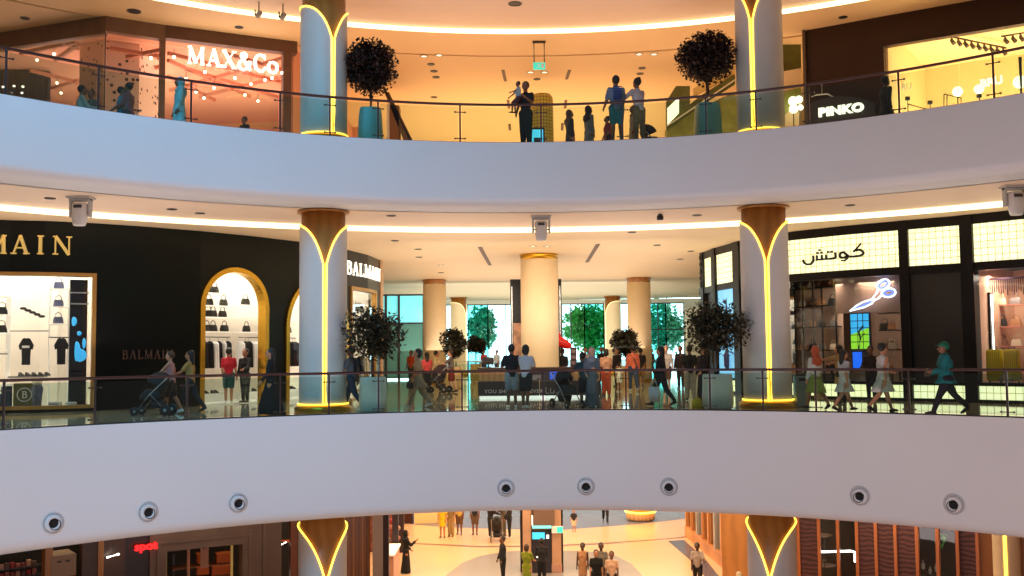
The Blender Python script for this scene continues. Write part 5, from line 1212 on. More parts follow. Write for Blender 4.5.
# ================================================================ GROUND FLOOR SHOPS
P = GL
G = lambda px, y=560: P.s(px, y)
zl, zh = ZG, -2.74
DW = mat('black shop interior', L(16, 12, 12), .6); STONE = mat('brown grey stone', L(92, 74, 68), .55, var=.12, vscale=1.5)
def strip(x0, x1, m, o0=-.3, o1=0, z0=ZG, z1=zh, name=None):
    bm = bmesh.new(); cbox(bm, P, G(x0), G(x1), z0, z1, o0, o1, .4)
    return bm, m
def gstruct(name, x0, x1, m, o0=-.3, o1=0, z0=ZG, z1=zh): bm, m = strip(x0, x1, m, o0, o1, z0, z1); return struct(name, bm, m)
gy = lambda y, Y=30.5: EYE+(352-y)/FPX*Y
bm = bmesh.new(); cbox(bm, P, G(-200), G(372), ZG, zh, -3.4, -3.2, .6); struct('wall_back_ground', bm, DW)
gstruct('wall_ground_left_one', 82, 97.5, mat('umber panel', L(66, 40, 26), .4, var=.15)); gstruct('wall_ground_left_two', 103, 125, mat('umber panel', L(66, 40, 26), .4)); gstruct('wall_ground_left_three', 125, 149, mat('near black red panel', L(26, 12, 12), .4))
gstruct('trim_6', 44.5, 52, WOOD, -.3, .08); gstruct('trim_7', 97.5, 103, WOOD, -.3, .08)
bm = bmesh.new(); a, b = G(149), G(281); cbox(bm, P, a, G(166), ZG, zh, -.5, .1, .3); cbox(bm, P, G(242), b, ZG, zh, -.5, .1, .3); cbox(bm, P, G(166), G(242), gy(549), zh, -.5, .1, .3)
cbox(bm, P, G(156), G(160), ZG, gy(541), .1, .14); cbox(bm, P, G(248), G(252), ZG, gy(535), .1, .14); cbox(bm, P, G(156), G(252), gy(541), gy(538.5), .1, .14); cbox(bm, P, G(262), G(266), ZG, zh, .1, .16); struct('wall_stone_portal', bm, STONE)
for x0, x1 in ((167.5, 170.5), (234, 236)): gstruct('trim_8' if x0 < 200 else 'trim_9', x0, x1, mat('pale brass strip', L(205, 175, 110), .4, emit=L(200, 160, 80), es=.25), -.6, -.5, ZG, gy(550))
bm = bmesh.new(); cbox(bm, P, G(196.5), G(199), ZG, gy(545), -1.5, -1.4); struct('wall_thin_partition', bm, mat('pink beige pier', L(190, 140, 120), .6))
t = thing('pay_sign', 'beige panel with black letter P inside the stone doorway', 'sign', P.pt(G(213), -1.4, gy(566)), P.ang(G(213))); link('panel', BX(-.13, .13, -.03, 0, -.4, .62), mat('pink beige pier', L(190, 140, 120), .6), t); o = text('P', .3, BLACK, t, 'letter', .02, .01); o.location = (-.07, -.04, .22)
ORG = mat('orange crate', L(200, 98, 36), .5, emit=None, var=.12)
for k, (x0, x1, y0, y1, dd2) in enumerate(((198, 208, 557, 567, 1.9), (217, 231, 558.5, 568.5, 1.9), (197, 209, 569, 578, 1.8), (212, 230, 570, 580, 1.8))):
    s0, s1 = P.so(x0, 560, -dd2), P.so(x1, 560, -dd2); lab = ('small orange box on the top left shelf inside the stone doorway', 'wider orange box on the top right shelf inside the stone doorway', 'orange box on the lower left inside the stone doorway', 'orange box on the lower right inside the stone doorway')[k]
    t = thing('storage_box', lab, 'box', (0, 0, 0)); bm = bmesh.new(); cbox(bm, P, s0, s1, gy(y1, 32), gy(y0, 32)-.04, -dd2-.3, -dd2, .3); link('carton', bm, ORG, t); bm = bmesh.new(); cbox(bm, P, s0-.015, s1+.015, gy(y0, 32)-.04, gy(y0, 32), -dd2-.31, -dd2+.01, .3); link('lid', bm, mat('orange lid', L(225, 125, 60), .5), t)
t = thing('storage_shelf', 'dark shelf carrying orange boxes inside the stone doorway', 'shelf', (0, 0, 0))
for y in (568.8, 580.5): bm = bmesh.new(); cbox(bm, P, P.so(172, 560, -2), P.so(233, 560, -2), gy(y, 32)-.05, gy(y, 32)-.005, -2.3, -1.8, .4); link('shelf_board', bm, WOOD2, t)
for px in (174, 231): bm = bmesh.new(); s = P.so(px, 560, -2.1); cbox(bm, P, s-.04, s+.04, ZG, gy(556, 32), -2.25, -2.15); link('upright', bm, DKG, t)
t = thing('ceiling_canopy', 'beige box canopy hanging in the leftmost ground floor shop', 'canopy', P.pt(G(54), .1, gy(561)), P.ang(G(65))); w_ = G(79)-G(54)
link('canopy_box', rbox(-.1, w_-.1, 0, .9, .0, .62, .01), mat('warm grey canopy', L(140, 118, 98), .5), t); 
for a in (.06, w_-.4): link('bracket_hole', BX(a, a+.12, -.012, 0, .42, .47), BLACK, t)
t = thing('neon_sign', 'red neon script under the white band, ground floor left', 'neon sign', P.pt(G(133), .2, gy(544)), P.ang(G(140))); o = text('spot', .32, mat('red neon', L(255, 40, 40), .4, emit=L(255, 20, 25), es=3), t, 'lettering', .04, .012, 1.15)
REDS = mat('red shop counter', L(150, 26, 30), .4)
p = P.pt(G(4), -1.0, ZG); bm = bmesh.new(); box(bm, -1.6, 1.1, -.3, .3, 0, gy(571, 31)-ZG); o = link('red_counter', bm, REDS); o.location = P.pt(P.so(4, 570, -1), -1.0, ZG); o.rotation_euler = (0, 0, P.ang(G(4))); tag(o, 'red display counter at the bottom left corner, ground floor', 'counter')
random.seed(3)
t = thing('merchandise_wall', 'dark shelf wall of small mixed goods at the bottom left corner', 'shelves', (0, 0, 0)); bm = bmesh.new()
for y in (548, 556, 564, 572): cbox(bm, P, P.so(-10, 560, -1.6), P.so(42, 560, -1.6), gy(y, 32)-.03, gy(y, 32), -1.9, -1.6, .5)
link('shelf_boards', bm, DKG, t); 
GC = [mat('goods %d' % k, c, .6) for k, c in enumerate((L(150, 90, 80), L(120, 60, 50), L(170, 130, 110), L(90, 70, 70), L(140, 40, 40)))]
i_ = 0
for y in (548, 556, 564, 572):
    for k in range(9):
        s = P.so(-8+k*5.4, 560, -1.6); h_ = random.uniform(.1, .19); bm = bmesh.new(); cbox(bm, P, s-.06, s+.05, gy(y, 32)+.002, gy(y, 32)+h_, -1.8, -1.65)
        tag(link('boxed_item', bm, GC[(k+i_) % 5]), 'small boxed item on the dark goods wall at bottom left', 'box', None, None)['group'] = 'boxed goods at the bottom left'
    i_ += 2
t = thing('tube_light', 'short white tube light inside the left ground floor shop', 'light', (0, 0, 0)); bm = bmesh.new(); Y_ = P.pt(G(112), .25).y; tube(bm, [py(107, 557.5, Y_), py(119, 554, Y_)], .03, 8); link('tube', bm, LITW, t); bm = bmesh.new(); tube(bm, [py(113, 555, Y_), py(113, 555, Y_)+Vector((0, 0, 1.2))], .012, 5); link('rod', bm, DKG, t)
gstruct('trim_10', 290.5, 297, mat('rust brown post', L(110, 60, 40), .5), -.3, .08)
t = thing('shop_sign', 'lit white shop lettering just under the band, left of the ground column', 'sign', P.pt(G(274), .12, gy(527)), P.ang(G(282))); o = text('SHO', .30, LITL, t, 'lettering', .06, .015, 1.0)
bb = o.data; w_ = max(v.co.x for v in bb.vertices); o.scale = ((G(297)-G(275))/w_, 1, 1); bpy.data.objects.remove(o)
bm = bmesh.new(); box(bm, 0, G(297)-G(275), -.06, 0, 0, .2); o = link('light_box', bm, LITL, t)
t = thing('ceiling_tube', 'thin lit tubes inside the dark shop left of the ground column', 'light', (0, 0, 0))
Y_ = P.pt(G(283), -1).y
for a, b in (((279, 546), (288, 541)), ((272, 572), (280, 576))): bm = bmesh.new(); tube(bm, [py(*a, Y_), py(*b, Y_)], .025, 6); link('tube', bm, LITW, t)
bm = bmesh.new(); tube(bm, [py(268, 540, Y_), py(289, 541, Y_)], .05, 6); link('orange_bar', bm, mat('orange glow bar', L(190, 90, 40), .5, emit=L(190, 80, 30), es=.5), t)
# oak wall, grey pilaster and recessed shop behind the ground column
gstruct('wall_oak_panels', 340, 370, WOOD2, -.3, .05)
bm = bmesh.new()
for px in (353, 362): cbox(bm, P, G(px), G(px)+.04, ZG, zh, .05, .09)
struct('trim_11', bm, WOOD)
g1 = P.pt(G(372), 0); 
bm = bmesh.new(); slab_poly(bm, [py(372.5, 560, 33), py(383, 560, 33), py(383, 560, 33.6), py(372.5, 560, 33.6)], ZG, zh); struct('trim_12', bm, mat('grey pilaster', L(150, 134, 128), .5))
# glass display cabinets receding along the left side of the passage
def gp(px, yb): return pz(px, yb, ZG)
q0 = py(386, 560, 35); q1 = gp(402, 545)
t = thing('shopfront', 'dark-framed goods shopfront receding along the left of the ground passage', 'shopfront', (0, 0, 0))
for (x, Y) in ((385.5, 34.5), (395.5, 40), (401.5, 46)):
    p = py(x, 560, Y); bm = bmesh.new(); box(bm, p.x-.12, p.x+.12, Y-.1, Y+.1, ZG, zh); link('post', bm, mat('dark plum frame', L(44, 28, 34), .4), t)
p = py(389, 560, 38); bm = bmesh.new(); box(bm, p.x-.25, p.x+.22, 37.6, 39.5, ZG, gy(549, 38)); link('cabinet', bm, mat('blush cabinet', L(190, 140, 120), .4), t)
link('cabinet_top', rbox(p.x-.3, p.x+.26, 37.5, 39.6, gy(549, 38), gy(547, 38), .01), SHELFM, t)
bm = bmesh.new(); a, b = py(384, 560, 46), py(401, 560, 46); box(bm, a.x-2, b.x, 46.1, 46.2, ZG, zh); link('back_panel', bm, mat('rust goods wall', L(110, 56, 44), .6, var=.5, vscale=4), t)
for k, (x, y) in enumerate(((390, 527), (393, 533), (397, 528), (388, 540), (392, 521), (397, 538))):
    p = py(x, y, 44); bm = bmesh.new(); ell(bm, p, .16, .1, .13, 10, 6); tag(link('ornament', bm, GC[k % 5]), 'small round ornament hanging in the dark-framed goods shopfront', 'ornament')['group'] = 'ornaments in the goods shopfront'
# far bits of the ground floor
Yb_ = 66
prism('wall_back_ground_far', [(370, 535), (370, 470), (720, 470), (720, 535)], 80, .3, mat('pale lilac wall', L(190, 190, 215), .6), None, 'structure')
p = pz(416, 524, ZG); t = thing('lit_counter', 'cream lit counter at the far left of the ground passage', 'counter', (p.x+.5, p.y, ZG+.004)); link('body', rbox(-.6, 1.6, 0, .8, 0, 1.3, .02), mat('cream counter', L(245, 205, 140), .5, emit=None), t); link('side_unit', rbox(-2.4, -.7, .1, .9, 0, .7, .02), DKBR, t)
p = pz(643, 523, ZG); t = thing('round_bench', 'round planter bench with glowing gold rim at the far right of the ground passage', 'bench', (p.x, p.y+1, ZG+.004))
link('base', lathe([(.65, 0), (.78, .1), (.78, .4), (.72, .45)], 40), TIM, t, True); bm = bmesh.new(); pts = [(.8*cos(2*PI*k/40), .8*sin(2*PI*k/40), .47) for k in range(41)]; tube(bm, pts, .05, 6, False); link('light_ring', bm, LED, t, True); link('upper_ring', lathe([(.6, .45), (.68, .5), (.68, .8), (.6, .85)], 40), GOLD, t, True)
# right side: glazed oak shopfront receding
q0, q1 = pz(686, 536, ZG), pz(750, 590, ZG)
RPth = Path([(q0.x, q0.y, 0), (q1.x, q1.y, 0), (q1.x+.6, q1.y-3, 0)])
t = thing('shopfront', 'oak and glass shopfront receding along the right of the ground passage', 'shopfront', (0, 0, 0))
bm = bmesh.new(); cbox(bm, RPth, 0, RPth.len, ZG, zh, -.5, -.4, .6); link('back_panel', bm, mat('umber panel', L(66, 40, 26), .4), t)
n = 9; OAK = wavemat('bright oak', L(176, 112, 60), L(200, 134, 80), 3, .35, 'X', 2)
for k in range(n+1):
    s = RPth.len*.72*k/n; bm = bmesh.new(); cbox(bm, RPth, s, s+.16, ZG, zh, -.3, .02); link('mullion', bm, [OAK, mat('silver edge', L(190, 195, 195), .3, .6)][k % 3 == 2], t)
bm = bmesh.new(); cbox(bm, RPth, 0, RPth.len, ZG, ZG+.5, -.3, .06, .6); link('base_rail', bm, OAK, t)
panes('glass_pane', RPth, 0, RPth.len*.72, ZG+.5, zh, -.1, None, t)
q = py(722, 560, 37.5); bm = bmesh.new(); slab_poly(bm, [(q.x, 37.5, 0), (q.x+1.5, 34, 0), (q.x+2.2, 34, 0), (q.x+1.2, 38, 0)], ZG, zh); struct('wall_oak_right', bm, WOOD)
# copper framed storefront
P = GR
GG = lambda px, y=560: P.s(px, y)
t = thing('shopfront', 'copper-framed storefront with dark purple woven screens, ground floor right', 'shopfront', (0, 0, 0))
COP = mat('copper frame', L(190, 112, 62), .35, .3); WOV = wavemat('purple woven screen', L(58, 30, 34), L(104, 62, 58), 2.2, .5, 'Z', 6)
edges = [799, 819.5, 838.5, 857.5, 876.5, 896, 917.5, 938, 958, 978]
for k, px in enumerate(edges): bm = bmesh.new(); s = GG(px); cbox(bm, P, s-.045, s+.045, ZG, zh, -.15, .06, .2); link('frame_post', bm, COP, t)
for k in (0, 3, 4, 5, 8): bm = bmesh.new(); cbox(bm, P, GG(edges[k])+.045, GG(edges[k+1])-.045, ZG, zh, -.1, -.05, .3); link('woven_panel', bm, WOV, t)
for k in (1, 2, 6, 7): panes('glass_pane', P, GG(edges[k])+.045, GG(edges[k+1])-.045, ZG, zh, -.08, None, t)
bm = bmesh.new(); cbox(bm, P, GG(800), GG(1100), ZG, zh, -3.2, -3.1, .6); struct('wall_back_ground_right', bm, mat('dark umber wall', L(40, 28, 24), .6, var=.3))
gY = lambda y: gy(y, 31.5)
t2 = thing('wall_lamp', 'white angled tube lamp inside the copper-framed storefront', 'lamp', (0, 0, 0)); bm = bmesh.new(); Y_ = P.pt(GG(830), -1).y; tube(bm, [py(806, 551, Y_), py(818, 552, Y_), py(851, 551, Y_), py(855, 552, Y_), py(855, 562, Y_)], .035, 6); link('tube', bm, LITW, t2)
bm = bmesh.new(); tube(bm, [py(830, 551.5, Y_), py(830, 551.5, Y_)+Vector((0, 0, 1.5))], .015, 5); link('rod', bm, BLACK, t2)
for k, (x, y, w_) in enumerate(((824, 537, 8), (826, 567, 10), (822, 562, 5))):
    p = py(x, y, Y_+.3+.8*k); t2 = thing('display_dish', '%s pale dish on a shelf inside the copper-framed storefront' % ('topmost', 'wide lower', 'small lower')[k], 'dish', p); u = w_/FPX*Y_; link('plate', lathe([(u*.3, 0), (u, .06), (u, .08), (u*.3, .03)], 20), mat('pale dish', L(170, 150, 140), .4), t2, True); bm = bmesh.new(); tube(bm, [(0, 0, 0), (0, 0, -(p.z-ZG))], .02, 5); link('stem', bm, BLACK, t2)
p = py(940, 538, Y_+.2); t2 = tree('hanging_plant', 'small green plant hanging inside the copper-framed storefront', (p.x, p.y), p.z, .05, .22, -.05, 160, .1, GRN, 1.2, 9, .01, None, 'plant')
for k, (x, y) in enumerate(((923, 564), (930, 570), (936, 567))): 
    p = py(x, y, Y_+.1); bm = bmesh.new(); loft(bm, [(p.x, p.y, p.z-.16, .05, .05), (p.x, p.y, p.z, .06, .06), (p.x, p.y, p.z+.05, .02, .02), (p.x, p.y, p.z+.12, .02, .02)], 10); tag(link('glass_bottle', bm, mat('pale bottle', L(160, 165, 170), .2)), 'pale bottle, %s of three, in the copper-framed storefront' % ('first', 'second', 'third')[k], 'bottle')
t2 = thing('display_shelf', 'dark shelf with bottles in the copper-framed storefront', 'shelf', (0, 0, 0)); p0, p1 = py(918, 572, Y_+.1), py(945, 575, Y_+.1); link('board', BX(p0.x, p1.x, Y_, Y_+.4, p0.z-.12, p0.z-.07), DKG, t2); link('pedestal', BX(p0.x+.3, p1.x-.3, Y_+.1, Y_+.3, ZG, p0.z-.12), DKG, t2)
bm = bmesh.new(); cbox(bm, P, GG(979), GG(993), ZG, zh, -.3, 0, .3); cbox(bm, P, GG(1017), GG(1100), ZG, zh, -.3, 0, .4); struct('wall_amber_panel', bm, mat('amber brown post', L(150, 95, 45), .5))
# ---------------------------------------------------------------- cash machine pillar block, ground floor centre
Ya = 41.5; ax = lambda px: py(px, 560, Ya).x; az = lambda y: EYE+(352-y)/FPX*Ya
t = thing('cash_machine', 'tall beige pillar unit with cash machines and blue screens, ground floor centre', 'cash machine', (0, 0, 0)); BG = mat('beige stone cladding', L(196, 150, 118), .5, var=.05)
def part(n, x0, x1, y0, y1, z0, z1, m): return link(n, rbox(x0, x1, y0, y1, z0, z1, .012), m, t)
part('side_pier', ax(523), ax(531.5), Ya, Ya+1.6, ZG+.004, zh, BG); part('side_pier', ax(552), ax(561.5), Ya, Ya+1.6, ZG+.004, zh, BG)
part('edge_band', ax(520.5), ax(523), Ya+.1, Ya+1.6, ZG+.004, zh, BLACK); part('edge_band', ax(561.5), ax(563.5), Ya+.1, Ya+1.6, ZG+.004, zh, BLACK)
part('core_panel', ax(531.5), ax(552), Ya+.3, Ya+1.5, ZG+.004, zh, BG); part('upper_box', ax(534), ax(555), Ya-.2, Ya+.3, az(522), zh+.0, mat('taupe panel', L(120, 92, 76), .5))
part('machine_body', ax(532), ax(551.5), Ya-.05, Ya+.3, ZG+.004, az(529), mat('charcoal machine', L(46, 42, 50), .35)); part('foot_band', ax(522), ax(562), Ya-.03, Ya+.02, ZG+.004, ZG+.35, mat('pink beige pier', L(190, 140, 120), .6))
part('blue_screen', ax(532.5), ax(545), Ya-.09, Ya-.05, az(536), az(529.3), mat('screen cyan', L(70, 190, 225), .4, emit=L(60, 190, 230), es=1.0)); part('lit_strip', ax(532.5), ax(551.5), Ya-.24, Ya-.2, az(525), az(522.2), mat('pale teal light', L(120, 225, 225), .4, emit=L(120, 225, 225), es=.9))
part('logo_light', ax(546.6), ax(549.2), Ya-.09, Ya-.05, az(535.5), az(531.8), LITL); part('keypad_light', ax(536.5), ax(541), Ya-.09, Ya-.05, az(554), az(552.6), LITL); part('keypad_light', ax(544.5), ax(547.5), Ya-.09, Ya-.05, az(551), az(548.5), LITL)
part('frame_strip', ax(532), ax(533.2), Ya-.24, Ya-.2, az(522), az(512), LITL)
t = thing('exit_sign', 'small green and white direction sign beside the beige pillar unit, ground floor', 'exit sign', (ax(557.5), Ya-.25, az(529.5))); link('sign_box', rbox(-.23, .23, -.03, .03, 0, .28, .01), WHITEC, t); link('green_half', BX(-.02, .22, -.035, -.03, .02, .26), mat('exit teal', L(60, 205, 190), .4), t)

for x0_, x1_, lab in ((444, 480, 'short glass balustrade with steel rail, left of the counter far back'), (642, 664, 'short glass balustrade with steel rail, far back right of the counter')):
    Y_ = 53; a, b = py(x0_, 360, Y_).x, py(x1_, 360, Y_).x; t = thing('balustrade', lab, 'railing', (0, 0, 0)); bm = bmesh.new(); tube(bm, [(a, Y_, 1.12), (b, Y_, 1.12)], .04, 8); link('top_rail', bm, mat('pale rail', L(230, 225, 190), .3), t)
    n = 3
    for k in range(n+1): x = a+(b-a)*k/n; link('post', BX(x-.03, x+.03, Y_-.03, Y_+.03, .012, 1.1), STEEL, t)
    link('glass_panel', BX(a, b, Y_-.01, Y_+.01, .1, 1.0), RGLASS, t)
# ================================================================ PEOPLE
SK = {'fair': mat('skin fair', L(214, 160, 130), .5), 'tan': mat('skin tan', L(176, 120, 88), .5), 'brown': mat('skin brown', L(120, 76, 54), .5), 'dark': mat('skin dark', L(70, 44, 34), .5)}
def cloth(c, nm=None): return mat('cloth %d %d %d' % c, L(*[k*.9 for k in c]), .85, var=.18, vscale=7)
HAIRB = mat('black hair', L(24, 18, 16), .6, var=.3, vscale=30); HAIRN = mat('brown hair', L(70, 44, 28), .6, var=.3, vscale=30); HAIRG = mat('grey hair', L(150, 145, 140), .6, var=.3, vscale=30)
SHOEB = mat('dark shoe', L(26, 24, 24), .5); SHOEW = mat('white shoe', L(220, 218, 212), .5)
def rotx(v, a, o):                                  # sagittal rotation about x through o; positive a swings downwards limbs forward (+y)
    d = v-o; return o + Vector((d.x, d.y*cos(a)-d.z*sin(a), d.y*sin(a)+d.z*cos(a)))
def skeleton(H, legs, arms, lean=0, sway=0, sit=False, nod=0):
    J = {}
    hip = Vector((0, 0, .52*H)); J['hip'] = hip
    for i, sx in enumerate((-1, 1)):
        th, kn = legs[i]; h = Vector((sx*.052*H, 0, .51*H)); J['h%d' % i] = h
        d = Vector((sx*.004*H, sin(th), -cos(th)))*.245*H; k = h+d; J['k%d' % i] = k
        a = th-kn; an = k+Vector((0, sin(a), -cos(a)))*.235*H; J['a%d' % i] = an
        fa = max(-1.2, min(.5, (a)*.8)) if a < -.15 else 0
        J['t%d' % i] = an+Vector((sx*.012*H, cos(fa)*.105*H, sin(fa)*.105*H-.022*H)); J['e%d' % i] = an+Vector((0, -.022*H*cos(fa), -.024*H))
    rot = lambda v: rotx(v, -lean, hip)
    sh = rot(Vector((0, 0, .81*H))); J['chest'] = rot(Vector((0, 0, .72*H))); J['waist'] = rot(Vector((0, .005*H, .61*H))); J['neck'] = rot(Vector((0, 0, .845*H))); J['sh'] = sh
    hd = J['neck']+(Vector((0, .012*H*(1+nod*3), .088*H))); J['head'] = hd
    for i, sx in enumerate((-1, 1)):
        p, ab, el, inw = (tuple(arms[i])+(0, 0, 0, 0))[:4]
        s = rot(Vector((sx*.100*H, 0, .803*H))); J['s%d' % i] = s
        d = Vector((sx*sin(ab), sin(p)*cos(ab), -cos(p)*cos(ab)))*.172*H; e = s+d; J['el%d' % i] = e
        q = p+el; d2 = Vector((sx*sin(ab)*.5-sx*sin(inw), sin(q), -cos(q))).normalized()*.150*H; w = e+d2; J['w%d' % i] = w; J['hd%d' % i] = d2.normalized()
    return J
def person(label, loc, H, face, legs=((.02, .03), (-.02, .03)), arms=((0, .1, .15), (0, .1, .15)), lean=0, skin='tan', top=((60, 60, 70), 'short'), bottom=((40, 40, 50), 'trousers'), hair='short', hairm=None, shoes=SHOEB, shoem=None, cat='person', nod=0, group=None, build=1.0, name='person', lift=0, covered=False):
    """face: 0 looks away from the camera (+Y), 180 towards it, 90 to the left, -90 to the right."""
    J = skeleton(H, legs, arms, lean, nod=nod)
    mz = min(min(J['t%d' % i].z, J['e%d' % i].z) for i in (0, 1))-.018*H; dz = -mz+lift
    for k in J:
        if not k.startswith('hd'): J[k] = J[k]+Vector((0, 0, dz))
    b = build; sk = SK[skin]
    t = bpy.data.objects
    bm = bmesh.new()
    def limb(a, c, r0, r1, q=bm, pad=0): cap(q, a, c, r0*H+pad, r1*H+pad, 10)
    # torso
    def torso(q, pad=0, z0=None, flare=0):
        for (A, B_, ra, rb) in (('h0', 'h1', .062, .062),): cap(q, J['h0'], J['h1'], .058*H*b+pad, .058*H*b+pad, 12)
        cap(q, J['hip'], J['waist'], .072*H*b+pad, .066*H*b+pad, 14)
        for sx in (-1, 1):
            cap(q, J['waist']+Vector((sx*.022*H*b, 0, 0)), J['chest']+Vector((sx*.035*H*b, 0, 0)), .058*H*b+pad, .065*H*b+pad, 12)
        cap(q, J['s0'].lerp(J['s1'], .12)+Vector((0, 0, -.012*H)), J['s1'].lerp(J['s0'], .12)+Vector((0, 0, -.012*H)), .037*H*b+pad, .037*H*b+pad, 12)
        cap(q, J['chest'], J['sh'], .068*H*b+pad, .045*H*b+pad, 12)
    torso(bm)
    limb(J['neck']-Vector((0, 0, .03*H)), J['head'], .032, .034)
    hd = J['head']
    Hb = H; H = H*1.13
    ell(bm, hd+Vector((0, 0, .012*H)), .045*H, .055*H, .060*H, 16, 10); ell(bm, hd+Vector((0, .016*H, -.022*H)), .034*H, .040*H, .040*H, 14, 8)
    ell(bm, hd+Vector((0, .058*H, -.006*H)), .008*H, .014*H, .014*H, 8, 6)
    for sx in (-1, 1): ell(bm, hd+Vector((sx*.046*H, 0, 0)), .006*H, .012*H, .017*H, 8, 6)
    H = Hb
    for i, sx in enumerate((-1, 1)):
        limb(J['h%d' % i], J['k%d' % i], .056*b, .036); limb(J['k%d' % i], J['a%d' % i], .036, .021)
        c = J['k%d' % i].lerp(J['a%d' % i], .3)+Vector((0, -.010*H, 0)); limb(c, c.lerp(J['a%d' % i], .35), .030, .024)
        limb(J['e%d' % i], J['t%d' % i], .020, .015); limb(J['a%d' % i], J['t%d' % i], .021, .014)
        limb(J['s%d' % i], J['el%d' % i], .030*b, .024*b); limb(J['el%d' % i], J['w%d' % i], .025*b, .016)
        w, d = J['w%d' % i], J['hd%d' % i]; side = Vector((1, 0, 0)) if abs(d.x) < .8 else Vector((0, 1, 0)); u = (side - d*side.dot(d)).normalized()
        v = d.cross(u)
        limb(w, w+d*.042*H, .015, .018)
        for f in range(5):
            if f < 4:
                o = (f-1.5)*.0095*H; L_ = (.040, .046, .044, .034)[f]*H; a = w+d*.046*H+v*o; m_ = a+d*L_*.55+u*(-sx*.004*H); e = m_+d*L_*.4+u*(-sx*.012*H)
            else: a = w+d*.018*H+v*(.018*H); m_ = a+(d*.7+v*.7)*.022*H; e = m_+d*.018*H
            cap(bm, a, m_, .0062*H, .0058*H, 6); cap(bm, m_, e, .0058*H, .005*H, 6)
    root = link(name, bm, sk); mod_remesh(root, .011 if H > 1.2 else .009, 2)
    root.location = loc; root.rotation_euler = (0, 0, math.radians(face)); tag(root, label, cat, group)
    def part(nm, fn, m, vox=.018, sm=5):
        q = bmesh.new(); fn(q); o = link(nm, q, m, root); mod_remesh(o, vox, sm); return o
    pad = .014
    hz_ = J['hip'].z; kz_ = (J['k0'].z+J['k1'].z)/2; az_ = (J['a0'].z+J['a1'].z)/2
    def spread(z):
        ys = []
        for i in (0, 1):
            if z > J['k%d' % i].z: f = min(1, max(0, (hz_-z)/(hz_-J['k%d' % i].z))); ys.append(J['k%d' % i].y*f)
            else: f = min(1, max(0, (J['k%d' % i].z-z)/(J['k%d' % i].z-J['a%d' % i].z+1e-6))); ys.append(J['k%d' % i].y*(1-f)+J['a%d' % i].y*f)
        return (ys[0]+ys[1])/2, abs(ys[0]-ys[1])/2
    # bottoms
    bc, bk = bottom
    if bc:
        def fb(q):
            cap(q, J['h0'], J['h1'], .060*H*b+pad, .060*H*b+pad, 12); cap(q, J['hip']-Vector((0, 0, .01*H)), J['hip'].lerp(J['waist'], .55), .070*H*b+pad, .066*H*b+pad, 12)
            if bk in ('trousers', 'wide', 'shorts'):
                for i in (0, 1):
                    f = {'trousers': .017, 'wide': .034, 'shorts': .026}[bk]
                    if bk == 'shorts': k = J['h%d' % i].lerp(J['k%d' % i], .86); cap(q, J['h%d' % i], k, .058*H*b+pad, .040*H+f*.9, 12)
                    else:
                        cap(q, J['h%d' % i], J['k%d' % i], .057*H*b+pad, .036*H+f, 12); e = J['k%d' % i].lerp(J['a%d' % i], .95); cap(q, J['k%d' % i], e, .036*H+f, .024*H+f, 12)
            else:
                zt = J['hip'].z+.03*H; fr = {'skirt': .52, 'long': .06}[bk]; zb_ = mz*0+fr*.52*H+lift; n = 7
                kx = [(J['k0']+J['k1'])/2, (J['a0']+J['a1'])/2]; sp = abs(J['a0'].y-J['a1'].y)
                rr = []
                for k in range(n+1):
                    f = k/n; z = zb_+(zt-zb_)*f; r = (.085+(1-f)*(.035 if bk == 'skirt' else .055))*H*b+pad; cy_, sd = spread(z)
                    rr.append((0, cy_, z, r*1.0, r*.8+sd*1.12+(.015*H if sd > .05 else 0)))
                loft(q, rr, 20)
        part({'trousers': 'trousers', 'wide': 'trousers', 'shorts': 'shorts', 'skirt': 'skirt', 'long': 'skirt'}[bk], fb, cloth(bc))
    tc_, tk = top
    if tc_:
        def ft(q):
            torso(q, pad)
            for i in (0, 1):
                if tk in ('short', 'dress', 'tunic'): e = J['s%d' % i].lerp(J['el%d' % i], .72); cap(q, J['s%d' % i], e, .031*H*b+pad, .031*H*b+pad, 10)
                if tk in ('long', 'robe', 'coat', 'jacket'): cap(q, J['s%d' % i], J['el%d' % i], .031*H*b+pad, .027*H*b+pad, 10); cap(q, J['el%d' % i], J['el%d' % i].lerp(J['w%d' % i], .92), .027*H*b+pad, .020*H+pad, 10)
            if tk in ('dress', 'robe', 'tunic', 'slip', 'coat', 'jacket'):
                fr = {'dress': .60, 'slip': .56, 'tunic': .66, 'robe': .02, 'coat': .42, 'jacket': .80}[tk]; n = 8; zt = J['hip'].z+.06*H; zb_ = fr*.52*H+lift+.01; sp = abs(J['a0'].y-J['a1'].y); rr = []
                for k in range(n+1):
                    f = k/n; z = zb_+(zt-zb_)*f; r = (.078+(1-f)*(.05 if tk in ('robe', 'tunic', 'coat') else .02))*H*b+pad; cy_, sd = spread(z)
                    rr.append((0, cy_, z, r, r*.82+sd*1.12+(.015*H if sd > .05 else 0)))
                loft(q, rr, 20)
        part({'short': 'shirt', 'long': 'shirt', 'tank': 'shirt', 'dress': 'dress', 'slip': 'dress', 'tunic': 'tunic', 'robe': 'robe', 'coat': 'coat', 'jacket': 'jacket'}[tk], ft, cloth(tc_))
    # hair or head cover
    hm = hairm or HAIRB; Hb = H; H = H*1.13
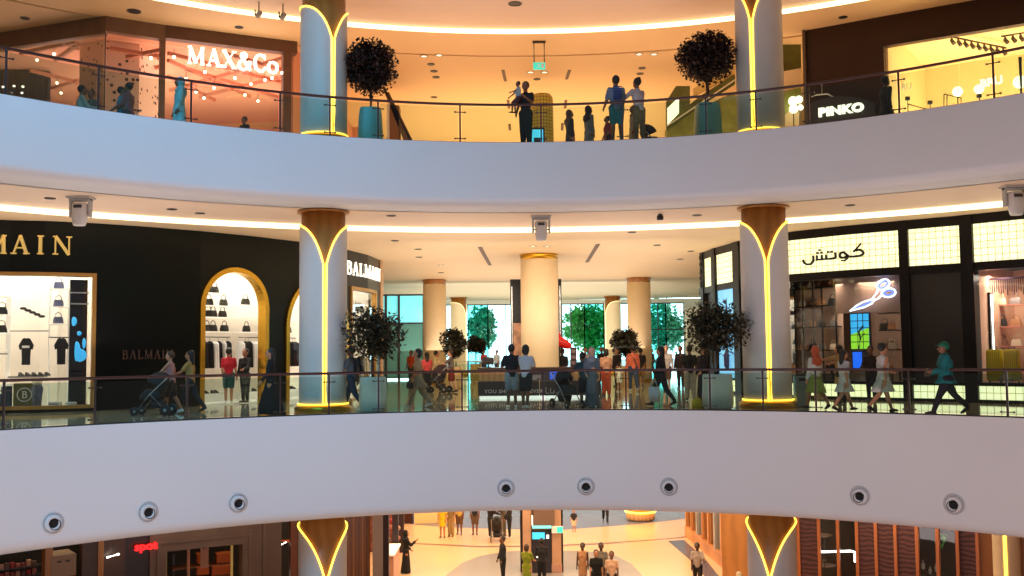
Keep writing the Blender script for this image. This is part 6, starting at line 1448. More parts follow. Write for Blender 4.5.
    def fh(q):
        ell(q, hd+Vector((0, -.006*H, .026*H)), .053*H, .058*H, .060*H, 16, 10)
        if hair == 'long':
            ell(q, hd+Vector((0, -.028*H, -.02*H)), .048*H, .036*H, .085*H, 14, 8); ell(q, hd+Vector((0, -.038*H, -.085*H)), .042*H, .024*H, .07*H, 12, 8)
        if hair == 'bob': ell(q, hd+Vector((0, -.016*H, -.01*H)), .056*H, .048*H, .06*H, 14, 8)
        if hair == 'bun': ell(q, hd+Vector((0, -.04*H, .062*H)), .024*H, .024*H, .024*H, 10, 6)
        if hair in ('hijab',):
            ell(q, hd+Vector((0, -.006*H, .006*H)), .056*H, .060*H, .075*H, 16, 10); cap(q, J['neck'], J['neck']-Vector((0, 0, .03*H)), .055*H, .085*H, 14)
            ell(q, J['neck']+Vector((0, -.02*H, -.07*H)), .09*H, .06*H, .07*H, 14, 8)
    def cut(q): pass
    if hair != 'none':
        nm = {'hijab': 'headscarf', 'cap': 'hair'}.get(hair, 'hair'); o = part(nm, fh, hm, .012, 2)
        # the face stays free: hair mass sits back from it
        o.location = (0, -.012*H if hair != 'hijab' else -.014*H, 0)
    if hair == 'cap':
        q = bmesh.new(); ell(q, hd+Vector((0, -.004*H, .035*H)), .053*H, .058*H, .044*H, 16, 8); loft(q, [(0, hd.y+.06*H, hd.z+.028*H, .036*H, .045*H), (0, hd.y+.06*H, hd.z+.034*H, .034*H, .042*H)], 14)
        o = link('cap', q, hairm or cloth((30, 90, 90)), root); mod_remesh(o, .010, 2)
    # face details
    if 90 < abs(face) <= 180 or abs(abs(face)-90) < 25:
        q = bmesh.new()
        for sx in (-1, 1): ell(q, hd+Vector((sx*.017*H, .047*H, .004*H)), .006*H, .006*H, .004*H, 8, 5)
        link('eye_pair', q, HAIRB, root); q = bmesh.new(); ell(q, hd+Vector((0, .053*H, -.032*H)), .012*H, .004*H, .003*H, 8, 5); link('mouth', q, mat('lips', L(150, 80, 70), .5), root)
    H = Hb
    if shoes is not None:
        for i in (0, 1):
            q = bmesh.new(); cap(q, J['e%d' % i], J['t%d' % i], .022*H, .017*H, 10); cap(q, J['a%d' % i]-Vector((0, 0, .006*H)), J['t%d' % i], .023*H, .016*H, 10); o = link('shoe', q, shoes, root); mod_remesh(o, .012, 1)
    root['_J'] = 0; del root['_J']
    return root, J
def at_feet(x, y, z=ZM): p = pz(x, y, z); return Vector((p.x, p.y, z+.013))
def at_head(x, y, H, z): 
    p = pz(x, y, z+H); return Vector((p.x, p.y, z+.013))
def hold_bag(nm, root, J, i, m, label, w=.3, h=.3, dep=.1, cat='bag', strap=.25, off=(0, 0, 0)):
    M_ = Matrix.Translation(root.location) @ Matrix.Rotation(root.rotation_euler.z, 4, 'Z'); p = M_ @ (J['w%d' % i]+J['hd%d' % i]*.09+Vector(off))
    t = thing(nm, label, cat, (p.x, p.y, p.z-strap-h), root.rotation_euler.z+PI/2)
    bm = bmesh.new(); loft(bm, [(0, 0, 0, w*.46, dep*.5), (0, 0, h*.5, w*.5, dep*.55), (0, 0, h, w*.48, dep*.35)], 16, power=.5); link('bag_body', bm, m, t, True)
    bm = bmesh.new()
    for s in (-1, 1): tube(bm, [(-w*.3, s*dep*.3, h), (-w*.12, s*.02, h+strap), (w*.12, s*.02, h+strap), (w*.3, s*dep*.3, h)], .010, 6)
    link('handles', bm, m, t, True); return t
def backpack(root, J, H, m, label, s=1.0):
    M_ = Matrix.Translation(root.location) @ Matrix.Rotation(root.rotation_euler.z, 4, 'Z'); c = J['chest']+Vector((0, -.13*H, .0)); p = M_ @ c
    t = thing('backpack', label, 'backpack', p, root.rotation_euler.z); bm = bmesh.new(); loft(bm, [(0, 0, -.24*s, .12*s, .06*s), (0, 0, -.2*s, .15*s, .09*s), (0, 0, .1*s, .15*s, .09*s), (0, 0, .22*s, .10*s, .05*s)], 16, power=.7); link('pack_body', bm, m, t, True)
    bm = bmesh.new()
    for sx in (-1, 1): tube(bm, [(sx*.09, .07*s, .18*s), (sx*.10, .17, .2*s), (sx*.10, .24, .08*s), (sx*.10, .2, -.12*s), (sx*.1, .08*s, -.18*s)], .014, 6)
    link('straps', bm, m, t, True); bm = bmesh.new(); loft(bm, [(0, -.10*s, -.2*s, .1*s, .03*s), (0, -.10*s, -.02*s, .1*s, .03*s)], 12, power=.6); link('front_pocket', bm, m, t, True); return t
# stroller
def stroller(label, loc, face, s=1.0, hood=(34, 32, 34), seat=(40, 36, 36)):
    """face 0: front wheels towards +Y."""
    t = thing('stroller', label, 'stroller', loc, math.radians(face)); t.scale = (s, s, s); FM = mat('silver tube', L(170, 170, 172), .3, .7)
    for sx in (-1, 1):
        bm = bmesh.new(); tube(bm, [(sx*.25, .38, .13), (sx*.24, .05, .55), (sx*.24, -.42, 1.0), (sx*.22, -.5, 1.03)], .019, 8); link('side_tube', bm, FM, t, True)
        bm = bmesh.new(); tube(bm, [(sx*.27, -.38, .15), (sx*.24, .02, .56)], .018, 8); link('rear_leg', bm, FM, t, True)
        for y, r in ((.42, .12), (-.38, .15)):
            o = link('wheel', lathe([(r*.82, -.02), (r, -.015), (r, .015), (r*.82, .02)], 22), BLACK, t, True); o.location = (sx*.27, y, r); o.rotation_euler = (0, PI/2, 0)
            o2 = link('hub', lathe([(r*.3, -.024), (r*.3, .024)], 12), FM, o, True)
    bm = bmesh.new(); tube(bm, [(-.22, -.5, 1.03), (.22, -.5, 1.03)], .024, 8); link('push_bar', bm, BLACK, t, True)
    bm = bmesh.new(); tube(bm, [(-.27, -.38, .15), (.27, -.38, .15)], .014, 6); tube(bm, [(-.25, .38, .15), (.25, .38, .15)], .014, 6); link('axle', bm, FM, t, True)
    bm = bmesh.new(); loft(bm, [(0, .08, .42, .19, .28), (0, .06, .5, .22, .32), (0, -.02, .66, .22, .26), (0, -.02, .7, .2, .22)], 20, power=.7); o = link('seat', bm, cloth(seat), t, True)
    bm = bmesh.new(); loft(bm, [(0, -.2, .6, .2, .08), (0, -.28, .85, .21, .08), (0, -.3, 1.0, .18, .06)], 16, power=.7); link('seat_back', bm, cloth(seat), t, True)
    bm = bmesh.new(); n = 9; R0 = []
    for k in range(n):
        a = math.radians(20+110*k/(n-1)); row = []
        for j in range(9): b_ = math.radians(-90+180*j/8); row.append(bm.verts.new((.23*sin(b_), -.16+.36*cos(b_)*cos(a), .78+.36*cos(b_)*sin(a))))
        R0.append(row)
    for A, B_ in zip(R0, R0[1:]):
        for j in range(8): bm.faces.new((A[j], A[j+1], B_[j+1], B_[j]))
    o = link('hood', bm, cloth(hood), t, True); m = o.modifiers.new('s', 'SOLIDIFY'); m.thickness = .02
    bm = bmesh.new(); loft(bm, [(0, -.12, .2, .16, .16), (0, -.12, .38, .2, .2)], 14, power=.6); link('basket', bm, cloth(seat), t, True)
    return t
W1 = ((.38, .12), (-.32, .35)); W2 = ((-.3, .4), (.38, .1)); ST = ((.03, .04), (-.03, .03))
# ---- middle gallery
P_ = person
P_('short-haired woman in rose tank top pushing a dark stroller past the black wall', at_feet(170.5, 414.5), 1.64, 90, ((.2, .1), (-.2, .3)), ((.75, .05, .35), (.75, .05, .35)), .04, 'tan', ((190, 128, 118), 'tank'), ((60, 46, 44), 'shorts'), 'short', HAIRN, SHOEW)
stroller('silver-framed black stroller rolling before the dark emblem wall', at_feet(154, 416), 90, 1.0)
P_('woman in mustard top with long dark hair walking behind the rose tank top woman', at_feet(190, 413), 1.68, 90, W1, ((.7, .05, .5), (-.1, .1, .3)), .02, 'tan', ((176, 138, 70), 'short'), ((34, 30, 34), 'trousers'), 'long')
P_('man in red shirt and teal shorts standing in the arched shop opening, back turned', at_feet(228.5, 403.5), 1.76, 8, ((.05, .03), (-.05, .03)), ((.15, .12, .5), (.1, .12, .3)), 0, 'tan', ((196, 24, 52), 'short'), ((22, 84, 84), 'shorts'), 'short', None, SHOEW)
P_('shop assistant in black suit facing the man in the red shirt', at_feet(245, 403), 1.74, 160, ST, ((.5, .1, .9), (.1, .1, .3)), 0, 'tan', ((26, 26, 34), 'long'), ((26, 26, 34), 'trousers'), 'short')
P_('woman with long dark hair in long black dress before the arched gold opening', at_feet(270.5, 415.5), 1.68, 100, ((.16, .04), (-.14, .12)), ((.2, .08, .5), (-.2, .08, .2)), 0, 'tan', ((16, 14, 18), 'robe'), (None, 'trousers'), 'long')
r, J = P_('man with black backpack walking out from behind the grey column', at_feet(352, 411.5), 1.76, 75, W2, ((.4, .1, .5), (-.3, .1, .3)), .03, 'brown', ((90, 84, 86), 'short'), ((30, 40, 58), 'trousers'), 'short', None, SHOEW); backpack(r, J, 1.76, LEATHB, 'black backpack worn by the man beside the grey column')
r, J = P_('woman in long beige tunic outfit walking between shop corner and counter', at_feet(418, 408), 1.68, 100, W1, ((.1, .1, .6), (-.1, .1, .4)), 0, 'tan', ((176, 150, 118), 'tunic'), ((186, 160, 128), 'wide'), 'bob', None, SHOEW)
hold_bag('handbag', r, J, 0, LEATHB, 'dark handbag held by the woman in the beige tunic outfit', .2, .18, .08, 'handbag', .06)
P_('person in orange shirt standing further back behind the beige tunic woman', at_feet(411, 384), 1.68, 150, ST, ((.1, .1, .6), (.1, .1, .3)), 0, 'brown', ((200, 74, 30), 'short'), ((60, 70, 70), 'trousers'), 'short')
P_('woman in coral top and dark trousers by the smooth cream column', at_feet(427, 393.5), 1.56, 20, ST, ((0, .1, .3), (0, .1, .3)), 0, 'tan', ((220, 80, 80), 'short'), ((30, 26, 32), 'trousers'), 'long')
P_('man in cream shirt with dark hair leaning over the patterned stroller', at_feet(435, 391.5), 1.64, -70, W1, ((.8, .1, .6), (.5, .1, .5)), .12, 'tan', ((222, 196, 140), 'short'), ((50, 46, 44), 'trousers'), 'short')
stroller('dark umbrella stroller beside the smooth cream column', at_feet(438, 393.5), 70, .98, (60, 40, 40), (50, 36, 36))
P_('woman in grey top and brick red shorts pushing the umbrella stroller', at_feet(451.5, 393), 1.62, 85, ((.1, .1), (-.15, .2)), ((.9, .05, .3), (.9, .05, .3)), .05, 'fair', ((110, 100, 96), 'short'), ((150, 44, 38), 'shorts'), 'short', HAIRN, SHOEB)
r, J = P_('man in black tee and grey shorts at the rail before the counter, back turned', at_feet(512, 408), 1.76, 10, ((.06, .04), (-.06, .04)), ((.5, .25, 1.2, .5), (.2, .12, .5)), .06, 'brown', ((20, 18, 24), 'short'), ((150, 150, 152), 'shorts'), 'short', None, SHOEW, build=1.12)
P_('person in white tee and black shorts with folded arms beside the black tee man', at_feet(526, 409), 1.72, -25, ((.05, .04), (-.12, .08)), ((.5, .1, 1.5, .9), (.45, .1, 1.4, .9)), .05, 'brown', ((190, 190, 196), 'short'), ((22, 20, 24), 'shorts'), 'bob', None, SHOEW)
P_('boy in dark teal top bending over the stroller by the counter', at_feet(584.5, 408), 1.52, 30, ((.05, .04), (-.05, .04)), ((.7, .15, .5), (.6, .12, .4)), .16, 'brown', ((40, 62, 70), 'short'), ((28, 26, 32), 'shorts'), 'short', None, SHOEW)
stroller('black hooded stroller at the rail before the counter', at_feet(567, 409), -150, .95, (22, 20, 22), (30, 36, 36))
P_('woman in grey headscarf and long grey dress beside the boy in teal', at_feet(592.5, 408), 1.66, 170, ST, ((.5, .1, 1.1, .4), (.3, .1, .7, .3)), 0, 'fair', ((112, 112, 118), 'robe'), (None, 'trousers'), 'hijab', cloth((160, 150, 158)), SHOEW)
P_('person in peach top and orange trousers right of the counter', at_feet(606.5, 396), 1.62, 10, ((.04, .04), (-.04, .04)), ((.05, .1, .3), (.05, .1, .3)), 0, 'tan', ((228, 170, 130), 'short'), ((214, 86, 48), 'wide'), 'bob')
P_('person in black with long hair standing behind the small child in white', at_feet(617.5, 387), 1.66, 140, ST, ((.2, .1, .8), (0, .1, .2)), 0, 'tan', ((24, 22, 28), 'long'), ((28, 26, 32), 'trousers'), 'long')
P_('small child in white dress near the salmon-shirted walker', at_feet(619.5, 392), 1.08, 20, ST, ((.1, .15, .2), (.1, .15, .2)), 0, 'tan', ((236, 226, 206), 'dress'), (None, 'shorts'), 'short', None, SHOEW)
r, J = P_('walker in salmon shirt and blue jeans with diagonal strap, back turned', at_feet(633.5, 391.5), 1.74, 8, ((.2, .12), (-.2, .3)), ((.1, .14, .3), (-.1, .14, .3)), 0, 'brown', ((232, 118, 86), 'long'), ((54, 74, 104), 'trousers'), 'short', None, SHOEW)
Mx = Matrix.Translation(r.location) @ Matrix.Rotation(r.rotation_euler.z, 4, 'Z'); bm = bmesh.new(); tube(bm, [Mx @ (J['s0']+Vector((.03, -.08, .03))), Mx @ (J['chest']+Vector((0, -.175, 0))), Mx @ (J['h1']+Vector((.03, -.17, .06)))], .016, 6); o = link('shoulder_strap', bm, LEATHB, None); tag(o, 'dark diagonal bag strap across the salmon shirt', 'strap')
P_('person in black tee walking beside the salmon-shirted walker', at_feet(641, 388), 1.68, -10, W1, ((.1, .1, .3), (-.1, .1, .6)), 0, 'brown', ((28, 26, 30), 'short'), ((150, 110, 60), 'shorts'), 'short')
r, J = P_('woman with very long dark hair in black carrying a white bag, near the rail', at_feet(661.5, 406.5), 1.68, 60, W1, ((.1, .1, .2), (-.1, .1, .2)), 0, 'tan', ((22, 20, 24), 'long'), ((34, 28, 28), 'trousers'), 'long', None, SHOEB)
hold_bag('tote_bag', r, J, 0, mat('white tote', L(205, 200, 196), .6), 'white and tan tote bag hanging from the long-haired woman in black', .34, .42, .12, 'bag', .18)
P_('man in white shirt facing the gallery behind the long-haired woman', at_feet(667, 392), 1.74, 175, ST, ((.2, .12, .5), (0, .1, .3)), 0, 'fair', ((228, 214, 200), 'short'), ((120, 80, 60), 'shorts'), 'short', HAIRG)
P_('person in dark jacket behind the beige trousers walker', at_feet(681, 389), 1.72, 150, ST, ((.9, .1, 1.2), (.1, .1, .3)), 0, 'tan', ((44, 34, 40), 'long'), ((40, 40, 50), 'trousers'), 'short')
P_('walker in dark green shirt and wide beige trousers near the rail, back turned', at_feet(690.5, 401), 1.68, 5, ((.1, .06), (-.1, .15)), ((.05, .14, .2), (.05, .14, .2)), 0, 'brown', ((40, 38, 26), 'short'), ((196, 172, 136), 'wide'), 'short', None, SHOEB)
P_('woman in black robe just left of the pale planter by the blue poster', at_feet(703.5, 402), 1.68, 120, ST, ((.2, .1, .7), (0, .1, .3)), 0, 'fair', ((34, 24, 28), 'robe'), (None, 'trousers'), 'long', HAIRN)
bp = at_feet(697, 408.5); t = thing('bag', 'small yellow bag on the floor beside the pale planter', 'bag', bp); bm = bmesh.new(); loft(bm, [(0, 0, 0, .15, .08), (0, 0, .18, .14, .08), (0, 0, .26, .1, .04)], 16, power=.6); link('bag_body', bm, mat('yellow cloth', L(225, 180, 30), .6), t, True); bm = bmesh.new(); tube(bm, [(-.07, 0, .25), (0, 0, .36), (.07, 0, .25)], .01, 6); link('handle', bm, mat('yellow cloth', L(225, 180, 30), .6), t)
P_('dark-clothed customer at the far side of the counter right of the wide column', at_feet(563, 391), 1.66, 170, ST, ((.4, .1, .9), (.4, .1, .9)), 0, 'dark', ((18, 16, 18), 'long'), ((20, 20, 24), 'trousers'), 'short')
P_('person in white shirt standing far behind the grey headscarf woman', at_feet(586, 385), 1.72, 180, ST, ((.1, .1, .4), (.1, .1, .4)), 0, 'tan', ((225, 222, 225), 'short'), ((70, 70, 80), 'trousers'), 'short')
P_('person in black shirt in the distance between counter and peach top', at_feet(602, 383), 1.74, 175, ST, ((.3, .2, 1.2), (.1, .1, .3)), 0, 'brown', ((24, 24, 28), 'long'), ((40, 36, 40), 'trousers'), 'short')
P_('distant visitor in red near the cyan windows left of the counter', at_feet(484, 377), 1.68, 170, ST, ((.1, .1, .4), (.1, .1, .4)), 0, 'tan', ((210, 60, 60), 'short'), ((60, 60, 80), 'trousers'), 'short')
P_('distant visitor in white near the cyan windows left of the counter', at_feet(497, 377), 1.7, 150, W1, ((.1, .1, .4), (.1, .1, .4)), 0, 'tan', ((230, 228, 230), 'short'), ((60, 60, 80), 'trousers'), 'short')
P_('distant visitor in black beyond the middle of the white-shirt man, by the windows', at_feet(652, 376), 1.7, -60, W1, ((.1, .1, .4), (.1, .1, .4)), 0, 'tan', ((40, 40, 44), 'long'), ((50, 50, 60), 'trousers'), 'short')
r, J = P_('woman with orange head cover, white blouse and green skirt carrying a tan bag', at_feet(816.5, 410), 1.64, 25, W1, ((.1, .1, .2), (.1, .1, .2)), 0, 'tan', ((206, 196, 186), 'long'), ((138, 150, 60), 'skirt'), 'hijab', cloth((196, 86, 50)))
hold_bag('shopping_bag', r, J, 1, mat('tan paper', L(214, 186, 148), .6), 'tan shopping bag carried by the woman in the green skirt', .32, .34, .12, 'shopping bag', .12)
P_('girl in short white dress striding beside the green skirt woman', at_feet(845, 412), 1.56, -70, ((.45, .1), (-.42, .3)), ((.3, .1, .3), (-.3, .1, .4)), 0, 'tan', ((208, 200, 196), 'dress'), (None, 'shorts'), 'long', None, SHOEB)
P_('woman in mustard wrap stretching out an arm towards the shop window', at_feet(842, 404), 1.66, 40, ST, ((1.3, .6, .2), (1.0, .3, .4)), .1, 'tan', ((186, 152, 96), 'tunic'), ((30, 26, 28), 'trousers'), 'bob', HAIRB)
P_('woman in fitted white dress with dark ponytail striding in front of the black pier', at_feet(884, 413), 1.72, -75, ((.4, .08), (-.45, .35)), ((.4, .1, .9), (-.3, .1, .3)), .02, 'tan', ((214, 206, 200), 'slip'), (None, 'shorts'), 'bun', None, SHOEB)
P_('customer in dark brown holding a bag inside the scissors window', at_feet(872, 402), 1.62, 150, ST, ((.5, .3, 1.0), (.4, .2, .8)), 0, 'brown', ((46, 36, 34), 'long'), ((30, 28, 30), 'trousers'), 'short')
r, J = P_('man in teal cap and teal hooded jacket striding past the black shop panel', at_feet(947.5, 415), 1.76, 85, ((.48, .1), (-.5, .32)), ((.3, .08, 1.15), (.1, .1, 1.1)), .05, 'brown', ((14, 112, 118), 'jacket'), ((28, 24, 34), 'trousers'), 'cap', cloth((20, 110, 84)), SHOEB, build=1.35)
Mx = Matrix.Translation(r.location) @ Matrix.Rotation(r.rotation_euler.z, 4, 'Z'); p = Mx @ (J['w0']+J['hd0']*.12+Vector((0, .02, .02))); o = link('phone', rbox(-.038, .038, -.006, .006, -.075, .075, .004), BLACK, None); o.location = p; o.rotation_euler = (.5, 0, r.rotation_euler.z); tag(o, 'black phone held by the man in the teal cap', 'phone')
# ---- top gallery
z = ZU
r, J = P_('tall man in black top holding a toddler, before the mosaic drum', at_head(525.5, 84, 1.80, z), 1.80, 160, ST, ((.5, .15, 1.5, .5), (.1, .1, .4)), 0, 'brown', ((24, 18, 20), 'short'), ((14, 26, 34), 'wide'), 'short')
q = r.location.copy(); P_('toddler with dark curly hair carried by the man in black', Vector((q.x-.21, q.y-.14, z+.90)), .95, 110, ((.6, .7), (.8, .8)), ((.9, .2, .3), (.6, .2, .3)), 0, 'brown', ((160, 180, 190), 'short'), ((90, 50, 50), 'shorts'), 'short', None, SHOEB, 'child', name='toddler')
P_('woman in grey headscarf and dark robe seen from the side, top gallery', at_head(569.5, 112, 1.6, z), 1.6, -70, ST, ((.05, .02, .15), (.05, .02, .15)), 0, 'brown', ((38, 34, 40), 'robe'), (None, 'trousers'), 'hijab', cloth((96, 70, 60)))
P_('woman in speckled grey robe and black headscarf, top gallery', at_head(588.5, 108, 1.62, z), 1.62, -60, ST, ((.05, .02, .15), (.05, .02, .15)), 0, 'brown', ((120, 112, 106), 'robe'), (None, 'trousers'), 'hijab', cloth((26, 22, 24)))
P_('child in red shirt with hair bun behind the patterned tee man, top gallery', at_head(608, 118, 1.32, z), 1.32, 100, ST, ((.1, .15, .4), (.1, .15, .4)), .05, 'brown', ((150, 46, 50), 'short'), ((60, 40, 44), 'shorts'), 'bun', None, SHOEB, 'child', build=1.3)
r, J = P_('man in blue and white patterned tee and teal shorts leaning at the top rail', at_head(616, 78, 1.84, z), 1.84, 5, ((.06, .04), (-.06, .04)), ((.35, .22, .7), (.35, .15, .7)), .06, 'brown', ((110, 128, 150), 'short'), ((40, 110, 120), 'shorts'), 'short', None, SHOEB, build=1.12)
bm = bmesh.new()
for k in range(7): box(bm, -.12, .13, -.18-.0, -.165, .03+.06*k-.2, .055+.06*k-.2)
o = link('shirt_print', bm, cloth((30, 60, 140)), r); o.location = J['chest']+Vector((0, -.0, 0))
P_('person in pale shirt with top-knot and khaki trousers resting an arm on the top rail', at_head(638.5, 80, 1.82, z), 1.82, 35, ((.05, .04), (-.05, .04)), ((.9, .35, .5), (.2, .1, .3)), .10, 'brown', ((206, 186, 186), 'long'), ((140, 112, 84), 'trousers'), 'bun', None, SHOEB)
P_('child in beige robe and headscarf between the two adults at the top rail', at_head(633, 107.5, 1.42, z), 1.42, 100, ST, ((.05, .02, .15), (.05, .02, .15)), 0, 'brown', ((172, 150, 118), 'robe'), (None, 'trousers'), 'hijab', cloth((140, 100, 70)), cat='child')
sp_ = at_head(651, 126, 1.0, z); stroller('dark stroller beside the khaki trousers, top gallery', sp_, -80, .9)
P_('dark-clothed man walking past the lit wide lettering, top gallery', at_head(885, 78, 1.78, z), 1.78, -70, W1, ((.2, .1, .3), (-.2, .1, .3)), 0, 'dark', ((34, 44, 50), 'coat'), ((30, 30, 36), 'trousers'), 'short', None, SHOEW)
P_('customer in pale grey shirt behind glass, leftmost in the orange-lit shop', at_head(80, 87.5, 1.7, z), 1.7, -60, ST, ((.5, .1, .9), (.5, .1, .9)), .1, 'brown', ((150, 156, 146), 'long'), ((60, 60, 60), 'trousers'), 'short')
P_('customer in brown top, second from the left in the orange-lit shop', at_head(91.5, 92, 1.62, z), 1.62, 170, ST, ((.2, .1, .6), (.2, .1, .6)), 0, 'brown', ((110, 96, 80), 'short'), ((60, 60, 60), 'trousers'), 'short')
P_('woman in mauve brown top beside the terrazzo block, orange-lit shop', at_head(129, 85, 1.7, z), 1.7, 80, ST, ((.3, .1, .8), (.2, .1, .6)), 0, 'brown', ((128, 82, 78), 'long'), ((60, 50, 50), 'trousers'), 'short')
P_('small figure in teal facing the woman in mauve, orange-lit shop', at_head(121.5, 89, 1.6, z), 1.6, -80, ST, ((.5, .1, 1.0), (.2, .1, .6)), 0, 'brown', ((70, 120, 140), 'short'), ((40, 60, 80), 'trousers'), 'short')
P_('man in long pale blue robe and head cloth at the top rail, glass corner', at_head(180, 79.5, 1.78, z), 1.78, 120, ST, ((.1, .12, .2), (.1, .12, .2)), 0, 'brown', ((150, 196, 200), 'robe'), (None, 'trousers'), 'hijab', cloth((120, 176, 180)), build=1.1)
P_('dark-haired person low behind the rail under the white lettering', at_head(244.5, 118.5, 1.4, z), 1.4, 150, ST, ((.1, .1, .3), (.1, .1, .3)), 0, 'brown', ((60, 40, 40), 'short'), ((60, 40, 40), 'trousers'), 'short')
# ---- ground floor
z = ZG
g = lambda x, y: at_feet(x, y, ZG)-Vector((0, 0, .009))
P_('woman in long black robe and headscarf holding up a phone, ground floor', g(406, 573), 1.68, -70, ST, ((.2, .1, .6), (.6, .1, 1.7)), 0, 'tan', ((12, 10, 12), 'robe'), (None, 'trousers'), 'hijab', cloth((12, 10, 12)))
P_('woman in bright yellow dress standing far back on the ground floor', g(442.5, 537.5), 1.68, 175, ST, ((.1, .1, .3), (.1, .1, .3)), 0, 'tan', ((236, 200, 20), 'dress'), (None, 'shorts'), 'long')
P_('woman in beige trousers and patterned top next to the yellow dress, ground floor', g(451, 536.5), 1.66, 170, ST, ((.1, .1, .3), (.1, .1, .3)), 0, 'tan', ((150, 120, 70), 'short'), ((176, 144, 92), 'wide'), 'long')
P_('man in mustard shirt and brown shorts, ground floor far back', g(459.5, 534.5), 1.76, 175, ((.08, .05), (-.08, .05)), ((.1, .1, .3), (.1, .1, .3)), 0, 'brown', ((220, 176, 70), 'short'), ((120, 84, 56), 'shorts'), 'short')
P_('man in black shirt and brown shorts standing apart, ground floor far back', g(475, 534.5), 1.78, 178, ((.06, .03), (-.06, .03)), ((.1, .1, .3), (.1, .1, .3)), 0, 'brown', ((30, 28, 30), 'short'), ((110, 84, 66), 'shorts'), 'short')
P_('person in black behind a stroller, far back on the ground floor', g(490.5, 537.5), 1.74, -60, ST, ((.7, .1, .5), (.7, .1, .5)), 0, 'brown', ((22, 20, 22), 'long'), ((22, 20, 22), 'trousers'), 'short', None, SHOEW)
stroller('black stroller with the group far back on the ground floor', g(497, 541), 0, 1.05)
P_('person in grey patterned outfit by the far stroller, ground floor', g(503.5, 536), 1.7, 60, ST, ((.7, .1, .5), (.2, .1, .5)), 0, 'brown', ((100, 90, 80), 'short'), ((110, 100, 90), 'trousers'), 'short')
P_('person in black at the right of the far stroller group, ground floor', g(509.5, 538), 1.74, 100, ST, ((.2, .1, .5), (.2, .1, .5)), 0, 'brown', ((24, 20, 22), 'long'), ((24, 20, 22), 'trousers'), 'short', None, SHOEW)
P_('slim man in black seen from the side nearer on the ground floor', g(503, 582), 1.72, 110, ST, ((.1, .1, .3), (.1, .1, .3)), 0, 'brown', ((18, 16, 18), 'long'), ((18, 16, 18), 'trousers'), 'short')
P_('small child in dark top and white shorts alone on the far floor', g(574, 531.5), 1.05, 178, ST, ((.1, .2, .3), (.1, .2, .3)), 0, 'tan', ((36, 34, 34), 'short'), ((228, 210, 180), 'shorts'), 'short', None, SHOEB, 'child')
P_('dark-trousered person far back, only legs below the white band', g(605.5, 523), 1.7, 178, W1, ((.1, .1, .3), (.1, .1, .3)), 0, 'brown', ((24, 22, 26), 'long'), ((24, 22, 26), 'trousers'), 'short')
P_('woman in green dress seen from behind at the cash machines', g(527, 590), 1.66, -20, ST, ((.5, .1, .8), (.5, .1, .8)), 0, 'tan', ((136, 146, 24), 'dress'), (None, 'shorts'), 'bob', HAIRN)
P_('man in dark clothes using the cash machine', g(542, 585), 1.72, 0, ST, ((.6, .1, .9), (.5, .1, .8)), .05, 'dark', ((26, 22, 26), 'long'), ((22, 20, 24), 'trousers'), 'short')
P_('woman in patterned tan sleeveless dress, leftmost of the front group of four', at_head(582.5, 544.5, 1.66, z), 1.66, 170, ST, ((.1, .12, .2), (.1, .12, .2)), 0, 'dark', ((196, 140, 96), 'slip'), (None, 'shorts'), 'short')
P_('man in black open shirt in the front group of four, ground floor', at_head(596, 551.5, 1.68, z), 1.68, 178, ST, ((.1, .14, .3), (.1, .14, .3)), 0, 'tan', ((12, 12, 14), 'short'), ((30, 30, 34), 'trousers'), 'short', None, build=1.12)
P_('man in grey shirt with strap behind the black shirt, ground floor', at_head(601, 544.5, 1.76, z), 1.76, 178, ST, ((.1, .14, .3), (.1, .14, .3)), 0, 'dark', ((126, 120, 110), 'short'), ((50, 50, 54), 'trousers'), 'short')
P_('man in pale pink tee, rightmost of the front group of four', at_head(611.5, 553, 1.68, z), 1.68, 175, ST, ((.1, .14, .3), (.1, .14, .3)), 0, 'brown', ((236, 190, 160), 'short'), ((60, 50, 50), 'trousers'), 'short')
P_('man in white shirt walking along the oak shopfront, ground floor right', at_head(697, 544, 1.72, z), 1.72, 170, W1, ((.6, .2, 1.0), (.1, .1, .3)), 0, 'dark', ((176, 160, 150), 'short'), ((20, 16, 18), 'trousers'), 'short')
P_('person with cream hat at the very bottom beside the oak wall', at_head(739, 574, 1.7, z), 1.7, 170, ST, ((.1, .1, .3), (.1, .1, .3)), 0, 'tan', ((220, 200, 170), 'short'), ((60, 60, 60), 'trousers'), 'cap', cloth((240, 220, 190)))
# ---------------------------------------------------------------- light
W = bpy.data.worlds.new('world'); S.world = W; W.use_nodes = True; nt = W.node_tree
bg = nt.nodes['Background']
tc = nt.nodes.new('ShaderNodeTexCoord'); sp = nt.nodes.new('ShaderNodeSeparateXYZ'); nt.links.new(tc.outputs['Generated'], sp.inputs[0])
def mrange(src, a, b, c, d):
    m = nt.nodes.new('ShaderNodeMapRange'); m.inputs['From Min'].default_value = a; m.inputs['From Max'].default_value = b; m.inputs['To Min'].default_value = c; m.inputs['To Max'].default_value = d
    nt.links.new(src, m.inputs['Value']); return m.outputs[0]
def mixc(f, a, b):
    m = nt.nodes.new('ShaderNodeMix'); m.data_type = 'RGBA'; nt.links.new(f, m.inputs['Factor'])
    for k, v in (('A', a), ('B', b)):
        if isinstance(v, tuple): m.inputs[k].default_value = (*v, 1)
        else: nt.links.new(v, m.inputs[k])
    return m.outputs['Result']
low = mixc(mrange(sp.outputs['Z'], -.35, .45, 0, 1), L(232, 206, 202), L(220, 208, 214))
colr = mixc(mrange(sp.outputs['Y'], .2, .8, 0, 1), low, L(215, 250, 255))
nt.links.new(colr, bg.inputs['Color']); nt.links.new(mrange(sp.outputs['Y'], .1, .8, .29, 4.2), bg.inputs['Strength'])
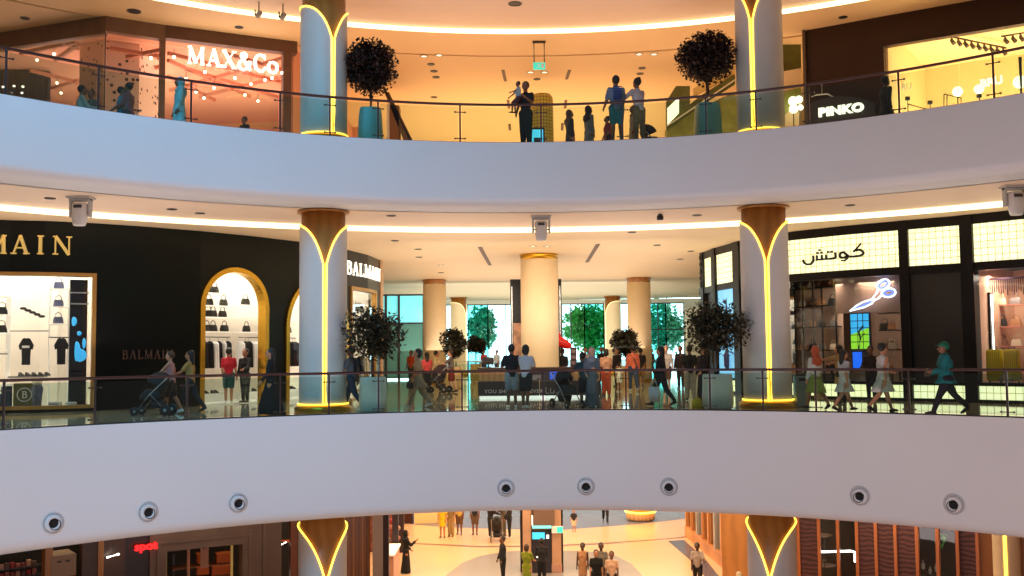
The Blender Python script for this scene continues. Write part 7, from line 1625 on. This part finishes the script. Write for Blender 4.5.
def area(name, loc, rot, sx, sy, power, col, spread=180):
    l = bpy.data.lights.new(name, 'AREA'); l.shape = 'RECTANGLE'; l.size = sx; l.size_y = sy; l.energy = power; l.color = col; l.spread = math.radians(spread)
    o = bpy.data.objects.new(name, l); COL.objects.link(o); o.location = loc; o.rotation_euler = rot; return o
def aim(name, loc, to, sx, sy, power, col, spread=180):
    d = Vector(to)-Vector(loc); return area(name, loc, d.to_track_quat('-Z', 'Y').to_euler(), sx, sy, power, col, spread)
WARM = (1, .66, .34); WARM2 = (1, .76, .48)
UP = (PI, 0, 0)
for nm, x, y, sx, sy, pw in (('upfill_left', -2.9, 45, 3.4, 17, 320), ('upfill_right', 5.2, 45, 3.6, 17, 340), ('upfill_middle', 1.1, 48.5, 3, 9, 120)):  # added fills without fixtures, brighten the middle ceiling, unseen from below
    area(nm, (x, y, 1.75), UP, sx, sy, pw, (1, .80, .64))
area('upfill_mid_far', (1, 65, 1.75), UP, 16, 14, 900, (1, .92, .8))  # added unseen fill that lifts the far ceiling
area('upfill_mid_front', (.6, 32.2, 1.75), UP, 15, 3, 230, (1, .78, .66))  # added unseen fill for the ceiling just behind the rail
aim('column_fill', (1, 33, 3.9), (1, 50, 1.5), 10, .6, 200, (1, .80, .60), 110)  # added fill brightening the column fronts, emits away from the camera
aim('far_fill', (1, 55.5, 4.0), (1, 72, 1.5), 14, .6, 300, (1, .95, .85))  # added fill for the far end, emits away from the camera
area('upfill_walk_left', (-11.5, 26.6, 1.8), UP, 6, 1.6, 110, (1, .8, .72)); area('upfill_walk_right', (11.8, 26.4, 1.8), UP, 6, 1.6, 60, (1, .8, .72))  # added unseen fills brightening the soffit over both side walks
area('upfill_upper', (1, 46, ZU+.4), UP, 14, 14, 1250, (1, .66, .36))  # added fill for the top ceiling, hidden behind the slab edge
area('upfill_upper_front', (.6, 32, ZU+.4), UP, 24, 4, 500, (1, .62, .42))  # added fill for the front of the top ceiling, also hidden by the slab
area('downlight_ground', (1, 46, -3.0), (0, 0, 0), 18, 24, 4200, (1, .76, .48))
area('shop_upfill_orange', (-13, 37, ZU+1.0), UP, 11, 7, 950, (1, .68, .56))  # added upward fill to brighten the shop, no fixture there
area('shop_light_orange_down', (-13, 36, CU-.2), (0, 0, 0), 9, 5, 200, (1, .75, .6))
p = UR.pt(UR.s(960, 60), -3.5)
area('shop_upfill_cream', (p.x+1, p.y, ZU+.5), UP, 9, 4, 700, (1, .78, .42))  # added upward fill, brightens the cream shop from a hidden spot
for px, pw in ((815, 70), (870, 70), (1000, 90)):
    q = MR.pt(MR.s(px, 330), -1.4, 3.75); area('shop_downlight', q, (0, 0, 0), 1.5, .8, pw, (1, .82, .66))
aim('skylight_blue', (-12, 6, 19), (-13, 22, 7), 16, 10, 1400, (.06, .56, 1), 80)  # added lamp for blue daylight from above, aimed to tint the upper band
area('atrium_upfill', (0, 13, ZG+.3), UP, 16, 12, 2400, (1, .83, .82))  # added out-of-frame fill that brightens the lower band and soffits
q = GL.pt(GL.s(200, 560), 1.2, -3.0); area('ground_left_light', q, (0, 0, 0), 12, 1, 120, WARM2)
q = GR.pt(GR.s(880, 560), 1.2, -3.0); area('ground_right_light', q, (0, 0, 0), 12, 1, 220, WARM2)
S.view_settings.view_transform = 'Standard'; S.view_settings.look = 'None'; S.view_settings.gamma = 1; S.view_settings.use_curve_mapping = False
S.view_settings.exposure = 0
